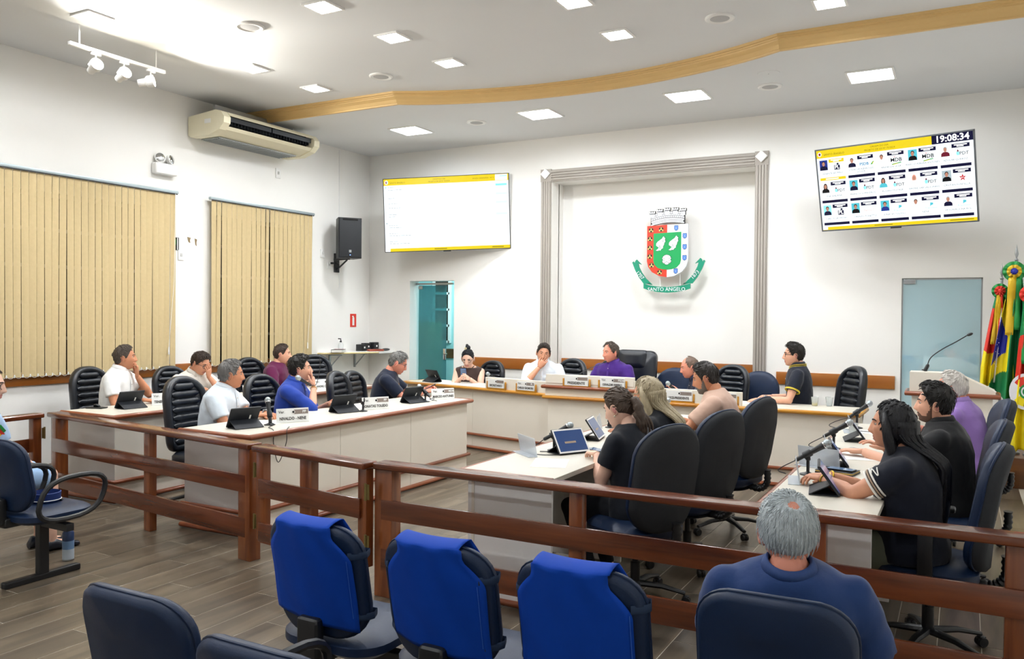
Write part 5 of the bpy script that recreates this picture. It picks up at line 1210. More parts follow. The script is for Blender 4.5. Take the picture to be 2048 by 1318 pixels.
SKIN = {'light': 'e0a98e', 'tan': 'c98a68', 'mid': 'd3987a', 'pale': 'e9bda6', 'red': 'd99079'}
def person(label, loc, rz, *, seat=0.46, lean=8, side=0, twist=0, head=(0, 0, 0), skin='mid', female=False, girth=1.0, belly=0.0, scale=1.0, wide=1.0,
           shirt='ffffff', sleeve=0.62, collar=None, pants='23262e', hair=('short', '2a211c', 0.016), hands=None, beard=None, glasses=None, neckline=0.0, sfx=None, legs=True, knees=0.10, feet=0.0,
           barefoot=False, skirt=None, seed=1, brow=None, shoes='15161a', sshoes=None, neckfwd=0.0, hair_tufts=420, crown=False):
    rnd = random.Random(seed)
    t = thing('person', label, 'person', (loc[0], loc[1], 0), rz); t.scale = (scale,)*3
    K = 'skin_'+skin; Mk = mat(K, SKIN[skin], 0.5, var=0.05, scale=30, spec=0.35); Ml = mat(K+'_lip', {'light': 'c98578', 'tan': 'b4745c', 'mid': 'bd7d6c', 'pale': 'd28f86', 'red': 'c3776a'}[skin], 0.45)
    Mey = mat('eye_white', 'b5a89e', 0.35); Mir = mat('eye_iris', '2a1c14', 0.15); Mh = mat('hair_'+hair[1], hair[1], 0.45, var=0.35, scale=90, stretch=(1, 1, 0.18), bump=0.5, bscale=160, spec=0.4)
    Mb = mat('brow_'+(brow or hair[1]), brow or hair[1], 0.6)
    Ms = mat('cloth_'+shirt, shirt, 0.78, var=0.05, scale=9, bump=0.25, bscale=16, spec=0.25, sheen=0.15); Mp = mat('cloth_'+pants, pants, 0.8, var=0.07, scale=9, bump=0.2, bscale=14, spec=0.25)
    # ---- spine
    H = Vector((0, 0, seat+0.105)); Ls = 0.528 if not female else 0.508
    pts = [H.copy()]; n = 12
    for i in range(n):
        a = R(lean)*min(1.0, 0.35+1.1*(i/n)); pts.append(pts[-1] + Vector((math.sin(R(side))*0.8, math.sin(a), math.cos(a)))*Ls/n)
    def sp(s):
        if s <= 0: return H + Vector((0, 0, s*Ls))
        f = min(s, 0.9999)*n; i = int(f); p = pts[i].lerp(pts[i+1], f-i)
        if s > 1: p = pts[-1] + (pts[-1]-pts[-2])*(s-1)*n
        return p
    def fr(s):
        a = R(lean)*min(1.0, 0.35+1.1*max(0, min(1, s))); tw = R(twist)*max(0, min(1, s)); return Matrix.Rotation(tw, 3, 'Z') @ Matrix.Rotation(-a, 3, 'X')
    sec = [(-0.17, 0.12, 0.09), (-0.10, 0.165, 0.120), (0.02, 0.172, 0.128), (0.22, 0.155, 0.115), (0.42, 0.165, 0.120), (0.62, 0.178, 0.122), (0.78, 0.182, 0.110), (0.87, 0.165, 0.090), (0.93, 0.122, 0.074), (0.97, 0.086, 0.064), (1.0, 0.062, 0.058)]
    if female: sec = [(-0.17, 0.13, 0.10), (-0.10, 0.175, 0.125), (0.02, 0.178, 0.128), (0.22, 0.142, 0.105), (0.42, 0.150, 0.118), (0.60, 0.158, 0.128), (0.76, 0.160, 0.100), (0.86, 0.145, 0.080), (0.93, 0.104, 0.066), (0.97, 0.072, 0.056), (1.0, 0.052, 0.051)]
    def torso(bm, ex, top=1.0, low=-0.2):
        rings = []
        for s, hw, hd in sec:
            if s > top or s < low: continue
            f = fr(s); c = sp(s); w_ = hw*girth + ex; d_ = hd*girth + ex; bl = belly*math.exp(-((s-0.22)/0.2)**2)
            rings.append([c + f @ Vector((w_*abs(math.cos(a))**0.85*math.copysign(1, math.cos(a)), d_*math.sin(a) + (bl if math.sin(a) > 0 else 0)*max(0, math.sin(a)), 0)) for a in [2*PI*k/24 for k in range(24)]])
        ring_faces(bm, rings, True)
    shw = (0.178 if not female else 0.152)*girth**0.5
    Sh = {sd: sp(0.795) + fr(0.795) @ Vector((sd*shw, 0, 0)) for sd in (-1, 1)}
    # ---- head
    Nb = sp(1.0); hy, hp, hr = head; HR = Matrix.Rotation(R(twist*0.5), 3, 'Z') @ Matrix.Rotation(R(hy), 3, 'Z') @ Matrix.Rotation(R(-hp), 3, 'X') @ Matrix.Rotation(R(hr), 3, 'Y')
    hc = Nb + Vector((0, 0.012+neckfwd, 0.002)) + fr(1.0) @ Vector((0, 0.012, 0.020)) + HR @ Vector((0, 0.018, 0.072))
    HA = Matrix.Translation(hc) @ HR.to_4x4()
    x, y, z, LO = head_points(female, wide); mif = np.zeros(x.shape, int)
    mif[(np.abs(x) < 0.0235) & (z < -0.0535) & (z > -0.0785) & (y > 0.07)] = 1
    body = B(); torso(body, -0.012)
    low = hc + HR @ Vector((0, -0.018, -0.06)); tube(body, [Nb - Vector((0, 0, 0.05)), Nb + Vector((0, 0.004, 0.02)), low], [0.066 if not female else 0.054, 0.057 if not female else 0.047, 0.053 if not female else 0.045], 16)
    # ---- arms
    hands = hands or {}; W = {}; hb = []
    chin = lambda dx, dy, dz: hc + HR @ Vector((dx, dy, dz))
    l1, l2 = (0.285, 0.255) if not female else (0.26, 0.235)
    sl = B(); torso(sl, 0.016 if collar else 0.014, 1.0 if not neckline else 0.94, -0.12)
    for sd in (-1, 1):
        h = hands.get('R' if sd == 1 else 'L', {}); at = h.get('at', (sd*0.16, 0.34, 0.80))
        w_ = chin(*at[1:]) if at[0] == 'head' else Vector(at)
        S_ = Sh[sd]; d = w_-S_; L = d.length
        if L > (l1+l2)*0.985: w_ = S_ + d*((l1+l2)*0.985/L); d = w_-S_; L = d.length
        pole = Vector(h.get('pole', (sd*0.55, -0.25, -1.0))); dn = d.normalized(); pn = (pole - dn*pole.dot(dn)).normalized()
        a = (l1*l1-l2*l2+L*L)/(2*L); q = math.sqrt(max(0, l1*l1-a*a)); E = S_ + dn*a + pn*q; W[sd] = (w_, E)
        k = 0.92 if female else 1.0; gg = girth**0.6*k
        tube(body, [S_ + (S_-E).normalized()*0.0, S_.lerp(E, 0.35), S_.lerp(E, 0.75), E, E.lerp(w_, 0.3), E.lerp(w_, 0.7), w_], [0.052*gg, 0.050*gg, 0.043*gg, 0.040*gg, 0.042*gg, 0.033*gg, 0.026*gg], 12)
        ell(body, S_, (0.056*gg,)*3, 12, 8); ell(body, E, (0.040*gg,)*3, 12, 8)
        fd = (w_-E).normalized(); hd = Vector(h.get('dir', fd)); hn = Vector(h.get('palm', (0, 0, -1)))
        if h.get('headrel'): hd = HR @ hd; hn = HR @ hn
        hb.append((Matrix.Translation(w_ + hd.normalized()*0.008) @ look(hd, hn), sd, h.get('curl', 22), h.get('thumb', 35)))
        if sleeve > 0:
            e1 = S_.lerp(E, min(1, sleeve)); loose = 0.020
            P = [S_ + (S_-E).normalized()*0.01, S_.lerp(E, 0.3*min(1, sleeve)), e1]; rr = [0.060*gg+0.006, 0.058*gg+loose*0.8, 0.050*gg+loose]
            if sleeve > 1: P += [E.lerp(w_, (sleeve-1)*0.5), E.lerp(w_, min(0.94, sleeve-1))]; rr[2] = 0.045*gg+0.014; rr += [0.043*gg+0.012, 0.032*gg+0.012]
            tube(sl, P, rr, 14); ell(sl, S_, (0.060*gg+0.008,)*3, 14, 9)
            if sleeve > 1: ell(sl, E, (0.045*gg+0.014,)*3, 12, 8)
        else: ell(sl, S_ - Vector((sd*0.02, 0, 0)), (0.055*gg+0.008,)*3, 14, 9)
    if legs and (barefoot or skirt is not None):
        for sd in (-1, 1):
            hp_ = Vector((sd*0.09, 0.0, seat+0.085)); kn = Vector((sd*knees, 0.43, seat+0.065)); an = Vector((sd*knees, 0.42+feet, 0.085))
            tube(body, [hp_, kn], [0.07, 0.052], 12); ell(body, kn, (0.054,)*3, 12, 8); tube(body, [kn, kn.lerp(an, 0.3), kn.lerp(an, 0.65), an], [0.052, 0.053, 0.042, 0.036], 12); ell(body, an + Vector((0, -0.01, -0.01)), (0.036,)*3, 10, 8)
            tube(body, [an + Vector((0, -0.03, -0.028)), an + Vector((0, 0.05, -0.04)), an + Vector((0, 0.15, -0.058))], [0.034, 0.034, 0.024], 10, 0, flat=0.8)
    bm_ = remesh(body, 0.011, 5)
    b2 = B(); b2.from_mesh(bm_); bpy.data.meshes.remove(bm_)
    grid_mesh(b2, x, y, z, HA, 0, mif)
    jj, ii = NLAT//2+2, 0
    def ysurf(px, pz):
        dd = (x-px)**2 + (z-pz)**2 + (y < 0)*10; k = np.unravel_index(np.argmin(dd), x.shape); return y[k]
    for sd in (-1, 1):
        ye = ysurf(0.031, 0.008); ell(b2, (sd*0.031, ye-0.0065, 0.008), (0.0120, 0.0100, 0.0070), 12, 8, HA, 2); ell(b2, (sd*0.031, ye+0.0005, 0.008), (0.0062, 0.0042, 0.0060), 10, 6, HA, 3)
        tube(b2, [HA @ Vector((sd*q, ysurf(q, zz)+0.001, zz)) for q, zz in ((0.014, 0.026), (0.024, 0.0305), (0.036, 0.0305), (0.047, 0.024))], [0.0025, 0.0042, 0.0038, 0.0015], 6, 4)
        xe = 0.076*wide; A = HA @ T(sd*xe, -0.012, -0.008) @ RZ(-sd*22) @ RX(-10)
        if hair[0] == 'straight': continue
        ell(b2, (0, 0, 0), (0.011, 0.021, 0.034), 14, 10, A, 0); ell(b2, (sd*0.006, -0.002, 0.0), (0.0075, 0.013, 0.023), 12, 8, A, 1); tube(b2, [A @ Vector((sd*0.007, 0.019*math.cos(a)-0.001, 0.031*math.sin(a))) for a in [R(-60+20*k) for k in range(13)]], 0.0045, 6, 0)
    for A, sd, cu, th in hb: hand(b2, A, sd, cu, 4, 0, th, 0.92 if female else 1.0)
    # ---- legs (skin under trousers or bare)
    if legs:
        tr = B(); hipz = seat+0.085; ell(tr, (0, 0, hipz+0.01), (0.175*girth, 0.135*girth, 0.095), 20, 12)
        for sd in (-1, 1):
            hp_ = Vector((sd*0.09, 0.0, hipz)); kn = Vector((sd*knees, 0.43, seat+0.065)); an = Vector((sd*(knees+0.0), 0.42+feet, 0.085))
            if skirt is None: tube(tr, [hp_, hp_.lerp(kn, 0.5), kn], [0.092*girth, 0.082*girth, 0.062], 14); ell(tr, kn, (0.063,)*3, 12, 8); tube(tr, [kn, kn.lerp(an, 0.45), an], [0.060, 0.055, 0.046], 12)
            else:
                tube(tr, [hp_, hp_.lerp(kn, 0.5), kn + Vector((0, -0.02, 0.0))], [0.098*girth, 0.09*girth, 0.085], 14)
            b = B(); fy = an.y
            if barefoot:
                box(b, (an.x, fy+0.06, 0.014), (0.09, 0.25, 0.026), 0.010, seg=3)
                for yy in (0.02, 0.09, 0.13): tube(b, [(an.x-0.045, fy+yy, 0.02), (an.x-0.03, fy+yy, 0.065-yy*0.2), (an.x+0.03, fy+yy, 0.065-yy*0.2), (an.x+0.045, fy+yy, 0.02)], 0.012, 8, flat=0.5)
            else:
                rings = []
                for yy, hw, hh in ((-0.075, 0.028, 0.05), (-0.055, 0.038, 0.085), (0.02, 0.040, 0.085), (0.08, 0.044, 0.055), (0.15, 0.044, 0.042), (0.185, 0.028, 0.03)):
                    rings.append([Vector((an.x+hw*math.cos(2*PI*q/14), fy+yy, max(0.002, hh/2+hh/2*math.sin(2*PI*q/14)*1.0))) for q in range(14)])
                ring_faces(b, rings, True)
            obj('shoe', b, mat('shoe_'+(sshoes or shoes), sshoes or shoes, 0.3), t, True, 60)
        me = remesh(tr, 0.016, 6, 0.008, 0.10); me.materials.append(Mp); shade(me, 180); o = bpy.data.objects.new('skirt' if skirt else 'trousers', me); C.objects.link(o); o.parent = t
    obj('body', b2, [Mk, Ml, Mey, Mir, Mb], t, True, 180)
    me = remesh(sl, 0.0125, 5, 0.013, 0.09); me.materials.append(Ms); shade(me, 180); so = bpy.data.objects.new('shirt', me); C.objects.link(so); so.parent = t
    # ---- collar, placket
    if collar:
        Mc = mat('cloth_'+collar[1], collar[1], 0.75, var=0.04, bump=0.15, bscale=30)
        c0 = Nb - Vector((0, 0, 0.0)); f = fr(1.0); b = B(); rows = []
        for k, (r0, dz, op) in enumerate(((0.064, -0.012, 0.0), (0.064, 0.024, 0.0), (0.071, 0.028, 0.0), (0.088, -0.014, 0.0))):
            row = []
            for i in range(25):
                a = R(90+18+(324)*i/24); fro = 0.5+0.5*math.sin(a); rr = (r0+0.008*fro*(k == 3))*(0.9 if female else 1.0)
                row.append(c0 + f @ Vector((rr*math.cos(a)*1.02, rr*math.sin(a)*0.98+0.004, dz - (0.024 if k else 0.03)*max(0, math.sin(a))**2 - (0.012 if k == 3 else 0)*max(0, math.sin(a))**6)))
            rows.append(row)
        ring_faces(b, rows, False, closed=False); o = obj('collar', b, Mc, so, True, 180); m = o.modifiers.new('t', 'SOLIDIFY'); m.thickness = 0.004
        if len(collar) > 2:
            b = B(); tube(b, [p + f @ Vector((0, 0, 0.0)) for p in rows[3]], 0.004, 5); obj('collar_stripe', b, mat('cloth_'+collar[2], collar[2], 0.6), so, True)
            b = B(); tube(b, [p + (p-c0).normalized()*0.001 + Vector((0, 0, 0.016)) for p in rows[3]], 0.003, 5); obj('collar_stripe', b, mat('cloth_'+collar[2], collar[2], 0.6), so, True)
        def front(s, dx=0.0, ex=0.018):
            hd = np.interp(s, [q[0] for q in sec], [q[2] for q in sec]); bl = belly*math.exp(-((s-0.22)/0.2)**2); return sp(s) + fr(s) @ Vector((dx, hd*girth+ex+bl, 0))
        P = [front(s, 0) for s in np.linspace(0.93, 0.55 if collar[0] == 'polo' else 0.1, 10)]
        b = B(); tube(b, P, 0.014, 6, flat=0.22, up=tuple(fr(0.7) @ Vector((0, 1, 0)))); obj('placket', b, Mc if len(collar) < 3 else Ms, so, True)
        for s in ((0.85, 0.72) if collar[0] == 'polo' else (0.85, 0.66, 0.46, 0.28)):
            b = B(); ell(b, front(s, 0, 0.023), (0.0055, 0.003, 0.0055), 8, 6); obj('button', b, mat('button', 'd9d4c8', 0.4), so, True)
    else:
        b = B(); r = 0.072 if not female else 0.064; c0 = Nb - Vector((0, 0, 0.014+neckline*0.5)) ; f = fr(1.0)
        tube(b, [c0 + f @ Vector((r*1.08*math.cos(a), r*math.sin(a)+0.006, -(0.022+neckline)*max(0, math.sin(a))**2)) for a in [2*PI*i/28 for i in range(29)]], 0.009, 6); obj('neckband', b, Ms, so, True)
    # ---- hair
    kind, hcol, thick = hair[:3]; hk = {'pony': 'pulled', 'bun': 'pulled', 'straight': 'long'}.get(kind, kind)
    lon = np.abs((np.degrees(LO)+180) % 360 - 180); hl = np.interp(lon, *HAIRLINE[hk])
    m_ = _ss(z-hl, -0.004, 0.02); top = _ss(z, 0.0, 0.09)
    th = thick*(0.42+0.58*top) if hk not in ('long',) else thick*(0.75+0.25*top)
    if len(hair) > 3: th = thick*(hair[3] + (1-hair[3])*top)
    ns = 1 + 0.16*np.sin(LO*23+np.sin(z*60+seed)*1.3) + 0.12*np.sin(LO*41+z*70+seed)
    r0 = np.sqrt((x/0.077)**2+(y/0.097)**2+(z/0.118)**2); nx, ny, nz = x/0.077**2, y/0.097**2, z/0.118**2; nn = np.sqrt(nx*nx+ny*ny+nz*nz)+1e-9
    off = np.where(z > hl-0.004, m_*th*ns - 0.002*(1-m_), -0.006)
    if hk == 'thin': off = np.where((z > 0.085) & (lon < 150), np.minimum(off, 0.0015), off)
    if kind in ('short', 'receding'): off = off + np.where((z > 0.06) & (y > 0.02) & (z > hl), 0.006*thick/0.016, 0)
    if crown: off = np.where((x-0.012)**2+(y+0.062)**2+(z-0.100)**2 < 0.024**2, -0.001, off)
    b = B(); grid_mesh(b, x+nx/nn*off, y+ny/nn*off, z+nz/nn*off, HA)
    if kind == 'straight':
        Lh = hair[4] if len(hair) > 4 else 0.42
        dwn = []; q0 = HA @ Vector((0, -0.048, 0.03))
        for k in range(17):
            u = k/16; dn = Lh*u; sk = _ss(np.float64(dn), 0.06, 0.22)
            tgt = sp(0.72) + fr(0.72) @ Vector((0, -(0.118*girth+0.024), 0)); c = q0.lerp(Vector((q0.x*0.4+tgt.x*0.6, tgt.y, q0.z)), float(sk)) + Vector((0, 0, -dn))
            hw = 0.090*(1-0.12*u)+0.006*math.sin(u*9+seed); hd_ = 0.072-0.044*float(sk)
            if u > 0.85: hw *= 1-0.35*(u-0.85)/0.15; hd_ *= 1-0.5*(u-0.85)/0.15
            dwn.append([c + HR @ Vector((hw*math.cos(a)*(1+0.025*math.sin(15*a+u*5)), hd_*math.sin(a)*(1+0.03*math.sin(11*a)), 0)) for a in [2*PI*q/40 for q in range(40)]])
        ring_faces(b, dwn, True)
        for sd in (-1, 1):   # side locks framing the face
            tube(b, [HA @ Vector((sd*0.062, 0.034, 0.07)), HA @ Vector((sd*0.080, 0.024, 0.01)), HA @ Vector((sd*0.082, 0.012, -0.06)), HA @ Vector((sd*0.078, -0.005, -0.13)), HA @ Vector((sd*0.070, -0.04, -0.22))], [0.012, 0.024, 0.028, 0.028, 0.010], 12, flat=1.5)
        for k in range(70):  # loose strands down the back
            a = rnd.uniform(PI*0.95, PI*2.05); st = rnd.randint(1, 6); P = [dwn[m][int(a/(2*PI)*40) % 40] + Vector((rnd.uniform(-1, 1)*0.003, 0, 0)) for m in range(st, min(17, st+rnd.randint(6, 11)))]
            tube(b, P, [0.0045]+[0.0055]*(len(P)-2)+[0.001], 5)
    if kind == 'pony':
        P = [(0, -0.085, 0.035), (0, -0.125, 0.02), (0.0, -0.135, -0.04), (0.005, -0.125, -0.11), (0.01, -0.115, -0.165), (0.015, -0.10, -0.20)]
        tube(b, [HA @ Vector(p) for p in spline(P, 4)], [0.016+0.022*math.sin(min(1, i/20)*PI)**0.8+0.004*math.sin(i*2.1) for i in range(21)], 12, flat=0.8)
        for k in range(5): tube(b, [HA @ Vector(p) for p in spline([(0.02*(k-2), -0.12, -0.05), (0.018*(k-2)+0.01, -0.135-0.008*k, -0.13), (0.02*(k-2)+0.02, -0.10-0.01*k, -0.20-0.01*k)], 4)], [0.013, 0.013, 0.012, 0.011, 0.009, 0.007, 0.005, 0.003, 0.001], 6)
    if kind == 'bun': ell(b, (0, -0.045, 0.135), (0.036, 0.036, 0.038), 16, 10, HA); ell(b, (0.01, -0.055, 0.165), (0.02, 0.02, 0.02), 12, 8, HA)
    nt = hair_tufts if kind not in ('straight',) else hair_tufts//2; cro = np.array([0.012, -0.058, 0.112]); tr = min(1.0, (420/max(1, hair_tufts))**0.5)
    for k in range(nt):
        j = rnd.randint(int(NLAT*0.25), NLAT-2); i = rnd.randint(0, NLON-1)
        if z[j, i] < hl[j, i]+0.012 or (off[j, i] < 0.003 and not crown): continue
        p = np.array([x[j, i]+nx[j, i]/nn[j, i]*off[j, i], y[j, i]+ny[j, i]/nn[j, i]*off[j, i], z[j, i]+nz[j, i]/nn[j, i]*off[j, i]]); nv = np.array([nx[j, i], ny[j, i], nz[j, i]])/nn[j, i]
        d = p - cro if kind not in ('pony', 'bun') else (np.array([0, -0.10, 0.035]) if kind == 'pony' else np.array([0, -0.045, 0.14])) - p
        if kind in ('short', 'receding') and z[j, i] > 0.05 and y[j, i] > -0.02: d = np.array([0.5*x[j, i]/0.07+0.35, 1.0, 0.1])
        d = d - nv*np.dot(d, nv); dl = np.linalg.norm(d)
        if dl < 1e-6: continue
        d = d/dl; sdv = np.cross(d, nv); Lt = rnd.uniform(0.025, 0.045)*(1.0 if thick > 0.012 else 0.7)*(0.75 if tr < 0.9 else 1); wob = rnd.uniform(-0.25, 0.25); P = []; li = min(0.004, off[j, i]*0.3)
        for q in range(4):
            u = q/3; pp = p + d*Lt*(u-0.2) + sdv*wob*Lt*u*u + nv*(li*math.sin(u*PI*0.8) - 0.5*(Lt*(u-0.2))**2/0.10 + 0.0005); P.append(HA @ Vector(pp))
        tube(b, P, [0.0012*tr, 0.0042*tr, 0.0036*tr, 0.0006*tr], 5, flat=0.6, up=tuple(HR @ Vector(nv)))
    ho = obj('hair', b, Mh, t, True, 180)
    if kind == 'pony': b = B(); tube(b, [HA @ Vector((0.017*math.cos(a), -0.098+0.0*a, 0.034+0.017*math.sin(a))) for a in [2*PI*i/12 for i in range(13)]], 0.006, 6); obj('hair_tie', b, M_black, ho, True)
    if kind == 'bun':
        b = B()
        for a in range(5): ell(b, (0.024+0.012*math.cos(a*1.257), -0.012, 0.138+0.012*math.sin(a*1.257)), (0.008, 0.006, 0.008), 8, 6, HA)
        obj('flower_clip', b, mat('clip_cream', 'f0e6c0', 0.4), ho, True)
    if beard:
        zl = np.interp(lon, [0, 22, 40, 58, 70, 80, 88], [0.044, 0.047, 0.064, 0.066, 0.03, 0.0, 0.0]); mb = _ss(-z-zl, 0.0, 0.014)*_ss(88-lon, 0, 8); mo = np.exp(-(x/0.020)**2)*np.exp(-((z+0.068)/0.0085)**2); mb = mb*(1-np.clip(1.6*mo, 0, 1))*(1-np.exp(-((z+0.042)/0.010)**2)*np.exp(-(x/0.012)**2))
        offb = np.where(mb > 0.05, mb*beard[1], -0.004); b = B(); grid_mesh(b, x+nx/nn*offb, y+ny/nn*offb, z+nz/nn*offb, HA); obj('beard', b, mat('beard_'+beard[0], beard[0], 0.6, var=0.4, scale=160, bump=0.4, bscale=300), t, True, 180)
    if glasses:
        b = B(); ye = ysurf(0.031, 0.008)
        for sd in (-1, 1):
            tube(b, [HA @ Vector((sd*0.033+0.0235*math.cos(a), ye+0.012-0.004*abs(math.cos(a)), 0.004+0.019*math.sin(a))) for a in [2*PI*i/20 for i in range(21)]], glasses[1], 5)
            tube(b, [HA @ Vector((sd*0.0565, ye+0.009, 0.010)), HA @ Vector((sd*0.078, 0.03, 0.010)), HA @ Vector((sd*0.080, -0.012, 0.006)), HA @ Vector((sd*0.079, -0.03, -0.012))], glasses[1], 5)
        tube(b, [HA @ Vector((-0.011, ye+0.012, 0.008)), HA @ Vector((0, ye+0.016, 0.011)), HA @ Vector((0.011, ye+0.012, 0.008))], glasses[1], 5); go = obj('glasses', b, mat('frame_'+glasses[0], glasses[0], 0.3, metal=0.3), t, True)
        b = B()
        for sd in (-1, 1): prism(b, [(sd*0.033+0.022*math.cos(a), 0.004+0.018*math.sin(a)) for a in [2*PI*i/16 for i in range(16)]], 0, 0.0015, HA @ T(0, ye+0.0115, 0) @ UP)
        obj('lenses', b, mat('lens_glass', 'dfe8ee', 0.08, alpha=0.05), go)
    if sfx: sfx(dict(t=t, so=so, HA=HA, HR=HR, hc=hc, W=W, Nb=Nb, fr=fr, sp=sp, Sh=Sh, ho=ho, girth=girth, sec=sec, belly=belly, Ms=Ms))
    return t

def ear_stud(col='e9e0c8'):
    def f(c):
        for sd in (-1, 1): b = B(); ell(b, (sd*0.084, -0.010, -0.042), (0.005, 0.006, 0.006), 8, 6, c['HA']); obj('earring', b, mat('earring', col, 0.2, metal=0.6), c['t'], True)
    return f
def chain(c):
    b = B(); f = c['fr'](1.0); P = []
    for i in range(33):
        a = R(95+350*i/32); s = max(0, math.sin(a)); P.append(c['Nb'] + Vector((0, 0, -0.012)) + f @ Vector((0.070*math.cos(a), 0.068*math.sin(a)+0.055*s**2+0.012, -0.125*s**2.2)))
    tube(b, P, 0.0035, 6); g = obj('necklace', b, mat('gold', 'd8b24a', 0.25, metal=0.9), c['t'], True); lo = c['Nb'] + f @ Vector((0, 0.142, -0.15))
    b = B(); box(b, lo, (0.006, 0.004, 0.034)); box(b, lo + Vector((0, 0, 0.006)), (0.02, 0.004, 0.006)); obj('cross_pendant', b, mat('gold', 'd8b24a', 0.25, metal=0.9), g)
    b = B(); q = c['sp'](0.52) + c['fr'](0.52) @ Vector((0, 0.145*c['girth']+c['belly']*0.3, 0)); box(b, (0, 0, 0), (0.16, 0.008, 0.065), 0, Matrix.Translation(q) @ c['fr'](0.5).to_4x4()); obj('shirt_print', b, mat('print_grey', '5b5f66', 0.7, var=0.8, scale=60), c['so'])
def wrist(sd, col, r=0.031, w_=0.012, face=False, name='bracelet'):
    def f(c):
        wv, E = c['W'][sd]; d = (wv-E).normalized(); p = wv - d*0.015; b = B(); u = d.orthogonal().normalized(); v = d.cross(u)
        tube(b, [p + u*r*math.cos(a) + v*r*math.sin(a) for a in [2*PI*i/16 for i in range(17)]], w_*0.5, 6); o = obj(name, b, mat('band_'+col, col, 0.3, metal=0.6), c['t'], True)
        if face: b = B(); n = (Vector((0, 0, 1)) - d*d.z).normalized(); lathe(b, [(0.019, 0), (0.019, 0.008), (0.0, 0.009)], 16, Matrix.Translation(p+n*r) @ n.to_track_quat('Z', 'Y').to_matrix().to_4x4()); obj('watch_face', b, M_chrome, o, True)
    return f
def sleeve_band(col, frac, rad, n=1, w_=0.004, sides=(-1, 1), name='sleeve_stripe'):
    def f(c):
        for sd in sides:
            wv, E = c['W'][sd]; S_ = c['Sh'][sd]; d = (E-S_).normalized(); u = d.orthogonal().normalized(); v = d.cross(u)
            for k in range(n):
                p = S_.lerp(E, frac - k*0.035); b = B(); tube(b, [p + u*rad*math.cos(a) + v*rad*math.sin(a) for a in [2*PI*i/24 for i in range(25)]], w_, 6); obj(name, b, mat('cloth_'+col, col, 0.7), c['so'], True)
    return f
def multi(*fs):
    def f(c):
        for q in fs: q(c)
    return f
HT = lambda sd, x=0.13, y=0.38, z=0.800, **k: dict(at=(sd*x, y, z), **k)
# ---- rear left row
person('man in a white polo shirt resting his chin on his left hand', (-7.40, 5.33), -74, seat=0.475, lean=9, twist=18, head=(28, -3, 0), skin='tan', girth=1.02, shirt='f1f3f3', collar=('polo', 'f4f5f4'), pants='30343c', hair=('short', '4a4038', 0.012, 0.35), seed=2,
       hands={'L': dict(at=('head', -0.005, 0.105, -0.185), dir=(0.1, 0.05, 1), palm=(0.2, -1, 0), headrel=True, curl=38, pole=(-0.6, 0.6, -1)), 'R': HT(1, 0.10, 0.40, curl=18, dir=(-0.4, 1, -0.1))}, sfx=wrist(1, '8a8d92', 0.031, 0.012, True, 'wristwatch'))
person('man in a pale shirt hiding his face behind his raised hand', (-7.42, 6.25), -100, seat=0.41, lean=17, twist=0, head=(20, 24, 0), skin='mid', shirt='e3dfd8', collar=('polo', 'dcd9d2'), pants='30343c', hair=('short', '33251c', 0.018), glasses=('2b2b2e', 0.0022), seed=3,
       hands={'L': dict(at=('head', -0.055, 0.125, -0.105), dir=(0.45, -0.1, 1), palm=(0.1, -1, 0), headrel=True, curl=14, pole=(-0.6, 0.6, -1)), 'R': HT(1, 0.16, 0.36)})
person('man in a burgundy t-shirt looking towards the presiding desk', (-7.42, 7.50), -74, seat=0.43, lean=10, twist=12, head=(20, 0, 0), skin='light', girth=1.1, belly=0.03, shirt='5a1140', pants='23262e', hair=('short', '3a2b24', 0.011, 0.3), seed=4, hands={'L': HT(-1, 0.10, 0.40), 'R': HT(1, 0.14, 0.36)})
# ---- front left row
person('grey-haired man in a pale blue polo shirt looking away to the right', (-5.62, 5.01), -76, seat=0.41, lean=13, twist=16, head=(32, 2, 0), skin='tan', girth=1.10, belly=0.04, shirt='dbe6f0', collar=('polo', 'e2ebf3'), pants='2a2f3a', hair=('short', '6f6d6b', 0.015, 0.5), brow='4b4541', seed=5,
       hands={'L': HT(-1, 0.05, 0.46, curl=35, dir=(0.5, 1, 0)), 'R': HT(1, 0.06, 0.42, dir=(-0.8, 1, 0), curl=15)}, sfx=wrist(-1, '9b9da2', 0.031, 0.012, True, 'wristwatch'))
person('young man in a royal blue shirt with his fingers at his cheek', (-5.60, 5.85), -76, seat=0.41, lean=12, twist=14, head=(22, -4, 0), skin='light', girth=1.0, shirt='1f3f9c', sleeve=1.05, collar=('shirt', '2347a6'), pants='20242c', hair=('short', '17130f', 0.024, 0.25), seed=6,
       hands={'R': dict(at=('head', 0.060, 0.115, -0.175), dir=(-0.25, 0.0, 1), palm=(-0.3, -1, 0), headrel=True, curl=[4, 40, 45, 45], pole=(0.35, 0.9, -1)), 'L': HT(-1, 0.16, 0.36)}, sfx=wrist(1, 'c8a24a', 0.030, 0.006))
person('grey-haired man in a black t-shirt and glasses reading his phone', (-5.62, 7.30), -66, seat=0.42, lean=16, twist=8, head=(8, 24, 0), skin='red', girth=1.06, belly=0.02, shirt='101a30', sleeve=0.72, pants='22262e', hair=('short', '6a6966', 0.014, 0.4), brow='6b6258', glasses=('4a4a52', 0.0018), seed=7,
       hands={'R': dict(at=(0.02, 0.50, 0.815), dir=(-0.5, 1, 0.15), curl=30, palm=(-0.5, 0, -0.6)), 'L': dict(at=(-0.08, 0.50, 0.83), dir=(0.35, 1, 0.2), curl=35, palm=(0.5, 0, -0.5))}, sfx=chain)
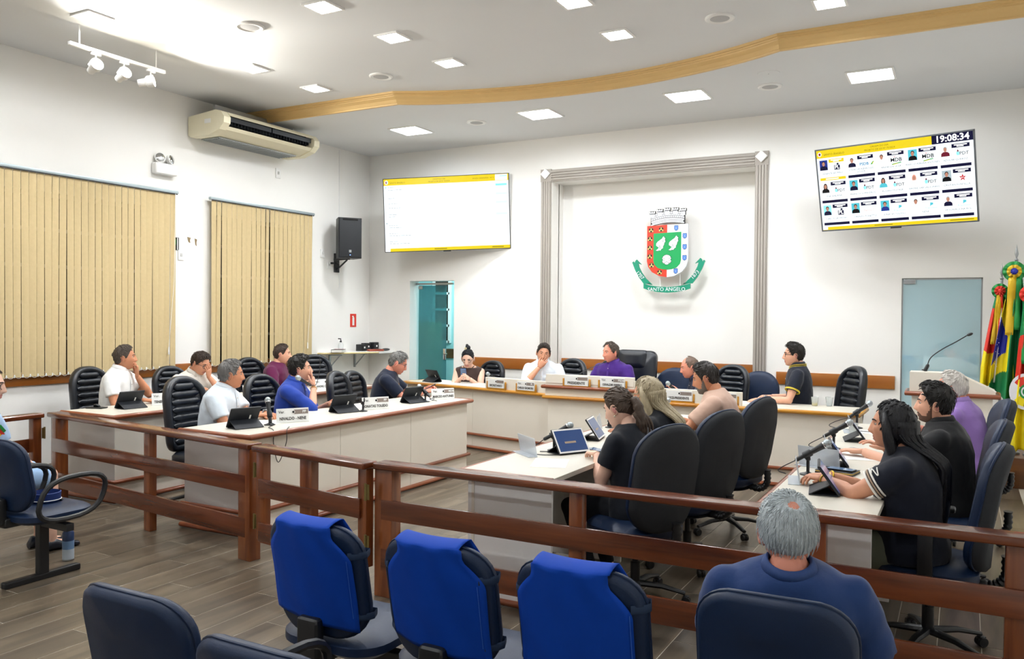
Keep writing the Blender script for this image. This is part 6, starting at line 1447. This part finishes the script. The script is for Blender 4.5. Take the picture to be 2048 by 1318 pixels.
# ---- presiding desk
person('woman in a sleeveless brown top with a hair bun looking at her phone', (-5.80, 9.48), -160, seat=0.385, lean=10, twist=0, head=(0, 22, 0), skin='pale', female=True, girth=1.12, shirt='40302c', sleeve=0.0, pants='22242a', hair=('bun', '11131b', 0.010), glasses=('1b1b1d', 0.0026), neckline=0.02, seed=8,
       hands={'R': dict(at=(0.05, 0.36, 0.825), dir=(-0.4, 1, 0.3), curl=32, palm=(-0.8, 0, -0.3)), 'L': dict(at=(-0.065, 0.36, 0.825), dir=(0.4, 1, 0.3), curl=32, palm=(0.8, 0, -0.3))}, sfx=ear_stud())
person('man in a white shirt covering his mouth with his right hand', (-4.65, 9.40), -170, lean=8, twist=10, head=(14, 8, -8), skin='mid', girth=1.08, shirt='dfe8f2', sleeve=1.25, collar=('shirt', 'e6edf5'), pants='23262e', hair=('short', '30261f', 0.015, 0.4), seed=9,
       hands={'R': dict(at=('head', 0.035, 0.115, -0.165), dir=(-0.55, 0.0, 1), palm=(-0.2, -1, 0), headrel=True, curl=26, pole=(0.7, 0.5, -1)), 'L': HT(-1, 0.18, 0.34)})
person('man in a purple shirt speaking in the middle of the presiding desk', (-3.66, 9.30), 172, seat=0.49, lean=5, head=(-22, 2, 0), skin='red', girth=1.12, belly=0.03, shirt='3d1a72', sleeve=0.85, collar=('shirt', '43207c'), pants='22242a', hair=('receding', '4c423a', 0.014, 0.6), brow='6b5a4c', seed=10,
       hands={'R': HT(1, 0.17, 0.34), 'L': HT(-1, 0.17, 0.34)})
person('balding man in a navy jacket bending behind the bearded man', (-2.48, 9.28), 118, seat=0.40, lean=26, head=(0, 12, 0), skin='red', shirt='16213c', sleeve=1.9, collar=('polo', '18233f'), pants='1d2028', hair=('thin', '6d5a4e', 0.009), seed=11, hands={'R': HT(1, 0.14, 0.38), 'L': HT(-1, 0.14, 0.38)})
person('man in a dark polo with yellow stripes reaching to a computer mouse', (-1.49, 9.08), 96, seat=0.53, lean=3, head=(6, 0, 0), skin='light', girth=0.98, shirt='141a29', sleeve=0.62, collar=('polo', '141a29', 'd9c43a'), pants='1d2028', hair=('short', '1a1410', 0.021, 0.28), glasses=('16161a', 0.0024), seed=12,
       hands={'L': dict(at=(-0.24, 0.34, 0.805), dir=(-0.15, 1, -0.08), curl=14, pole=(-0.6, -0.4, -1)), 'R': HT(1, 0.12, 0.30, 0.80)}, sfx=multi(sleeve_band('d9c43a', 0.62, 0.074, 2), wrist(-1, 'b9bcc0', 0.031, 0.014, True, 'wristwatch')))
# ---- left table of the pair, seen from behind
person('woman in a black t-shirt with brown hair in a ponytail, nearest the railing', (-1.70, 4.72), 78, seat=0.40, lean=10, head=(-2, 18, 0), skin='pale', female=True, girth=1.12, shirt='10151f', sleeve=0.58, pants='14161c', hair=('pony', '4a3b30', 0.013), barefoot=True, sshoes='2a2420', feet=-0.15, seed=13,
       hands={'L': dict(at=(-0.04, 0.27, 0.80), dir=(0.6, 1, 0), curl=30), 'R': dict(at=(0.20, 0.24, 0.70), curl=30)}, sfx=ear_stud('f2f2f0'))
person('woman in black with long straight blonde hair', (-1.74, 5.42), 86, seat=0.42, lean=12, head=(16, 10, 0), skin='mid', female=True, girth=1.05, shirt='11151e', sleeve=0.55, pants='2fae86', hair=('straight', 'a5987c', 0.014, 0.8, 0.40), barefoot=True, sshoes='2a2420', seed=14,
       hands={'L': dict(at=('head', -0.02, 0.12, -0.20), dir=(0.1, 0, 1), palm=(0, -1, 0), headrel=True, curl=30, pole=(-0.5, 0.5, -1)), 'R': HT(1, 0.16, 0.36)})
person('bearded man in a beige t-shirt looking down at the table', (-1.62, 6.50), 96, lean=13, head=(-2, 16, 0), skin='tan', girth=1.12, shirt='c9a896', sleeve=0.72, pants='1d2436', hair=('short', '2a2522', 0.017, 0.25), beard=('6f6962', 0.006), seed=15, brow='211b18',
       hands={'L': dict(at=(-0.10, 0.44, 0.81), curl=25, pole=(-0.9, -0.2, -0.6)), 'R': dict(at=(0.16, 0.40, 0.81), curl=25)})
# ---- right table
def folk(c):
    sleeve_band('f2f0ea', 0.60, 0.072, 1, 0.006, (-1,), 'white_embroidery')(c); sleeve_band('f2f0ea', 0.49, 0.0725, 1, 0.005, (-1,), 'white_embroidery')(c); sleeve_band('a08a76', 0.545, 0.072, 1, 0.005, (-1,), 'lace_band')(c)
    wv, E = c['W'][-1]; S_ = c['Sh'][-1]; d = (E-S_).normalized(); u = Vector((0, 0, 1)); u = (u-d*u.dot(d)).normalized(); v = d.cross(u)
    for a0 in (-40, 30, 100):
        b = B(); P = []
        for i in range(15):
            q = i/14; a = R(a0 + 22*math.sin(q*7)); rr = 0.0755; p = S_.lerp(E, 0.47-0.13*q) + (u*math.cos(a)+v*math.sin(a))*rr; P.append(p)
        tube(b, P, 0.0032, 5); obj('white_embroidery', b, mat('cloth_f2f0ea', 'f2f0ea', 0.7), c['so'], True)
    wrist(-1, 'd8b24a', 0.030, 0.008)(c); wrist(1, 'e0b53a', 0.030, 0.010)(c)
person('woman with long black hair in a navy top with white embroidered sleeves', (-0.20, 4.60), 88, seat=0.41, lean=8, head=(0, 0, 0), skin='mid', female=True, girth=1.24, belly=0.02, shirt='0f1524', sleeve=0.60, pants='6b7062', hair=('straight', '0c0d14', 0.012, 0.85, 0.50), barefoot=True, sshoes='e8e6e0', seed=16,
       hands={'L': dict(at=(-0.02, 0.43, 0.81), dir=(0.5, 1, 0), curl=28, pole=(-1, 0.0, -0.8)), 'R': dict(at=(0.06, 0.42, 0.815), dir=(-0.6, 1, 0), curl=28)}, sfx=folk)
person('young man in a black shirt with short dark hair and light beard', (-0.06, 5.78), 84, seat=0.395, lean=6, head=(4, -2, 0), skin='light', girth=1.16, belly=0.02, shirt='0d0f14', sleeve=1.2, collar=('polo', '0d0f14'), pants='16181e', hair=('short', '0f0c0b', 0.026, 0.28), beard=('6b4c3c', 0.0014), seed=17,
       hands={'L': dict(at=(-0.10, 0.48, 0.80), dir=(0.2, 1, 0), curl=12), 'R': HT(1, 0.14, 0.40)})
person('white-haired man in a lilac shirt at the far end of the right table', (0.05, 7.02), 76, seat=0.415, lean=9, head=(6, 4, 0), skin='red', girth=1.08, shirt='8a6cb0', sleeve=1.2, collar=('shirt', '9277b8'), pants='22242a', hair=('receding', 'cfcac4', 0.016, 0.6), brow='b9b2aa', seed=18, hands={'L': HT(-1, 0.14, 0.40), 'R': HT(1, 0.14, 0.40)})
# ---- public
person('grey-haired man in a navy polo seen from behind in the public row', (-0.485, 2.76), 12, seat=0.35, scale=0.94, hair_tufts=3600, crown=True, lean=-22, head=(6, 8, 0), skin='red', girth=1.22, belly=0.03, shirt='1c3768', sleeve=0.75, collar=('polo', '203c70'), pants='23262e', hair=('short', 'b4bdc1', 0.018, 0.7), wide=1.06, seed=19,
       hands={'L': dict(at=(-0.18, 0.26, 0.55), curl=30), 'R': dict(at=(0.24, 0.20, 0.55), curl=30)}, knees=0.13)
def shoulder_patch(c):
    S_ = c['Sh'][1]; wv, E = c['W'][1]; p = S_.lerp(E, 0.38) + Vector((0.066, 0.0, 0.0)); A = Matrix.Translation(p) @ RY(6)
    for k, col in enumerate(('1c8a3c', 'd8301f', 'f2d21a')):
        b = B(); box(b, (0.002, 0.018-0.018*k, 0.012-0.012*k), (0.004, 0.022, 0.055), 0, A @ RX(38)); obj('arm_patch', b, mat('patch_'+col, col, 0.7), c['so'])
person('uniformed officer in a light blue shirt and skirt at the left edge', (-5.645, 3.06), -6, lean=2, head=(-34, 6, 0), skin='pale', female=True, girth=1.08, shirt='a9c4e4', sleeve=0.7, collar=('polo', 'aac6e6'), pants='9fbfe6', skirt=True, hair=('pulled', '3a2a22', 0.012), glasses=('1e1c1c', 0.0022), feet=0.02, knees=0.08, seed=20, shoes='0f1626',
       hands={'L': dict(at=(-0.06, 0.30, 0.62), curl=30), 'R': dict(at=(0.08, 0.30, 0.62), curl=30)}, sfx=shoulder_patch)
# ================================================================== THINGS ON THE DESKS
TZ = DZ+0.0005
Mscr = mat('tablet_screen', '10182c', 0.08, emit=0.25, ecol='33538c'); Mband = mat('plate_band', '8b7f78', 0.5); Mcase = mat('folio_case', '11161e', 0.55); Mnet = mat('mic_grille', 'a7b0b4', 0.4, metal=0.6, var=0.5, scale=500)
Mplate = mat('plate_white', 'eef0ef', 0.35); Macr = glassmat('frosted_acrylic', 'e8edf2', 0.55, 0.25); Mtx = mat('plate_ink', '3a3634', 0.6)
def tablet(label, x, y, rz, white=False, tilt=30, screen='33538c', grp='tablets on the desks'):
    t = thing('tablet', label, 'tablet', (x, y, TZ), rz, grp); A = T(0, 0.02, 0.006) @ RX(tilt) @ T(0, 0, 0.088)
    b = B(); box(b, (0, 0, 0), (0.25, 0.012, 0.176), 0.005, A, seg=2); obj('case', b, Mcase, t, True)
    b = B(); box(b, (0, 0.0066, 0), (0.243, 0.0015, 0.168), 0, A); obj('bezel', b, M_white if white else M_blackg, t)
    b = B(); box(b, (0, 0.0078, 0), (0.222 if white else 0.230, 0.0012, 0.146 if white else 0.154), 0, A); sc = obj('display', b, Mscr, t)
    if white:
        b = B(); box(b, (0.01, 0.0088, -0.012), (0.09, 0.0006, 0.014), 0, A); obj('display_button', b, mat('px_btn', '7a6a5a', 0.4, emit=0.3), sc)
    Q = [A @ Vector((0, -0.008, -0.02)), Vector((0, -0.125, 0.004)), Vector((0, 0.012, 0.004))]
    b = B()
    for p, q in ((Q[0], Q[1]), (Q[1], Q[2])):
        d = (q-p); m = (p+q)/2; ang = math.atan2(d.z, d.y); box(b, (0, 0, 0), (0.235, d.length, 0.005), 0.001, Matrix.Translation(m) @ Matrix.Rotation(ang, 4, 'X'))
    obj('folding_stand', b, Mcase, t)
    b = B(); box(b, (0.05, -0.0068, 0.0), (0.013, 0.001, 0.035), 0, A); obj('sticker', b, M_paper, t)
    return t
tablet('black tablet standing in front of the man in the white polo, back to the viewer', -6.80, 5.04, 86); tablet('black tablet at the near end of the front desk, beside the pale blue polo', -4.93, 4.66, 74); tablet('black tablet in front of the young man in the royal blue shirt', -4.95, 5.86, 74); tablet('black tablet in front of the man in the black t-shirt', -4.90, 6.86, 78)
tablet('black tablet beside the woman with the phone at the presiding desk', -6.12, 9.12, -20)
tablet('white-framed tablet with a lit page in front of the ponytailed woman', -2.20, 4.88, -118, True, 34); tablet('white-framed tablet in front of the blonde woman, turned edgeways', -2.30, 5.56, -78, True, 34)
tablet('dark tablet on a folded stand nearest the railing at the right table', -0.56, 4.50, -82, False, 36); tablet('dark tablet in front of the young man in the black shirt', -0.62, 5.36, -80, False, 36); tablet('dark tablet in front of the white-haired man', -0.63, 6.50, -80, False, 36)

def mic_parts(t, A):
    b = B(); lathe(b, [(0.009, -0.18), (0.012, -0.17), (0.0125, -0.12), (0.018, -0.02), (0.020, -0.004)], 14, A); obj('mic_body', b, M_black, t, True)
    b = B(); lathe(b, [(0.021, -0.004), (0.0225, 0.0), (0.021, 0.004)], 14, A); obj('mic_collar', b, M_chrome, t, True)
    b = B(); ell(b, (0, 0, 0.018), (0.0245, 0.0245, 0.025), 16, 10, A); obj('mic_grille', b, Mnet, t, True)
def cable(t, pts, r=0.003): b = B(); tube(b, spline(pts, 6), r, 6); obj('cable', b, M_black, t, True)
def mic(label, x, y, rz, pitch=65, h=0.085, cab=None, ring=False):
    """table stand with a clip; the microphone points to local +y"""
    t = thing('microphone', label, 'microphone', (x, y, TZ), rz, 'microphones on table stands')
    b = B(); lathe(b, [(0.045, 0), (0.045, 0.005), (0.02, 0.012), (0.009, 0.018), (0.009, h-0.02), (0.014, h-0.015), (0.014, h)], 18); obj('stand', b, M_black, t, True)
    A = T(0, 0.06*math.sin(R(pitch)), h+0.02+0.06*math.cos(R(pitch))) @ RX(-pitch) @ T(0, 0, 0.04)
    b = B(); lathe(b, [(0.019, -0.13), (0.021, -0.125), (0.021, -0.085), (0.019, -0.08)], 12, A); obj('clip', b, M_black, t, True); mic_parts(t, A)
    if cab: cable(t, [A @ Vector((0, 0, -0.175))] + cab)
    return t
mic('upright microphone in front of the grey-haired man in pale blue', -4.84, 4.86, 60, 28, 0.07, [(0.03, -0.03, 0.004), (-0.05, -0.16, 0.004), (-0.06, -0.335, 0.0), (-0.065, -0.355, -0.10), (-0.03, -0.36, -0.24), (0.03, -0.355, -0.10), (0.04, -0.34, -0.0), (0.10, -0.2, 0.004)])
mic('microphone tilted towards the man in the black t-shirt', -4.80, 6.98, 72, 62, 0.075, [(0.02, -0.06, 0.03), (0.08, -0.02, 0.01), (0.03, -0.10, 0.04), (0.07, 0.02, 0.02), (0.11, -0.05, 0.004)])
mic('microphone with coiled cable in front of the ponytailed woman', -2.36, 4.93, -58, 62, 0.09, [(-0.02, -0.15, 0.01), (0.08, -0.18, 0.004), (0.19, -0.10, 0.004), (0.17, 0.03, 0.004), (0.08, 0.02, 0.004), (0.06, -0.10, 0.004)])
mic('microphone rising in front of the bearded man in beige', -2.28, 6.75, -75, 60, 0.10); mic('microphone stand half hidden beside the blonde woman', -2.46, 6.18, -75, 15, 0.05)
mic('microphone nearest the railing on the right table', -0.76, 4.93, -78, 58, 0.10, [(0.0, -0.16, 0.02), (0.03, -0.12, 0.004)]); mic('microphone before the young man in the black shirt', -0.76, 6.0, -78, 58, 0.10, [(0.0, -0.16, 0.02), (0.03, -0.12, 0.004)]); mic('microphone at the far end of the right table', -0.74, 7.22, -78, 52, 0.11, [(-0.02, -0.17, 0.04), (0.0, -0.2, 0.004), (0.2, -0.02, 0.004), (0.25, 0.22, 0.004)])
mic('microphone behind the secretary plate on the presiding desk', -5.06, 8.84, 160, 60, 0.09); mic('microphone behind the vice-president plate', -2.72, 8.62, 165, 60, 0.10)
t = thing('microphone', 'microphone held up to the chin of the young man in royal blue', 'microphone', M=Matrix.Translation((-5.22, 5.60, 1.07)) @ look((0.05, -0.85, 0.38), (0, 0, -1)) @ RX(-90)); mic_parts(t, ID); cable(t, [(0, 0, -0.18), (0.0, -0.04, -0.25), (0.02, -0.20, -0.26), (0.04, -0.296, -0.24)])
def clipstand(label, x, y, rz=90):
    t = thing('microphone_stand', label, 'stand', (x, y, TZ), rz); b = B(); lathe(b, [(0.042, 0), (0.042, 0.005), (0.02, 0.012), (0.009, 0.018), (0.009, 0.06)], 16); obj('foot', b, M_black, t, True)
    b = B(); box(b, (0, 0.01, 0.075), (0.018, 0.05, 0.03), 0.006, seg=3); tube(b, [(-0.018, 0.02, 0.08), (-0.02, 0.02, 0.12)], 0.006, 6); tube(b, [(0.018, 0.02, 0.08), (0.02, 0.02, 0.12)], 0.006, 6); obj('clip', b, M_black, t, True)
clipstand('empty microphone clip stand beside the first name plate of the rear row', -6.60, 5.32); clipstand('empty microphone clip stand beside the tablet of the man in royal blue', -4.80, 5.98, 60)
t = thing('gooseneck_microphone', 'thin gooseneck microphone bent towards the man in purple', 'microphone', (-3.87, 8.62, DZ+0.134)); b = B(); lathe(b, [(0.03, 0), (0.03, 0.01), (0.01, 0.02), (0.008, 0.05)], 14); obj('base', b, M_black, t, True); b = B(); tube(b, spline([(0, 0, 0.04), (0.06, 0.02, 0.10), (0.18, 0.06, 0.17), (0.30, 0.10, 0.225)], 6), 0.0045, 6); obj('neck', b, M_black, t, True); b = B(); ell(b, (0, 0, 0), (0.024, 0.013, 0.013), 12, 8, T(0.32, 0.105, 0.236) @ RY(-25)); obj('capsule', b, M_black, t, True)

def emblem(t, M):
    b = B(); lathe(b, [(0.014, 0), (0.014, 0.001), (0, 0.001)], 16, M); obj('emblem_disc', b, M_white, t)
    b = B(); lathe(b, [(0.010, 0.0012), (0.010, 0.002), (0, 0.002)], 14, M); obj('emblem_mark', b, M_ink, t)
def nameplate(label, pos, rz, name, party='', ver=True, w_=0.27, h=0.115, holder=False, tilt=8):
    t = thing('name_plate', label, 'name plate', M=T(*pos) @ RZ(rz), group='printed name plates'); A = RX(-tilt) if not holder else ID
    if holder:
        b = B(); box(b, (0, 0.002, -0.008), (w_+0.05, 0.014, 0.022), 0.002); box(b, (-w_/2-0.016, 0.002, h*0.32), (0.018, 0.014, h*0.8), 0.002); box(b, (w_/2+0.016, 0.002, h*0.32), (0.018, 0.014, h*0.8), 0.002); obj('wooden_holder', b, M_trimg, t, True)
    b = B(); box(b, (0, -0.006 if holder else 0, h/2), (w_, 0.006, h), 0.0015, A); obj('board', b, Mplate, t)
    if not holder: b = B(); box(b, (0, 0.022, 0.003), (w_, 0.05, 0.005), 0.001); obj('foot', b, Mplate, t)
    f = -0.0035 if not holder else -0.0095
    b = B(); box(b, (w_*0.26, f, h*0.73), (w_*0.44, 0.0012, h*0.32), 0, A); obj('band', b, Mband, t)
    emblem(t, A @ T(w_*0.02, f-0.0008, h*0.73) @ RX(90))
    def tx(s, x, z, size, m, al='CENTER', sx=1.0, bold=0.0): text(s, size, m, t, A @ T(x, f-0.0016, z) @ UP, al, sx=sx, bold=bold)
    sz = min(0.050, 1.38*w_/max(8, len(name))*0.98); tx(name, 0, h*0.27, max(sz, 0.034), Mtx, sx=min(1.0, w_*0.92/(len(name)*max(sz, 0.034)*0.62)), bold=0.0008)
    if ver: tx('Ver.', -w_*0.44, h*0.75, 0.032, Mtx, 'LEFT')
    if party: tx(party, w_*0.36, h*0.73, 0.030, Mplate, bold=0.0008)
nameplate('name plate TENENTE BELMIRO on the rear left desk', (-6.72, 5.40, TZ), 66, 'TENENTE BELMIRO', 'PL')
nameplate('name plate of the NOVO councillor, half hidden, on the rear left desk', (-6.68, 6.50, TZ), 66, 'LORENZO TONETTO', 'NOVO')
nameplate('name plate ANDRE DA SILVA at the far end of the rear left desk', (-6.60, 7.52, TZ), 66, 'ANDRE DA SILVA', 'MDB')
nameplate('name plate NIVALDO - NENE on the front left desk', (-4.80, 5.08, TZ), 62, 'NIVALDO - NENE', 'PP'); nameplate('name plate JONATAS TOLEDO on the front left desk', (-4.80, 6.17, TZ), 62, 'JONATAS TOLEDO', 'PP'); nameplate('name plate MARCIO ANTUNES at the far end of the front left desk', (-4.78, 7.28, TZ), 62, 'MARCIO ANTUNES', 'MDB')
wa = -12.6
nameplate('name plate SECRETARIO on the left wing of the presiding desk', (-4.884, 8.588, 0.782), wa, 'SECRETARIO', '', False, 0.26, 0.105, True); nameplate('name plate CARLOS GROMOSKI on the left wing of the presiding desk', (-4.43, 8.487, 0.782), wa, 'CARLOS GROMOSKI', 'PL', True, 0.26, 0.105, True)
nameplate('name plate PRESIDENTE below the crest', (-3.69, 8.258, 0.89), 0, 'PRESIDENTE', '', False, 0.28, 0.105, True); nameplate('name plate OSVALDIR RIBEIRO below the crest', (-3.27, 8.258, 0.89), 0, 'OSVALDIR RIBEIRO', 'PSDB', True, 0.28, 0.105, True)
nameplate('name plate VICE-PRESIDENTE behind the blonde woman', (-2.56, 8.318, 0.785), 0, 'VICE-PRESIDENTE', '', False, 0.28, 0.105, True)
t = thing('name_plate', 'partly hidden name plate right of the bearded man', 'name plate', (-2.10, 8.318, 0.785)); b = B(); box(b, (0, -0.006, 0.052), (0.26, 0.006, 0.105), 0.0015); obj('board', b, Mplate, t); b = B(); box(b, (0, 0.002, -0.008), (0.31, 0.014, 0.022), 0.002); box(b, (0.146, 0.002, 0.035), (0.018, 0.014, 0.085), 0.002); box(b, (-0.146, 0.002, 0.035), (0.018, 0.014, 0.085), 0.002); obj('wooden_holder', b, M_trimg, t); b = B(); box(b, (0.07, -0.0095, 0.077), (0.115, 0.0012, 0.035)); obj('band', b, Mband, t)
def acrylic(label, x, y, rz):
    t = thing('acrylic_plate', label, 'name plate', (x, y, TZ), rz, 'acrylic plates seen from behind'); b = B(); box(b, (0, 0, 0.06), (0.26, 0.004, 0.12), 0.0015, RX(10)); obj('back_sheet', b, Macr, t); b = B(); box(b, (0, -0.03, 0.002), (0.26, 0.06, 0.004), 0.001); obj('foot', b, Macr, t)
acrylic('frosted plate seen from behind, nearest the railing on the left table', -2.44, 4.72, -38); acrylic('frosted plate seen from behind, beside the blonde woman', -2.46, 5.98, -72); acrylic('clear plate seen from behind, nearest the railing on the right table', -0.77, 4.72, -80); acrylic('clear plate seen from behind, in the middle of the right table', -0.76, 5.72, -80); acrylic('clear plate seen from behind, at the far end of the right table', -0.755, 6.98, -80); acrylic('white plate standing between two microphones of the right table', -0.74, 5.22, -20)

def papers(label, x, y, rz, n=2, w_=0.21, h=0.297, lines=True):
    t = thing('papers', label, 'papers', (x, y, TZ), rz, 'loose papers on the desks')
    for k in range(n):
        b = B(); box(b, (0.012*k, 0.01*k, 0.0006+0.0011*k), (w_, h, 0.001), 0, RZ(9*k)); o = obj('sheet', b, M_paper, t)
    if lines:
        for q in range(8): b = B(); box(b, (-0.01, h*0.36-q*0.03, 0.0006+0.0011*(n-1)+0.0007), (w_*0.72, 0.004, 0.0002), 0, RZ(9*(n-1)) ); obj('print_line', b, mat('print_faint', 'b4bac4', 0.7), t)
papers('papers before the man in the white polo', -6.86, 5.62, 70); papers('papers before the man with the hidden face', -6.70, 6.22, 80); papers('papers under the hands of the man in pale blue', -4.98, 4.92, 95); papers('papers behind the plate JONATAS TOLEDO', -5.02, 6.30, 100); papers('papers under the phone of the man in the black t-shirt', -4.98, 7.18, 80, 1)
papers('sheet at the near end of the left table', -2.18, 4.50, 20, 1); papers('papers before the woman at the presiding desk', -5.55, 8.98, 80, 3); papers('papers beside the mouse on the right wing', -1.84, 8.72, 100, 2)
papers('papers under the clasped hands at the right table', -0.56, 4.80, -10, 1); papers('printed list before the young man in the black shirt', -0.56, 5.75, 12, 2); papers('printed list before the white-haired man', -0.58, 7.0, 80, 2)
def phone(label, pose, case='15181d', scr=None, grp=None):
    t = thing('phone', label, 'phone', M=pose); b = B(); box(b, (0, 0, 0.004), (0.074, 0.15, 0.008), 0.0035, seg=3); obj('body', b, mat('phone_'+case, case, 0.3), t, True); b = B(); box(b, (0, 0, 0.0084), (0.068, 0.142, 0.0006)); obj('screen', b, mat('phone_glass', '1d2836', 0.06, emit=0.15, ecol='8fb0d8'), t)
    b = B(); box(b, (0.018, 0.05, -0.001), (0.028, 0.028, 0.003), 0.001); obj('camera_bump', b, M_black, t)
phone('dark phone lying between tablet and ponytailed woman', T(-2.12, 5.08, TZ) @ RZ(60)); phone('phone on a notebook at the right table', T(-0.60, 5.08, TZ+0.018) @ RZ(75)); phone('phone beside the young man in the black shirt', T(-0.60, 6.0, TZ+0.002) @ RZ(70))
phone('blue phone held by the woman in brown', T(-5.685, 9.135, 0.885) @ RZ(20) @ RX(112), '2b62a8'); phone('phone held by the man in the black t-shirt', T(-5.03, 7.40, 0.868) @ RZ(-62) @ RX(28), '15181d')
t = thing('notebook', 'black and yellow notebook under the phone at the right table', 'notebook', (-0.62, 5.08, TZ), 80); b = B(); box(b, (0, 0, 0.004), (0.15, 0.21, 0.008), 0.001); obj('cover', b, M_black, t); b = B(); box(b, (0, 0, 0.0115), (0.146, 0.205, 0.007)); obj('pages', b, mat('yellow_pages', 'd8b45e', 0.6), t); b = B(); box(b, (0, 0, 0.016), (0.15, 0.21, 0.002)); obj('upper_cover', b, M_black, t)
def cup(label, x, y, liquid=None):
    t = thing('plastic_cup', label, 'cup', (x, y, TZ)); b = B(); lathe(b, [(0.026, 0.0), (0.027, 0.002), (0.037, 0.088), (0.039, 0.09), (0.0375, 0.0905), (0.036, 0.088), (0.0255, 0.004)], 20); obj('wall', b, glassmat('clear_cup', 'f2f4f4', 0.28, 0.1), t, True)
    b = B(); lathe(b, [(0.0255, 0.003), (0.0285, 0.026), (0, 0.026)], 18); obj('drink', b, mat('drink_'+liquid, liquid, 0.1), t, True)
cup('clear plastic cup with yellow drink on the right wing', -1.30, 8.80, 'd8c23a'); cup('clear plastic cup with water on the right wing', -1.17, 8.86, 'cfdbe2'); cup('clear plastic cup beside the far plate of the rear left desk', -6.95, 8.02, 'cfdbe2'); cup('clear plastic cup beside the far microphone of the right table', -0.72, 6.78, 'cfdbe2')
t = thing('mouse', 'black computer mouse under the hand of the man in the striped polo', 'mouse', (-1.90, 8.80, TZ), 96); b = B(); ell(b, (0, 0, 0.012), (0.028, 0.05, 0.018), 16, 10); obj('shell', b, M_black, t, True); b = B(); lathe(b, [(0.006, -0.004), (0.006, 0.004)], 10, T(0, 0.025, 0.028) @ RY(90)); obj('wheel', b, M_metal, t, True)
t = thing('hockey_puck_base', 'flat black device at the near end of the rear left desk', 'device', (-7.0, 4.86, TZ), 20); t.name = 'table_device'; b = B(); box(b, (0, 0, 0.006), (0.16, 0.10, 0.012), 0.005); obj('pad', b, M_black, t, True); b = B(); tube(b, [(0, 0, 0.012), (0, 0.01, 0.022)], 0.03, 12); obj('dome', b, M_black, t, True)
t = thing('marker', 'small green-capped glue bottle standing on the rear left desk', 'bottle', (-6.72, 8.10, TZ)); b = B(); lathe(b, [(0.018, 0), (0.019, 0.004), (0.017, 0.07), (0.009, 0.085)], 14); obj('bottle', b, mat('pale_green', 'cfe2d8', 0.4), t, True); b = B(); lathe(b, [(0.010, 0.085), (0.007, 0.115), (0, 0.116)], 10); obj('cap', b, M_black, t, True)
# ---- things by the officer
t = thing('uniform_cap', 'navy uniform cap lying on the chair seat beside the officer', 'cap', (-5.06, 3.16, 0.462), 25); Mcap = mat('cap_navy', '16306e', 0.7)
b = B(); lathe(b, [(0.085, 0.0), (0.088, 0.004), (0.09, 0.055), (0.085, 0.058), (0.082, 0.01)], 28); obj('band', b, Mcap, t, True); b = B(); slab(b, [(0.10*math.cos(a), 0.10*math.sin(a)) for a in [PI*1.05+PI*0.9*i/10 for i in range(11)]] + [(0.07*math.cos(a), 0.07*math.sin(a)) for a in [PI*1.95-PI*0.9*i/10 for i in range(11)]], [(0, 0.0), (0, 0.006)], RX(90)); obj('visor', b, M_blackg, t); b = B(); tube(b, [(0.0905*math.cos(a), 0.0905*math.sin(a), 0.012) for a in [2*PI*i/30 for i in range(31)]], 0.003, 5); obj('cord', b, M_white, t, True)
t = thing('water_bottle', 'steel water bottle fading from navy to white on the floor beside the officer', 'bottle', (-5.21, 3.41, 0.002))
for nm, z0, z1, col in (('lower_body', 0.008, 0.075, 'c9d8e8'), ('middle_body', 0.075, 0.13, '6f93bf'), ('upper_body', 0.13, 0.195, '20365e')): b = B(); lathe(b, [(0.036, z0), (0.036, z1)] if nm != 'upper_body' else [(0.036, z0), (0.036, 0.18), (0.028, z1)], 20); obj(nm, b, mat('bottle_'+col, col, 0.35), t, True)
b = B(); lathe(b, [(0.0365, 0), (0.0365, 0.008)], 20); obj('base_ring', b, M_metal, t, True); b = B(); lathe(b, [(0.027, 0.195), (0.027, 0.225), (0.024, 0.232), (0, 0.232)], 18); obj('cap', b, M_metal, t, True)
